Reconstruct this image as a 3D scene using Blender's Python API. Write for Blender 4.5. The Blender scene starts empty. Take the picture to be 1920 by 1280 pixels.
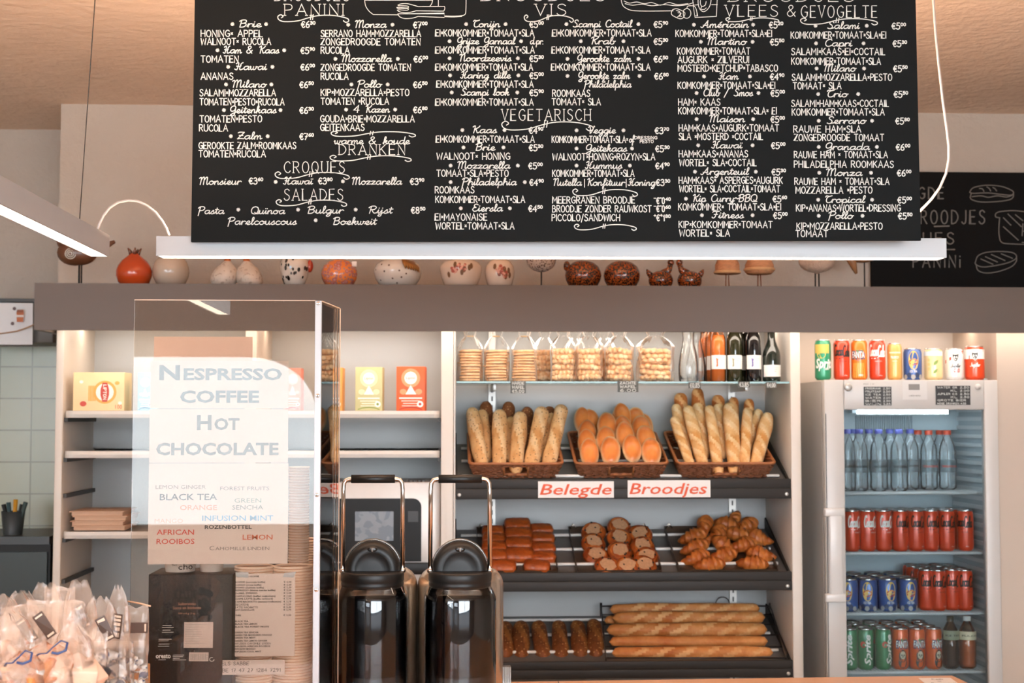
import bpy, bmesh, math, random
from mathutils import Vector, Matrix, Quaternion
C = bpy.context.scene.collection
S = bpy.context.scene
rnd = random.Random(7)
PI = math.pi

# ------------------------------------------------------------------ camera, world, exposure
F = 2667.0                                   # focal length in pixels of the 1920 wide frame (50 mm lens)
YAW, PITCH, EYE = math.radians(2.75), math.radians(3.1), 1.62
cd = bpy.data.cameras.new('camera'); cam = bpy.data.objects.new('camera', cd); C.objects.link(cam)
cd.lens = 50.0; cd.sensor_width = 36.0; cd.clip_start = 0.05
cam.location = (0, 0, EYE); cam.rotation_euler = (PI/2 + PITCH, 0, -YAW)
cd.dof.use_dof = True; cd.dof.focus_distance = 3.15; cd.dof.aperture_fstop = 7.0
S.camera = cam
w = bpy.data.worlds.new('daylight'); S.world = w; w.use_nodes = True
bg = w.node_tree.nodes['Background']
bg.inputs[0].default_value = (0.86, 0.93, 1.0, 1); bg.inputs[1].default_value = 12.0
S.view_settings.view_transform = 'Standard'; S.view_settings.look = 'None'
S.view_settings.gamma = 1.0; S.view_settings.exposure = 0.5
S.cycles.transparent_max_bounces = 32; S.cycles.max_bounces = 10; S.cycles.diffuse_bounces = 5
S.cycles.caustics_reflective = False; S.cycles.caustics_refractive = False
S.cycles.sample_clamp_indirect = 6.0
sun = bpy.data.lights.new('sun', 'SUN'); sun.energy = 6.0; sun.angle = .01; sun.color = (.95, .98, 1.0)   # added to brighten the facade mirrored in the acrylic pane
so = bpy.data.objects.new('sun', sun); C.objects.link(so); so.rotation_euler = (math.radians(-42), 0, math.radians(12)); so.location = (0, 3, 8)
LAMP_WARM = 11.0     # strength of the bar lamps, underside
LAMP_UP = 260.0       # their indirect light to the ceiling
LED_WARM = 6.5      # strip light under the overhead shelf
LED_COLD = 16.0       # strip light in the fridge

# pixel of the photograph (1920x1280) -> point of the plane y = Y
_R = Matrix.Rotation(-YAW, 3, 'Z') @ Matrix.Rotation(PITCH, 3, 'X')
def ray(px, py): return _R @ Vector(((px-960)/F, 1.0, -(py-640)/F))
def at(px, py, Y):
    d = ray(px, py); return Vector((0, 0, EYE)) + d*(Y/d.y)
def atz(px, py, z):
    d = ray(px, py); return Vector((0, 0, EYE)) + d*((z-EYE)/d.z)
def on(px, py, o, n):
    d = ray(px, py); e = Vector((0, 0, EYE)); return e + d*((o-e).dot(n)/d.dot(n))
def rect(x0, y0, x1, y1, Y):                  # -> x0, x1, z0 (bottom), z1 (top)
    my, mx = (y0+y1)/2, (x0+x1)/2
    return at(x0, my, Y).x, at(x1, my, Y).x, at(mx, y1, Y).z, at(mx, y0, Y).z

# ------------------------------------------------------------------ materials
def hexc(h):
    h = h.lstrip('#'); o = []
    for i in (0, 2, 4):
        v = int(h[i:i+2], 16)/255; o.append(v/12.92 if v <= .04045 else ((v+.055)/1.055)**2.4)
    return (*o, 1)
MATS = {}
def M(name, col, rough=.5, metal=0., var=.06, scale=25., bump=0., bscale=None, spec=.5, coat=0., emit=0., ecol=None, stretch=(1,1,1), trans=0.):
    if name in MATS: return MATS[name]
    m = bpy.data.materials.new(name); m.use_nodes = True; nt = m.node_tree; N = nt.nodes; L = nt.links
    b = N['Principled BSDF']; c = hexc(col) if isinstance(col, str) else col
    tc = N.new('ShaderNodeTexCoord'); mp = N.new('ShaderNodeMapping'); mp.inputs['Scale'].default_value = stretch
    L.new(tc.outputs['Object'], mp.inputs[0])
    no = N.new('ShaderNodeTexNoise'); no.inputs['Scale'].default_value = scale; no.inputs['Detail'].default_value = 5
    L.new(mp.outputs[0], no.inputs['Vector'])
    mx = N.new('ShaderNodeMix'); mx.data_type = 'RGBA'
    mx.inputs['A'].default_value = tuple(max(0, v*(1-var)) for v in c[:3])+(1,)
    mx.inputs['B'].default_value = tuple(min(1, v*(1+var)) for v in c[:3])+(1,)
    L.new(no.outputs['Fac'], mx.inputs['Factor']); L.new(mx.outputs['Result'], b.inputs['Base Color'])
    b.inputs['Roughness'].default_value = rough; b.inputs['Metallic'].default_value = metal
    b.inputs['Specular IOR Level'].default_value = spec; b.inputs['Coat Weight'].default_value = coat
    if trans: b.inputs['Transmission Weight'].default_value = trans
    if emit:
        b.inputs['Emission Strength'].default_value = emit
        b.inputs['Emission Color'].default_value = hexc(ecol or col)
    if bump:
        n2 = N.new('ShaderNodeTexNoise'); n2.inputs['Scale'].default_value = bscale or scale*4; n2.inputs['Detail'].default_value = 4
        L.new(mp.outputs[0], n2.inputs['Vector'])
        bp = N.new('ShaderNodeBump'); bp.inputs['Strength'].default_value = bump; bp.inputs['Distance'].default_value = .01
        L.new(n2.outputs['Fac'], bp.inputs['Height']); L.new(bp.outputs[0], b.inputs['Normal'])
    MATS[name] = m; return m
def spotted(name, col, spot, thr=.62, scale=160., rough=.6, bump=.25, var=.25, vscale=14., kind='noise', coat=0., stretch=(1,1,1)):
    """base colour with crisp specks of a second colour"""
    if name in MATS: return MATS[name]
    m = M(name, col, rough, var=var, scale=vscale, bump=bump, bscale=60, coat=coat); nt = m.node_tree; N = nt.nodes; L = nt.links
    b = N['Principled BSDF']; src = b.inputs['Base Color'].links[0].from_socket
    tc = N.new('ShaderNodeTexCoord'); mp = N.new('ShaderNodeMapping'); mp.inputs['Scale'].default_value = stretch
    L.new(tc.outputs['Object'], mp.inputs[0])
    if kind == 'noise':
        t = N.new('ShaderNodeTexNoise'); t.inputs['Scale'].default_value = scale; t.inputs['Detail'].default_value = 1; out = t.outputs['Fac']
    else:
        t = N.new('ShaderNodeTexVoronoi'); t.inputs['Scale'].default_value = scale; out = t.outputs['Distance']
    L.new(mp.outputs[0], t.inputs['Vector'])
    r = N.new('ShaderNodeValToRGB'); e = r.color_ramp.elements
    if kind == 'noise': e[0].position = thr; e[1].position = thr+.04; e[0].color = (0,0,0,1); e[1].color = (1,1,1,1)
    else: e[0].position = thr; e[1].position = thr+.05; e[0].color = (1,1,1,1); e[1].color = (0,0,0,1)
    L.new(out, r.inputs[0])
    mx = N.new('ShaderNodeMix'); mx.data_type = 'RGBA'; mx.inputs['B'].default_value = hexc(spot)
    L.new(r.outputs[0], mx.inputs['Factor']); L.new(src, mx.inputs['A']); L.new(mx.outputs['Result'], b.inputs['Base Color'])
    return m
def crusty(name, lo, hi, rough=.55, scale=9., bump=.35, seeds=None, spec=.3):
    """baked crust: browned and pale areas, fine cracks, optional seeds"""
    if name in MATS: return MATS[name]
    m = M(name, lo, rough, var=0, scale=30, bump=bump, bscale=70, spec=spec); nt = m.node_tree; N = nt.nodes; L = nt.links
    b = N['Principled BSDF']; tc = N.new('ShaderNodeTexCoord')
    n = N.new('ShaderNodeTexNoise'); n.inputs['Scale'].default_value = scale; n.inputs['Detail'].default_value = 6; n.inputs['Roughness'].default_value = .6
    L.new(tc.outputs['Object'], n.inputs['Vector'])
    r = N.new('ShaderNodeValToRGB'); e = r.color_ramp.elements
    e[0].position = .36; e[1].position = .66; e[0].color = hexc(lo); e[1].color = hexc(hi); L.new(n.outputs['Fac'], r.inputs[0])
    out = r.outputs[0]
    if seeds:
        v = N.new('ShaderNodeTexVoronoi'); v.inputs['Scale'].default_value = 110; L.new(tc.outputs['Object'], v.inputs['Vector'])
        gt = N.new('ShaderNodeValToRGB'); g = gt.color_ramp.elements; g[0].position = .2; g[1].position = .3
        g[0].color = (1,1,1,1); g[1].color = (0,0,0,1); L.new(v.outputs['Distance'], gt.inputs[0])
        sp = N.new('ShaderNodeSeparateColor'); L.new(v.outputs['Color'], sp.inputs[0])
        th = N.new('ShaderNodeMath'); th.operation = 'GREATER_THAN'; th.inputs[1].default_value = .45; L.new(sp.outputs[0], th.inputs[0])
        mu = N.new('ShaderNodeMath'); mu.operation = 'MULTIPLY'; L.new(gt.outputs[0], mu.inputs[0]); L.new(th.outputs[0], mu.inputs[1])
        mx = N.new('ShaderNodeMix'); mx.data_type = 'RGBA'; mx.inputs['B'].default_value = hexc(seeds)
        L.new(mu.outputs[0], mx.inputs['Factor']); L.new(out, mx.inputs['A']); out = mx.outputs['Result']
    L.new(out, b.inputs['Base Color']); return m
def clear(name, tint='#ffffff', ior=1.5, rough=.02, haze=0., boost=0., hcol='#ffffff', wrinkle=0.):
    """thin clear or tinted sheet: see-through, mirror-like by Fresnel, optional milky haze"""
    if name in MATS: return MATS[name]
    m = bpy.data.materials.new(name); m.use_nodes = True; nt = m.node_tree; N = nt.nodes; L = nt.links
    N.remove(N['Principled BSDF']); out = N['Material Output']
    t = N.new('ShaderNodeBsdfTransparent'); t.inputs[0].default_value = hexc(tint)
    g = N.new('ShaderNodeBsdfGlossy'); g.inputs['Roughness'].default_value = rough; g.inputs[0].default_value = (1,1,1,1)
    f = N.new('ShaderNodeFresnel'); f.inputs[0].default_value = ior
    if wrinkle:
        tc = N.new('ShaderNodeTexCoord'); n2 = N.new('ShaderNodeTexNoise'); n2.inputs['Scale'].default_value = 30; n2.inputs['Detail'].default_value = 2
        L.new(tc.outputs['Object'], n2.inputs['Vector']); bp = N.new('ShaderNodeBump'); bp.inputs['Strength'].default_value = wrinkle; bp.inputs['Distance'].default_value = .02
        L.new(n2.outputs['Fac'], bp.inputs['Height']); L.new(bp.outputs[0], g.inputs['Normal'])
    mx = N.new('ShaderNodeMixShader')
    ad = N.new('ShaderNodeMath'); ad.operation = 'ADD'; ad.use_clamp = True; ad.inputs[1].default_value = boost
    L.new(f.outputs[0], ad.inputs[0]); L.new(ad.outputs[0], mx.inputs[0]); L.new(g.outputs[0], mx.inputs[2])
    if haze:
        d = N.new('ShaderNodeBsdfDiffuse'); d.inputs[0].default_value = hexc(hcol)
        m2 = N.new('ShaderNodeMixShader'); m2.inputs[0].default_value = haze
        L.new(t.outputs[0], m2.inputs[1]); L.new(d.outputs[0], m2.inputs[2]); L.new(m2.outputs[0], mx.inputs[1])
    else: L.new(t.outputs[0], mx.inputs[1])
    L.new(mx.outputs[0], out.inputs[0]); MATS[name] = m; return m
def glow(name, col, strength):
    if name in MATS: return MATS[name]
    return M(name, col, .4, emit=strength, ecol=col, var=.01)

# ------------------------------------------------------------------ mesh building
class MB:
    def __init__(s): s.v = []; s.f = []; s.mi = []; s.sm = []
    def add(s, v, f, mi=0, sm=False, X=None):
        k = len(s.v)
        s.v += [tuple(X @ Vector(p)) for p in v] if X else [tuple(p) for p in v]
        for q in f: s.f.append([i+k for i in q]); s.mi.append(mi); s.sm.append(sm)
        return s
    def box(s, x0, x1, y0, y1, z0, z1, bev=0., mi=0, X=None, seg=2):
        if bev <= 0:
            v = [(x0,y0,z0),(x1,y0,z0),(x1,y1,z0),(x0,y1,z0),(x0,y0,z1),(x1,y0,z1),(x1,y1,z1),(x0,y1,z1)]
            return s.add(v, [(0,3,2,1),(4,5,6,7),(0,1,5,4),(1,2,6,5),(2,3,7,6),(3,0,4,7)], mi, False, X)
        bm = bmesh.new(); bmesh.ops.create_cube(bm, size=1)
        for p in bm.verts: p.co = Vector((x0+(p.co.x+.5)*(x1-x0), y0+(p.co.y+.5)*(y1-y0), z0+(p.co.z+.5)*(z1-z0)))
        bmesh.ops.bevel(bm, geom=bm.edges[:], offset=bev, segments=seg, affect='EDGES', profile=.5)
        s.bm(bm, mi, True, X); return s
    def bm(s, bm, mi=0, sm=True, X=None):
        bm.verts.index_update(); s.add([p.co for p in bm.verts], [[q.index for q in f.verts] for f in bm.faces], mi, sm, X); bm.free()
    def lathe(s, prof, seg=24, mi=0, X=None, sm=True, caps=True, wob=None):
        v = []; f = []; n = len(prof)
        for i, (r, z) in enumerate(prof):
            for k in range(seg):
                a = 2*PI*k/seg; q = r*(wob(a, z) if wob else 1); v.append((q*math.cos(a), q*math.sin(a), z))
        for i in range(n-1):
            for k in range(seg):
                k2 = (k+1) % seg; f.append((i*seg+k, i*seg+k2, (i+1)*seg+k2, (i+1)*seg+k))
        s.add(v, f, mi, sm, X)
        if caps:
            if prof[0][0] > 1e-5: s.add(v[:seg], [tuple(reversed(range(seg)))], mi, False, X)
            if prof[-1][0] > 1e-5: s.add(v[-seg:], [tuple(range(seg))], mi, False, X)
        return s
    def tube(s, pts, r, seg=8, mi=0, X=None, closed=False, caps=True, squash=1.):
        pts = [Vector(p) for p in pts]; n = len(pts); v = []; f = []; up = None
        rs = r if isinstance(r, (list, tuple)) else [r]*n
        for i, p in enumerate(pts):
            if closed: d = pts[(i+1) % n]-pts[i-1]
            else: d = pts[min(i+1, n-1)]-pts[max(i-1, 0)]
            d.normalize()
            if up is None: up = Vector((0,0,1)) if abs(d.z) < .9 else Vector((1,0,0))
            a = d.cross(up)
            if a.length < 1e-6: a = d.orthogonal()
            a.normalize(); b = a.cross(d); up = b
            for k in range(seg):
                t = 2*PI*k/seg; v.append(p+(a*math.cos(t)+b*math.sin(t)*squash)*rs[i])
        m = n if closed else n-1
        for i in range(m):
            for k in range(seg):
                k2 = (k+1) % seg; j = (i+1) % n; f.append((i*seg+k, i*seg+k2, j*seg+k2, j*seg+k))
        if caps and not closed: f += [tuple(reversed(range(seg))), tuple(range((n-1)*seg, n*seg))]
        return s.add(v, f, mi, True, X)
    def ball(s, c, rx, ry=None, rz=None, seg=16, ring=10, mi=0, X=None, fn=None):
        ry = ry or rx; rz = rz or rx; v = [(c[0],c[1],c[2]-rz)]; f = []
        if fn: v[0] = tuple(Vector(c)+Vector((0,0,-rz))*fn(0,-PI/2))
        for i in range(1, ring):
            t = -PI/2+PI*i/ring
            for k in range(seg):
                a = 2*PI*k/seg; q = fn(a, t) if fn else 1
                v.append((c[0]+rx*q*math.cos(t)*math.cos(a), c[1]+ry*q*math.cos(t)*math.sin(a), c[2]+rz*q*math.sin(t)))
        v.append((c[0],c[1],c[2]+rz*(fn(0,PI/2) if fn else 1))); e = len(v)-1
        for k in range(seg):
            k2 = (k+1) % seg; f.append((0, 1+k2, 1+k)); f.append((e, 1+(ring-2)*seg+k, 1+(ring-2)*seg+k2))
            for i in range(ring-2): f.append((1+i*seg+k, 1+i*seg+k2, 1+(i+1)*seg+k2, 1+(i+1)*seg+k))
        return s.add(v, f, mi, True, X)
    def grid(s, fn, nu, nv, mi=0, X=None, sm=True):
        v = [fn(i/nu, j/nv) for j in range(nv+1) for i in range(nu+1)]
        return s.add(v, [(j*(nu+1)+i, j*(nu+1)+i+1, (j+1)*(nu+1)+i+1, (j+1)*(nu+1)+i) for j in range(nv) for i in range(nu)], mi, sm, X)
    def prism(s, poly, y0, y1, mi=0, X=None):   # polygon in x,z pushed along y
        n = len(poly); v = [(x, y0, z) for x, z in poly]+[(x, y1, z) for x, z in poly]
        return s.add(v, [tuple(range(n)), tuple(reversed(range(n, 2*n)))]+[(i, n+i, n+(i+1) % n, (i+1) % n) for i in range(n)], mi, False, X)
    def mesh(s, name, mats):
        me = bpy.data.meshes.new(name); me.from_pydata(s.v, [], s.f)
        for m in (mats if isinstance(mats, (list, tuple)) else [mats]): me.materials.append(m)
        me.polygons.foreach_set('material_index', s.mi); me.polygons.foreach_set('use_smooth', s.sm); me.update()
        return me
def nrm(me):
    bm = bmesh.new(); bm.from_mesh(me); bmesh.ops.recalc_face_normals(bm, faces=bm.faces[:]); bm.to_mesh(me); bm.free(); return me
def part(mb, name, mats, parent, loc=(0,0,0), rot=(0,0,0), label=None):
    me = mb if isinstance(mb, bpy.types.Mesh) else nrm(mb.mesh(name, mats))
    o = bpy.data.objects.new(name, me); C.objects.link(o); o.location = loc; o.rotation_euler = rot
    if parent: o.parent = parent
    if label: o['label'] = label
    return o
def tag(o, label, cat, group=None, kind=None):
    o['label'] = label; o['category'] = cat
    if group: o['group'] = group
    if kind: o['kind'] = kind
    return o
def thing(name, label, cat, loc=(0,0,0), rot=(0,0,0), group=None):
    o = bpy.data.objects.new(name, None); C.objects.link(o); o.location = loc; o.rotation_euler = rot; o.empty_display_size = .05
    return tag(o, label, cat, group)
def solo(mb, name, mats, label, cat, loc=(0,0,0), rot=(0,0,0), group=None):
    return tag(part(mb, name, mats, None, loc, rot), label, cat, group)
def struct(mb, name, mats, parent=None):
    o = part(mb, name, mats, parent)
    if not parent: o['kind'] = 'structure'
    return o
def kids(o): return [c for c in bpy.data.objects if c.parent == o]
def clone(root, loc, label=None, group=None, rot=None, scale=None):
    def cp(o, par):
        c = o.copy(); C.objects.link(c); c.parent = par
        for ch in KID.setdefault(o.name, kids(o)): cp(ch, c)
        return c
    r = cp(root, None); r.location = loc
    if rot is not None: r.rotation_euler = rot
    if scale is not None: r.scale = scale
    if label: r['label'] = label
    if group: r['group'] = group
    return r
KID = {}
def along(p0, p1):                                # rotation that takes +Z to p1-p0
    return (Vector(p1)-Vector(p0)).to_track_quat('Z', 'Y').to_euler()

# ------------------------------------------------------------------ lettering: one-line hand lettering and printed type
def _cr(p, n=4):
    o = []
    for i in range(len(p)-1):
        a, b, c, d = p[max(i-1, 0)], p[i], p[i+1], p[min(i+2, len(p)-1)]
        for k in range(n):
            t = k/n; t2 = t*t; t3 = t2*t
            o.append(tuple(.5*(2*b[j]+(c[j]-a[j])*t+(2*a[j]-5*b[j]+4*c[j]-d[j])*t2+(3*b[j]-a[j]-3*c[j]+d[j])*t3) for j in (0, 1)))
    return o+[p[-1]]
def strokes(txt, n=4):
    o = []
    for st in txt.split(';'):
        sm = st.startswith('~'); p = [tuple(float(q) for q in t.split(',')) for t in st.strip('~').split()]
        o.append(_cr(p, n) if sm and len(p) > 2 else p)
    return o
BLK = {
'A':(7,'0,0 3.5,10 7,0;1.2,3.5 5.8,3.5'),'B':(5.8,'0,0 0,10;~0,10 3.6,9.7 4.6,7.6 3.2,5.6 0,5.3;~0,5.3 4.2,5 5.6,2.7 4,.4 0,0'),
'C':(6.2,'~6,8.4 4.4,9.9 2,9.2 .3,6.5 .3,3.4 2,.8 4.4,.1 6.2,1.8'),'D':(6.2,'0,0 0,10;~0,10 3.5,9.4 6,6.5 6,3.5 3.5,.6 0,0'),
'E':(5.2,'5,10 0,10 0,0 5.2,0;0,5.2 4.4,5.2'),'F':(5,'5,10 0,10 0,0;0,5.2 4.2,5.2'),
'G':(6.4,'~6,8.4 4.4,9.9 2,9.2 .3,6.5 .3,3.4 2,.8 4.4,.1 6.2,1.6;6.2,1.4 6.3,4.6 3.9,4.6'),'H':(6,'0,0 0,10;6,0 6,10;0,5 6,5'),
'I':(.6,'.3,0 .3,10'),'J':(4.2,'~4,10 4,3 3.2,.6 1.6,0 0,1.4'),'K':(5.8,'0,0 0,10;5.4,10 0,4.4;1.5,5.8 5.8,0'),'L':(4.8,'0,10 0,0 4.8,0'),
'M':(7.6,'0,0 .6,10 3.8,3.6 7,10 7.6,0'),'N':(6,'0,0 0,10 6,0 6,10'),'O':(6.4,'~3.2,10 1,8.7 0,5 1,1.3 3.2,0 5.4,1.3 6.4,5 5.4,8.7 3.2,10'),
'P':(5.2,'0,0 0,10;~0,10 4,9.6 5.2,7.4 4,5.1 0,4.6'),'Q':(6.8,'~3.2,10 1,8.7 0,5 1,1.3 3.2,0 5.4,1.3 6.4,5 5.4,8.7 3.2,10;3.8,2.8 6.9,-.6'),
'R':(5.8,'0,0 0,10;~0,10 4,9.6 5.2,7.6 4,5.4 0,5;2.2,5 5.8,0'),'S':(5.4,'~5.2,8.6 3.4,10 1,9.2 .7,7 2.6,5.4 4.8,4 5.2,1.8 3.2,0 1,.4 0,1.7'),
'T':(6.2,'0,10 6.2,10;3.1,10 3.1,0'),'U':(6,'~0,10 0,3 1.2,.5 3,0 4.8,.5 6,3 6,10'),'V':(6.2,'0,10 3.1,0 6.2,10'),'W':(8.6,'0,10 2.1,0 4.3,8 6.5,0 8.6,10'),
'X':(6,'0,0 6,10;0,10 6,0'),'Y':(6,'0,10 3,5 6,10;3,5 3,0'),'Z':(6,'0,10 6,10 0,0 6,0'),
'0':(5.4,'~2.7,10 .8,8.6 .2,5 .8,1.4 2.7,0 4.6,1.4 5.2,5 4.6,8.6 2.7,10'),'1':(2.6,'0,7.4 2,10 2,0'),'2':(5,'~.3,7.8 1.6,9.8 3.6,9.6 4.6,7.6 3.4,4.6 .1,0;.1,0 5,0'),
'3':(4.8,'~.3,8.8 2,10 4,9.2 4,6.6 1.8,5.4;~1.8,5.4 4.4,4.8 4.8,2 3.2,0 1,.1 0,1.4'),'4':(5.2,'3.8,0 3.8,10 0,3.2 5.2,3.2'),
'5':(5,'4.6,10 1,10 .6,5.6;~.6,5.6 2.8,6.2 4.8,4.6 4.8,2 3,0 1,.1 0,1.2'),'6':(5,'~4.2,10 1.6,7.6 .3,4 .8,1 2.6,0 4.6,1.2 4.8,3.6 3.2,5.4 1.4,4.8 .4,3.2'),
'7':(4.8,'0,10 4.8,10 1.4,0;1.4,5 4.2,5'),'8':(5,'~2.5,5.3 .8,6.6 .8,8.8 2.5,10 4.2,8.8 4.2,6.6 2.5,5.3 .4,3.6 .4,1.3 2.5,0 4.6,1.3 4.6,3.6 2.5,5.3'),
'9':(5,'~4.6,7 3,5 1,5.6 .4,7.8 1.4,9.7 3.4,9.8 4.6,8 4.6,5 3.6,1.6 2,0'),
'x':(2.4,'0,3.6 2.4,6.4;2.4,3.6 0,6.4'),'€':(5.4,'~5.2,8.6 3.6,9.8 1.8,8.8 1,5 1.8,1 3.6,.1 5.2,1.3;0,5.9 4.2,5.9;0,4.1 4,4.1'),
'/':(3.6,'0,-2 3.6,10.4'),'|':(.8,'.4,-3 .4,10.5'),'-':(3,'0,9.4 3,9.4'),'+':(3,'0,9 3,9;1.5,7.4 1.5,10.6'),'.':(.8,'.3,0 .5,.4'),',':(.8,'.5,.4 .2,-1.4'),
'&':(6,'~5.6,0 1.6,6.6 1.2,8.8 2.6,10 4,8.8 3.4,6.8 .6,4 .2,1.8 1.6,.1 3.6,.8 5.6,4.2'),'(':(2,'~2,11 .4,7.6 .4,2.4 2,-1'),')':(2,'~0,11 1.6,7.6 1.6,2.4 0,-1'),
'i':(.6,'.3,0 .3,6.6;.3,9 .3,9.5'),' ':(3.4,''),'!':(.8,'.4,10 .4,3;.4,.3 .4,0'),'é':(4.6,'~0,1 2.4,2.2 3.6,3.8 2.6,5 1.2,4 .8,1.8 2,.1 3.6,.4 4.6,1.4;2.4,6.4 3.8,8')}
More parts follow.
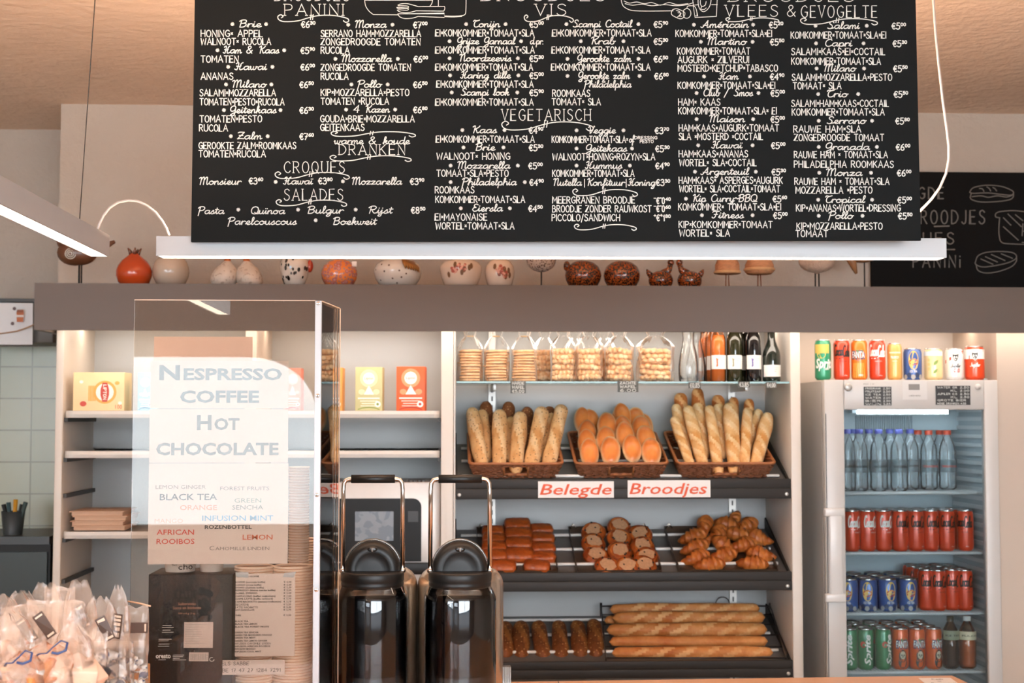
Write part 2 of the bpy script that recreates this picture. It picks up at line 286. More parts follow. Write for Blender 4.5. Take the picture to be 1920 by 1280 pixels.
SCR = {
'a':(5.4,'~4.4,4.4 3,5 1.2,4.2 .6,2 1.6,.2 3.2,.8 4.4,3.4;~4.4,4.8 4.3,1.4 4.7,.2 5.6,1.2'),'b':(4.8,'~0,1 1.6,5.6 2.2,9 1.4,10 .8,8 .8,2 2,0 3.5,.8 3.7,3.4 2.6,4.6 3.4,4 4.8,4.2'),
'c':(4.4,'~3.8,4.2 2.6,5 1.2,4.2 .6,2 1.6,.2 3,.2 4.5,1.2'),'d':(5.4,'~4.4,4.2 3,5 1.2,4.2 .6,2 1.6,.2 3.2,.8 4.4,3.4;~4.6,10 4.4,1.6 4.8,.2 5.6,1.2'),
'e':(4.3,'~0,1 2.4,2.2 3.4,3.8 2.5,5 1.2,4 .8,1.8 2,.1 3.4,.4 4.4,1.2'),'f':(3.4,'~0,1 2.2,5 3,9 2.2,10 1.5,8 1.5,0 1.4,-3.4 .8,-3.8 .9,-1 2.4,.6 3.4,1.2'),
'g':(5,'~4.2,4.2 3,5 1.2,4.2 .6,2 1.6,.3 3.2,.9 4.2,3.4;~4.3,4.8 4.2,-1.5 3.2,-3.8 1.6,-3.8 1.8,-2.2 5.1,1.2'),
'h':(5,'~0,1 1.6,6 2,9 1.3,10 .8,8 .7,0;~.7,2 2,4.6 3.4,4.8 3.8,3.4 3.8,1 4.3,.2 5.1,1.2'),'i':(2.4,'~0,1.2 1,4.8;~1,4.8 1,1 1.5,.2 2.5,1.2;1,7 1.2,7.5'),
'j':(2.6,'~0,1.2 1.2,4.8;~1.2,4.8 1.2,-2 .4,-3.8 -1,-3.4 -.6,-2 2.6,1.2;1.2,7 1.4,7.5'),'k':(4.4,'~0,1 1.6,6 2,9 1.3,10 .8,8 .7,0;~.8,2.4 2.6,4.8 3.3,4 2.5,2.8 1,2.6 2.4,2 3.3,.2 4.5,1.2'),
'l':(2.5,'~0,1 1.8,6 2,9.2 1.3,10 .8,8 .9,1.2 1.5,.1 2.6,1.2'),'m':(6.4,'~0,1 .5,4.6 .6,0;~.6,2.4 1.8,4.8 2.7,4.2 2.8,0;~2.8,2.4 4,4.8 4.9,4.2 5,1 5.5,.2 6.5,1.2'),
'n':(4.7,'~0,1 .6,4.8 .6,0;~.6,2.4 2,4.8 3.2,4.2 3.3,1 3.8,.2 4.8,1.2'),'o':(4.8,'~2.4,5 .8,4 .4,2 1.6,.1 3.2,.6 4,2.6 3.2,4.6 2.2,4.9 3,4 4.9,4.2'),
'p':(4.8,'~0,1 1,4.8;1,4.8 .9,-3.8;~.9,3.4 2.4,5 3.8,4 3.8,1.4 2.4,.1 1,1;~2.4,.1 3.8,.3 4.9,1.2'),'q':(5,'~4.2,4.2 3,5 1.2,4.2 .6,2 1.6,.3 3.2,.9 4.2,3.4;4.3,4.8 4.2,-3.8'),
'r':(3.9,'~0,1 .9,4.9 .9,0;~.9,2.6 1.8,4.4 3,4.8 3.8,4'),'s':(3.7,'~0,1 2.2,5 2.6,3.4 2.9,1.2 1.6,0 .4,.8;~1.8,.1 3.8,1.2'),
't':(2.8,'~0,1 1.4,5 1.6,8;1.5,8.2 1.3,1.2;~1.3,1.2 1.9,.2 2.9,1.2;.2,6 3,6'),'u':(5,'~0,1.2 .8,4.8 .7,1.4 1.6,.2 2.9,1 3.6,4.8;~3.6,4.8 3.6,1 4.1,.2 5.1,1.2'),
'v':(4.8,'~0,3.4 .8,4.8 1.8,.3 3.2,2.4 3.2,4.8 3.6,4 4.9,4.2'),'w':(6.2,'~0,3.4 .6,4.8 .9,1 1.9,.2 2.8,2 2.9,4.6;~2.9,4.6 2.9,1.2 3.9,.2 5,2 5,4.6 5.4,4 6.3,4.2'),
'y':(4.7,'~0,1.2 .8,4.8 .7,1.6 1.6,.3 2.9,1 3.6,4.8;~3.6,4.8 3.5,-2 2.6,-3.8 1.2,-3.4 1.4,-2 4.8,1.2'),'z':(4.4,'~.2,4.4 1.6,4.9 3.6,4.7;3.6,4.7 .6,.4;~.6,.4 2.4,.6 4.5,.8'),
'ï':(2.4,'~0,1.2 1,4.8;~1,4.8 1,1 1.5,.2 2.5,1.2;.4,7 .5,7.5;1.7,7 1.8,7.5'),'é':(4.3,'~0,1 2.4,2.2 3.4,3.8 2.5,5 1.2,4 .8,1.8 2,.1 3.4,.4 4.4,1.2;2.2,6.4 3.6,8'),
'A':(7,'~-.6,1 .4,.1 1.6,1.6 4.6,9.8;~4.6,9.8 4.8,2 5.4,.2 6.8,1.2;~1.2,3.4 3.4,3 5.4,3.8'),'B':(6,'1.2,9.6 .8,0;~-.2,8 1.4,9.8 4,9.8 4.8,7.6 3.4,5.6 1.6,5.2;~1.6,5.2 4.4,5 5,2.6 3.4,.2 .8,0'),
'C':(5.6,'~5,8.4 4.2,9.8 2.2,9.4 .6,6.6 .6,2.8 2,.2 4,.2 5.8,1.6'),'E':(5,'~4.6,8.8 3.2,9.9 1.4,9 1.4,6.6 3,5.4 1,4.8 .4,2.2 1.6,.2 3.4,.2 5,1.4'),
'F':(5.4,'~-.4,8.2 .6,9.6 2.8,9.2 5.2,9.8;~3,9.3 2.6,3 1.6,.4 .2,.6 0,1.6;1.2,5.2 4.2,5.4'),'G':(6,'~5.2,8 4.2,9.7 2.4,9.6 .8,7.4 .8,4 2.2,2.4 4.2,3.4 5,6;~5.1,7.2 5,-1.4 3.8,-3.8 2,-3.6 1.8,-2 6.1,1.4'),
'H':(6.4,'~0,8.4 1,9.8 2,9 1.6,1 .6,.2 -.4,1.2;~5.4,10 4,8 3.6,1.4 4.6,.1 6.4,1.4;~.6,5.2 2.6,4.4 4.2,5.6'),'K':(6,'~0,8.4 1,9.8 1.8,9 1.4,0;~5.6,10 4.4,7.6 1.6,5 3,4.6 4.4,.4 6,1.2'),
'M':(8.6,'~-.4,8.6 .6,9.8 1.4,8.6 1.2,0;~1.3,6 2.6,9.8 3.8,9.4 4,0;~4,6 5.4,9.8 6.6,9.4 6.8,2 7.4,.1 8.7,1.4'),'N':(6.4,'~-.4,8.6 .6,9.8 1.4,8.6 1.2,0;~1.3,6 2.8,9.8 4.2,9.2 4.4,2 5,.1 6.4,1.4'),
'P':(5.4,'1.3,9.6 .6,-2.4;~-.4,7.8 1.2,9.8 4,9.9 5.2,7.8 4,5.2 1.2,4.4'),'Q':(6.6,'~3.2,10 1,8.7 .2,5 1,1.3 3.2,0 5.2,1.3 6,5 5.2,8.7 3.2,10;~3.2,2.4 4.6,.4 6.6,.4'),
'R':(6.2,'1.3,9.6 .8,0;~-.4,7.8 1.2,9.8 4,9.9 5,7.8 3.8,5.4 1.2,5;~2,5 4,.6 6.2,1'),'S':(5.6,'~4.8,8.2 3.6,10 1.6,9.2 1.4,7 3.6,4.6 4,1.8 2.2,0 .2,1;~2.6,0 5.6,1.2'),
'T':(5.4,'~0,7.8 .8,9.6 3,8.8 5.2,9.8;~3,8.8 1.4,7 1.2,2.6 2.4,.2 4.2,.3 5.4,1.4'),'V':(5.4,'~-.2,8.2 .8,9.6 1.6,7 2.4,.2 4.2,5 4.8,9.8 5.4,9'),'Z':(5.6,'~.2,8.8 1.6,9.8 5,9.6;5,9.6 .6,.4;~.6,.4 3,.8 5.6,.6;1.4,5.2 4.4,5.2'),
'~':(4,'~0,4.4 1.2,5.4 2.2,4.6 3,3.8 4,4.8'),"D":(6.4,'1.2,9.6 .8,0;~-.2,8 2,9.9 5.4,8.4 5.6,3 3,.2 .8,0')}
CACHE = {}
def glyph(c, style):
    k = (c, style)
    if k not in CACHE:
        g = (SCR.get(c) or BLK.get(c) or BLK.get(c.upper())) if style == 's' else BLK.get(c)
        CACHE[k] = (g[0], strokes(g[1]) if g[1] else [], style == 's' and c in SCR)
    return CACHE[k]
class Ink:
    """ribbon lettering laid on a surface: pos(u, v) gives the point, u to the side and v up"""
    def __init__(s, pos): s.mb = MB(); s.pos = pos
    def line(s, pts, hw, mi=0):
        q = [pts[0]]
        for p in pts[1:]:
            if abs(p[0]-q[-1][0])+abs(p[1]-q[-1][1]) > 1e-4*hw: q.append(p)
        n = len(q); v = []
        if n < 2: q.append((q[0][0]+hw*.3, q[0][1])); n = 2
        for i in range(n):
            a, b = q[max(i-1, 0)], q[min(i+1, n-1)]
            d = math.hypot(b[0]-a[0], b[1]-a[1]) or 1e-9; tx, ty = (b[0]-a[0])/d, (b[1]-a[1])/d
            k = hw
            if 0 < i < n-1:
                c = q[i]; l = math.hypot(b[0]-c[0], b[1]-c[1]) or 1e-9
                k = hw/max(.45, ((b[0]-c[0])/l*tx+(b[1]-c[1])/l*ty))
            e = hw*.7 if i == n-1 else (-hw*.7 if i == 0 else 0)
            v.append(s.pos(q[i][0]-ty*k+tx*e, q[i][1]+tx*k+ty*e)); v.append(s.pos(q[i][0]+ty*k+tx*e, q[i][1]-tx*k+ty*e))
        s.mb.add(v, [(2*i, 2*i+1, 2*i+3, 2*i+2) for i in range(n-1)], mi)
    def text(s, t, x0, x1, base, h, style='b', hw=.8, mi=0, serif=False, gap=None, jit=0.):
        gs = [glyph(c, style) for c in t]; gap = (2.2 if style == 'b' else 0.) if gap is None else gap
        tot = sum(g[0]+(gap if i < len(gs)-1 else 0)+(1.6 if style == 's' and not g[2] and i < len(gs)-1 else 0) for i, g in enumerate(gs))
        sy = h/10; sx = (x1-x0)/tot if x1 is not None else sy; x = 0
        sl = .12 if style == 's' else .0
        for g in gs:
            dy = rnd.uniform(-jit, jit)
            for st in g[1]:
                s.line([(x0+(x+p[0]+sl*p[1]-(sl*4 if sl else 0))*sx, base+dy+p[1]*sy) for p in st], hw, mi)
                if serif:
                    for e, o2 in ((st[0], st[1]), (st[-1], st[-2])):
                        if abs(e[1]-o2[1]) > 2.2*abs(e[0]-o2[0]) and (e[1] > 9.5 or e[1] < .5):
                            s.line([(x0+(x+e[0]-.9)*sx, base+dy+e[1]*sy), (x0+(x+e[0]+.9)*sx, base+dy+e[1]*sy)], hw*.9, mi)
            x += g[0]+gap+(1.6 if style == 's' and not g[2] else 0)
    def star(s, x, y, r, hw):
        for k in range(4):
            a = PI*k/4+.2; s.line([(x-r*math.cos(a), y-r*math.sin(a)), (x+r*math.cos(a), y+r*math.sin(a))], hw)
    def flourish(s, x0, x1, y0, y1, hw):        # v up
        w_ = x1-x0; h = y1-y0; P = lambda u, v: (x0+u*w_, y0+v*h)
        s.line(_cr([P(.05,.55),P(.075,.75),P(.04,.98),P(.0,.7),P(.02,.25),P(.1,.02),P(.28,.12),P(.45,.6),P(.6,.88),P(.8,.86),P(.97,.5),P(1.,.12),P(.96,-.08),P(.925,.14)], 4), hw)
        s.line([P(.46,.3), P(.47,1.)], hw); s.line([P(.49,.3), P(.5,1.)], hw)
TXT = {}
def tmesh(t, shear=0., bold=0.):
    k = (t, shear, bold)
    if k not in TXT:
        cu = bpy.data.curves.new('type', 'FONT'); cu.body = t; cu.size = 1; cu.resolution_u = 2; cu.shear = shear; cu.offset = bold
        ob = bpy.data.objects.new('type', cu); me = bpy.data.meshes.new_from_object(ob)
        v = [(p.co.x, p.co.y) for p in me.vertices]; f = [tuple(q.vertices) for q in me.polygons]
        bpy.data.meshes.remove(me); bpy.data.objects.remove(ob); bpy.data.curves.remove(cu)
        x0 = min((p[0] for p in v), default=0); x1 = max((p[0] for p in v), default=.1)
        TXT[k] = ([(x-x0, y) for x, y in v], f, max(x1-x0, .01))
    return TXT[k]
CAP = None
def type_on(mb, pos, t, x0, x1, base, h, mi=0, shear=0., bold=0., align='l'):
    """printed type of cap height h from x0 (to x1 when given) with its base at v = base"""
    global CAP
    if CAP is None: CAP = max(p[1] for p in tmesh('H')[0])
    v, f, wd = tmesh(t, shear, bold); sy = h/CAP; sx = (x1-x0)/wd if x1 is not None else sy
    if x1 is None and align == 'c': x0 -= wd*sx/2
    mb.add([pos(x0+x*sx, base+y*sy) for x, y in v], f, mi); return x0+wd*sx
def small_caps(mb, pos, t, x0, x1, base, h, mi=0, bold=.034, ratio=.78):
    out = []; 
    for i, c in enumerate(t): out.append((c.upper(), h if c.isupper() else h*ratio))
    runs = []
    for c, hh in out:
        if runs and runs[-1][1] == hh: runs[-1][0] += c
        else: runs.append([c, hh])
    ws = [tmesh(r[0].strip() or 'n', 0, bold)[2]*r[1] for r in runs]; gap = .12*h; tot = sum(ws)+gap*(len(runs)-1); x = x0; k = (x1-x0)/tot
    for (r, hh), wd in zip(runs, ws):
        type_on(mb, pos, r.strip(), x, x+wd*k, base, hh, mi, 0, bold); x += (wd+gap)*k
def flat(y=0.):  return lambda u, v: (u, y, v)
def round_(R, z=0.): return lambda u, v: (R*math.sin(u/R), -R*math.cos(u/R), v+z)

# ------------------------------------------------------------------ the room
plaster = M('plaster', '#bdb0a3', .9, var=.05, scale=9, bump=.35, bscale=55)
ceil_m = M('ceiling_plaster', '#ead0bb', .9, var=.06, scale=6, bump=.8, bscale=26)
CEIL = 2.83
XE = at(111, 400, 5.5).x                      # where the back wall ends towards the kitchen
struct(MB().box(-4.6, 5, -2.0, 6.1, CEIL, CEIL+.1), 'ceiling', ceil_m)
struct(MB().box(-4.6, 5, -2.0, 6.1, -.1, 0), 'floor', M('floor_tiles', '#b3aaa0', .5, var=.12, scale=3))
struct(MB().box(XE, 5, 5.5, 5.6, 0, CEIL), 'wall_back', plaster)
struct(MB().box(-4.6, XE+.1, 6.0, 6.1, 0, CEIL), 'wall_kitchen', plaster)
struct(MB().box(XE, XE+.1, 5.6, 6.0, 0, CEIL), 'wall_return', plaster)
struct(MB().box(-4.7, -4.6, -2.1, 6.1, 0, CEIL), 'wall_left', plaster)
struct(MB().box(5, 5.1, -2.1, 6.1, 0, CEIL), 'wall_right', plaster)
# street side wall behind the photographer, with three shop windows
YV = 2*2.95+2.0
w1 = (at(225, 800, YV).x, at(592, 800, YV).x, at(400, 985, YV).z, at(400, 668, YV).z)
wins = [(-4.4, w1[0]-.35, .95, 2.68), w1, (w1[1]+.35, 3.1, .9, 2.76)]
fw = MB(); xs = [-4.6]
for (a, b, c, d) in wins:
    fw.box(xs[-1], a, -2.1, -2.0, 0, CEIL); fw.box(a, b, -2.1, -2.0, 0, c); fw.box(a, b, -2.1, -2.0, d, CEIL); xs.append(b)
fw.box(xs[-1], 5, -2.1, -2.0, 0, CEIL)
a, b, c, d = w1; q = b-a
fw.prism([(b, d)]+[(b-.36*q*(1-math.sin(t)), d-.36*(1-math.cos(t))*q*.8) for t in [k*PI/16 for k in range(9)]], -2.1, -2.0)
struct(fw, 'wall_front', plaster)
for i, (a, b, c, d) in enumerate(wins):
    fr = MB(); t = .035
    if i != 1:
        fr.box(a, a+t, -2.08, -2.02, c, d).box(b-t, b, -2.08, -2.02, c, d).box(a+t, b-t, -2.08, -2.02, c, c+t).box(a+t, b-t, -2.08, -2.02, d-t, d)
        fr.box((a+b)/2-.02, (a+b)/2+.02, -2.075, -2.025, c+t, d-t)
    else: fr.box(a, b, -2.08, -2.0, c-.03, c)
    struct(fr, 'window_%d' % (i+1), M('window_frame', '#55504c', .4))
# the street outside those windows
struct(MB().box(-12, 12, -16, -2.1, -.2, -.1), 'ground_street', M('street_paving', '#9a9894', .8, var=.1, scale=2))
struct(MB().box(-6.5, -.9, -9.2, -9, -.1, 3.1), 'unseen_facade', M('unseen_facade_pale', '#dfe7ec', .8, var=.06, scale=.8))  # unseen facade, added to set the brightness mirrored in the acrylic pane
# tiled kitchen corner
def tile_mat():
    m = M('kitchen_tiles', '#b9bda9', .25, var=.03, scale=2); nt = m.node_tree; N = nt.nodes; L = nt.links; b = N['Principled BSDF']
    tc = N.new('ShaderNodeTexCoord'); mp = N.new('ShaderNodeMapping'); mp.inputs['Rotation'].default_value = (PI/2, 0, 0)
    br = N.new('ShaderNodeTexBrick'); br.offset = 0; br.inputs['Color1'].default_value = hexc('#a9a992'); br.inputs['Color2'].default_value = hexc('#a3a48c')
    br.inputs['Mortar'].default_value = hexc('#7d7d6c'); br.inputs['Scale'].default_value = 1; br.inputs['Mortar Size'].default_value = .003
    br.inputs['Brick Width'].default_value = .131; br.inputs['Row Height'].default_value = .131
    L.new(tc.outputs['Object'], mp.inputs[0]); L.new(mp.outputs[0], br.inputs['Vector']); L.new(br.outputs['Color'], b.inputs['Base Color']); return m
ZT = at(50, 650, 5.98).z
struct(MB().box(-4.6, XE-.002, 5.98, 6.0, 0, ZT), 'trim_1', tile_mat())

# ------------------------------------------------------------------ hanging menu board
def cp(px, py, d): return Vector((0, 0, EYE))+ray(px, py)*d
bo = cp(358, 453, 3.10); bp_ = cp(1727, 450.5, 3.077); bu = (bp_-bo); bu.z = 0; bu.normalize(); bn = Vector((bu.y, -bu.x, 0))
ba = math.atan2(bu.y, bu.x)
def bl(px, py, off=0.):
    p = on(px, py, bo, bn)-bo; return (p.dot(bu), -off, p.z)
black = M('blackboard', '#0c0f10', .75, spec=.16, var=.10, scale=5, stretch=(.3, 1, 3), bump=.04)
chalk = M('chalk', '#cfd0cb', .9, var=.12, scale=60)
board = thing('menu_board', 'long black menu chalkboard hanging above the counter, covered in white handwriting', 'menu board', bo, (0, 0, ba))
pl = [bl(358, 453), bl(1727, 450.5), bl(1715.3, -70), bl(366.2, -70)]
part(MB().prism([(p[0], p[2]) for p in pl], 0, .010), 'panel', black, board)
MENU = {
'filled roll names and prices of the first column': '''
H|PANINI|534|644|29|21
F|521|654|27.5|41
H|BROODJES|516|655|1.6|21
N|Brie|449|491|51|436|499|6.30|565
B|HONINGx APPEL|377|492|69
B|WALNOOTx RUCOLA|377|508|84
N|Ham & Kaas|420|524|100|408|533|5.90|564
B|TOMATEN|377|447|117
N|Hawai|442|501|131|428|511|6.00|564
B|ANANAS|377|437|149
N|Milano|436|500|164|424|509|6.50|562
B|SALAMIxMOZZARELLA|375|517|180
B|TOMATENxPESTOxRUCOLA|375|533|197
N|Geitenkaas|431|519|212|420|526|6.30|562
B|TOMATENxPESTO|375|491|229
B|RUCOLA|374|427|246
N|Zalm|445|492|261|433|502|7.60|562
B|GEROOKTE ZALMxROOMKAAS|373|555|279
B|TOMATENxRUCOLA|373|498|294.5
H|CROQUES|533|646|324|21
F|516|655|322|335
T|Monsieur|374|453|346
P|3.60|467|345
S|517|341
T|Hawaï|533|587|345.5
P|3.80|597|345
S|643|340
T|Mozzarella|660|754|346
P|3.90|769|346
H|SALADES|533|643|375.5|21
F|518|650|374|386
T|Pasta|372|421|401
S|447|393
T|Quïnoa|471|535|401
S|559|393
T|Bulgur|577|645|400
S|667|393
T|Rijst|692|736|400
P|8.50|771|400
T|Parelcouscous|428|557|421
S|592|413
T|Boekweit|625|706|421''',
'second column of names and prices': '''
N|Monza|666|725|52|653|736|7.00|775
B|SERRANO HAMxMOZZARELLA|602|789|69
B|ZONGEDROOGDE TOMATEN|602|788|84.5
B|RUCOLA|602|655|100.5
N|Mozzarella|641|735|116|629|746|6.00|776
B|ZONGEDROOGDE TOMATEN|602|770|132.5
B|RUCOLA|602|653|149
N|Pollo|671|716|164|659|727|6.50|775
B|KIPxMOZZARELLAxPESTO|602|767|179.5
B|TOMATEN xRUCOLA|602|729|196
N|4 Kazen|664|731|211|649|741|6.80|775
B|GOUDAxBRIExMOZZARELLA|601|777|229
B|GEITENKAAS|601|683|245
F|621|779|246|256
T|warme & koude|627|769|270
H|DRANKEN|636|759|290|19
F|619|771|291|302''',
'third column of names and prices': '''
H|VIS|1004|1061|29|21
F|983|1075|28|41
H|BROODJES|904|1135|1.6|21
N|Tonijn|887|938|51|874|948|5.00|993
B|EIxKOMKOMMERxTOMAATxSLA|817|1001|68
N|Grijze Garnaal|857|966|83|843|977||
T|d.pr.|994|1019|83
B|EIxKOMKOMMERxTOMAATxSLA|817|1002|100
N|Noordzeevis|862|959|115|843|971|5.30|993
B|EIxKOMKOMMERxTOMAATxSLA|817|999|132
N|Haring dille|865|958|147|844|972|5.00|993
B|EIxKOMKOMMERxTOMAATxSLA|819|1000|164
N|Scampi look|865|955|179|847|970|5.90|993
B|EIxKOMKOMMERxTOMAATxSLA|817|1000|197.5
H|VEGETARISCH|941|1107|226|21
F|941|1112|227|244
N|Kaas|886|932|249.5|867|946|4.90|992
B|EIxKOMKOMMERxTOMAATxSLA|818|1002|267
N|Brie|892|929|282|869|944|5.30|992
B|WALNOOTx HONING|819|956|299
N|Mozzarella|858|957|316|845|971|5.00|991
B|TOMAATxSLAxPESTO|819|953|331
N|Philadelphia|867|969|347|845|984|4.90|993
B|ROOMKAAS|816|889|362
B|KOMKOMMERxTOMAATxSLA|817|984|380
N|Eiersla|886|943|396|864|956|4.50|991
B|EIxMAYONAISE|816|913|413
B|WORTELxTOMAATxSLA|817|964|429.5''',
'fourth column of names and prices': '''
N|Scampi Coctail|1075|1185|51|1062|1197|5.90|1226
B|EIxKOMKOMMERxTOMAATxSLA|1036|1221|68
N|Krab|1108|1154|83|1089|1169|5.30|1226
B|EIxKOMKOMMERxTOMAATxSLA|1035|1219|100
N|Gerookte zalm|1082|1184|116|1064|1197|6.50|1226
B|EIxKOMKOMMERxTOMAATxSLA|1034|1219|132
N|Gerookte zalm|1084|1181|148|1064|1199|6.80|1227
t|&|1129|1135|155|6
T|Philadelphia|1096|1184|164
B|ROOMKAAS|1036|1106|181
B|TOMAATx SLA|1035|1126|197
N|Veggie|1103|1155|250|1081|1169|3.70|1228
B|KOMKOMMERxTOMAATxSLAx|1035|1177|267.5
T|of|1180|1189|267
t|DRESSING|1190|1232|261|5.5
t|PESTO|1200|1225|268|5.5
N|Geitekaas|1098|1176|284|1081|1185|5.30|1229
B|WALNOOTxHONINGxROZYNxSLA|1036|1228|300
N|Hummus|1099|1167|316|1081|1181|4.90|1229
B|KOMKOMMERxTOMAATxSLA|1036|1189|331
T|Nutella|1038|1091|348
T||1096|1098|348
T|Konfituur|1101|1172|348
T||1174|1176|348
T|Honing|1179|1229|348
P|3.30|1230|348
F|1074|1195|354|367
B|MEERGRANEN BROODJE|1036|1190|381
P|-0.40|1226|382
B|BROODJE ZONDER RAUWKOST|1036|1221|397.5
P|-0.60|1226|397
B|PICCOLO/SANDWICH|1035|1162|414
P|+1.80|1226|414
F|1077|1193|420|431''',
'fifth column of names and prices': '''
H|VLEES|1360|1458|31|21
H|&|1476|1492|31|21
H|GEVOGELTE|1502|1644|33|22
H|BROODJES|1367|1601|3|21
F|1361|1460|33|41
F|1501|1645|34|46
N|Américain|1316|1404|52|1301|1412|5.20|1442
B|KOMKOMMERxTOMAATxSLAxEI|1267|1447|69
N|Martino|1326|1400|84|1314|1411|5.50|1444
B|KOMKOMMERxTOMAAT|1270|1406|102
B|AUGURK x ZILVERUI|1271|1404|118
B|MOSTERDxKETCHUPxTABASCO|1271|1458|134
N|Ham|1349|1385|149|1320|1406|4.90|1444
B|KOMKOMMERxTOMAATxSLAxEI|1271|1453|166
N|Club / Smos|1319|1412|180|1306|1422|5.00|1445
B|HAMx KAAS|1272|1350|197.5
B|KOMKOMMERxTOMAATxSLAx EI|1272|1456|214
N|Maison|1330|1397|229|1306|1412|5.00|1445
B|HAMxKAASxAUGURKxTOMAAT|1273|1460|246
B|SLA xMOSTERD xCOCTAIL|1273|1430|262
N|Hawaï|1336|1392|278|1309|1411|5.00|1446
B|HAMxKAASxANANAS|1273|1402|294.5
B|WORTELx SLAxCOCTAIL|1274|1418|311
N|Argenteuil|1316|1404|327.5|1303|1417|5.30|1447
B|HAMxKAASx ASPERGESxAUGURK|1273|1467|344
B|WORTELx SLAxCOCTAILxTOMAAT|1274|1462|360
N|Kip Curry~BBQ|1299|1420|378|1286||5.60|1449
B|KOMKOMMERx TOMAATxSLAxEI|1272|1464|394
N|Fitness|1336|1395|409|1316|1411|5.00|1450
B|KIPxKOMKOMMERxTOMAAT|1273|1448|427
B|WORTELx SLA|1274|1368|443''',
'last column of names and prices': '''
N|Salami|1552|1612|54|1529|1625|5.00|1672
B|KOMKOMMERxTOMAATxSLAxEI|1483|1661|72
N|Capri|1547|1598|87|1530|1619|5.30|1674
B|SALAMIxKAASxEIxCOCTAIL|1484|1659|103
B|KOMKOMMERxTOMAATxSLA|1484|1651|121
N|Milano|1545|1605|134|1531|1620|5.50|1675
B|SALAMIxMOZZARELLAxPESTO|1485|1672|151
B|TOMAATx SLA|1487|1577|167
N|Trio|1550|1590|182|1534|1609|5.50|1676
B|SALAMIxHAMxKAASxCOCTAIL|1484|1666|200
B|KOMKOMMERxTOMAATxSLA|1485|1658|216
N|Serrano|1551|1624|232|1535|1635|5.80|1679
B|RAUWE HAMxSLA|1488|1614|248
B|ZONGEDROOGDE TOMAAT|1489|1657|264
N|Granada|1547|1631|281|1535|1644|6.00|1680
B|RAUWE HAM x TOMAATxSLA|1489|1664|296
B|PHILADELPHIA ROOMKAAS|1489|1675|314
N|Monza|1549|1617|329.5|1536|1633|6.00|1682
B|RAUWE HAM x TOMAATxSLA|1490|1667|346
B|MOZZARELLA xPESTO|1492|1635|362.5
N|Tropical|1547|1622|380|1534|1635|5.00|1683
B|KIPxANANASxWORTELxDRESSING|1493|1688|396
N|Pollo|1554|1600|410|1535|1617|5.50|1684
B|KIPxMOZZARELLAxPESTO|1494|1654|430
B|TOMAAT|1492|1552|444'''}
def bpos(u, v): return bl(u, -v, .0012)
def price(ik, x, y, val):
    sg = ''
    if val[0] in '-+': sg = val[0]; ik.text(sg, x, x+4, -y, 11, hw=.7); x += 5
    a, b = val.split('.'); ik.text('€'+a, x, x+15, -y, 11.5, hw=.95, gap=1.6); ik.text(b, x+17, x+26, -y+6, 5.4, hw=.85, gap=2)
for lab, txt in MENU.items():
    ik = Ink(bpos); hd = False
    def done():
        if ik.mb.f: part(ik.mb, 'chalk_heading' if hd else 'chalk_lettering', chalk, board, label='white chalk heading over a flourish' if hd else 'white chalk '+lab)
    for ln in txt.strip().split('\n'):
        t = ln.split('|'); k = t[0]; f = lambda i: float(t[i])
        if (k in 'HF') != hd: done(); ik = Ink(bpos); hd = k in 'HF'
        if k == 'B': ik.text(t[1], f(2), f(3), -f(4), 12.2, hw=.82, jit=.25)
        elif k == 'H': ik.text(t[1], f(2), f(3), -f(4), f(5), hw=.7, serif=True, gap=3.2)
        elif k == 'F': ik.flourish(f(1), f(2), -f(4), -f(3), .85)
        elif k == 'T':
            if t[1]: ik.text(t[1], f(2), f(3), -f(4), 13.5, 's', hw=.85)
            else: ik.line([(f(2), -f(4)-3), (f(2), -f(4)+12)], .7)
        elif k == 't': ik.text(t[1], f(2), f(3), -f(4), f(5), hw=.6)
        elif k == 'S': ik.star(f(1), -f(2), 3.1, .75)
        elif k == 'P': price(ik, f(2), f(3), t[1])
        elif k == 'N':
            ik.text(t[1], f(2), f(3), -f(4), 13.4, 's', hw=.88)
            for s_ in (t[5], t[6]):
                if s_: ik.star(float(s_), -f(4)+5.5, 3.1, .75)
            if t[7]: price(ik, float(t[8]), f(4)+.8, t[7])
    done()
ik = Ink(bpos)
def draw(ik, txt, hw=.6, ox=0, oy=0, k=1):
    for st in strokes(txt): ik.line([(ox+p[0]*k, -(oy+p[1]*k)) for p in st], hw)
draw(ik, '683,-8 684,3;~684,3 686,12 692,21 700,27.5;700,27.5 746,28;684,.5 811,.5;~811,-6 811,2 809,8 806,12;822,-8 822,12;'
 '~746,10 752,7.5 762,7 770,8.5 784,12.5;784,12.5 830,12.3;~830,12.3 833.5,12.6 834,17 832,21;832,21 780,20.5;~780,20.5 770,23 760,24 750,22.5 745,19.5;'
 '~745,19.5 748,18.5 762,19.4 765.5,18 764,16.2 746,16;~746,16 745,14 763,15 766,13 763,11.5 747,11;'
 '746,26.2 833,25.4 833.4,33 784,31;~784,31 774,34 760,35 750,32 746,26.2;~834,30 850,30.5 866,29.5 872,27 873.5,20 874,-8;~834,31.5 850,32 866,31')
part(ik.mb, 'chalk_drawing', chalk, board, label='chalk drawing of a bowl with fork and knife')
ik = Ink(bpos)
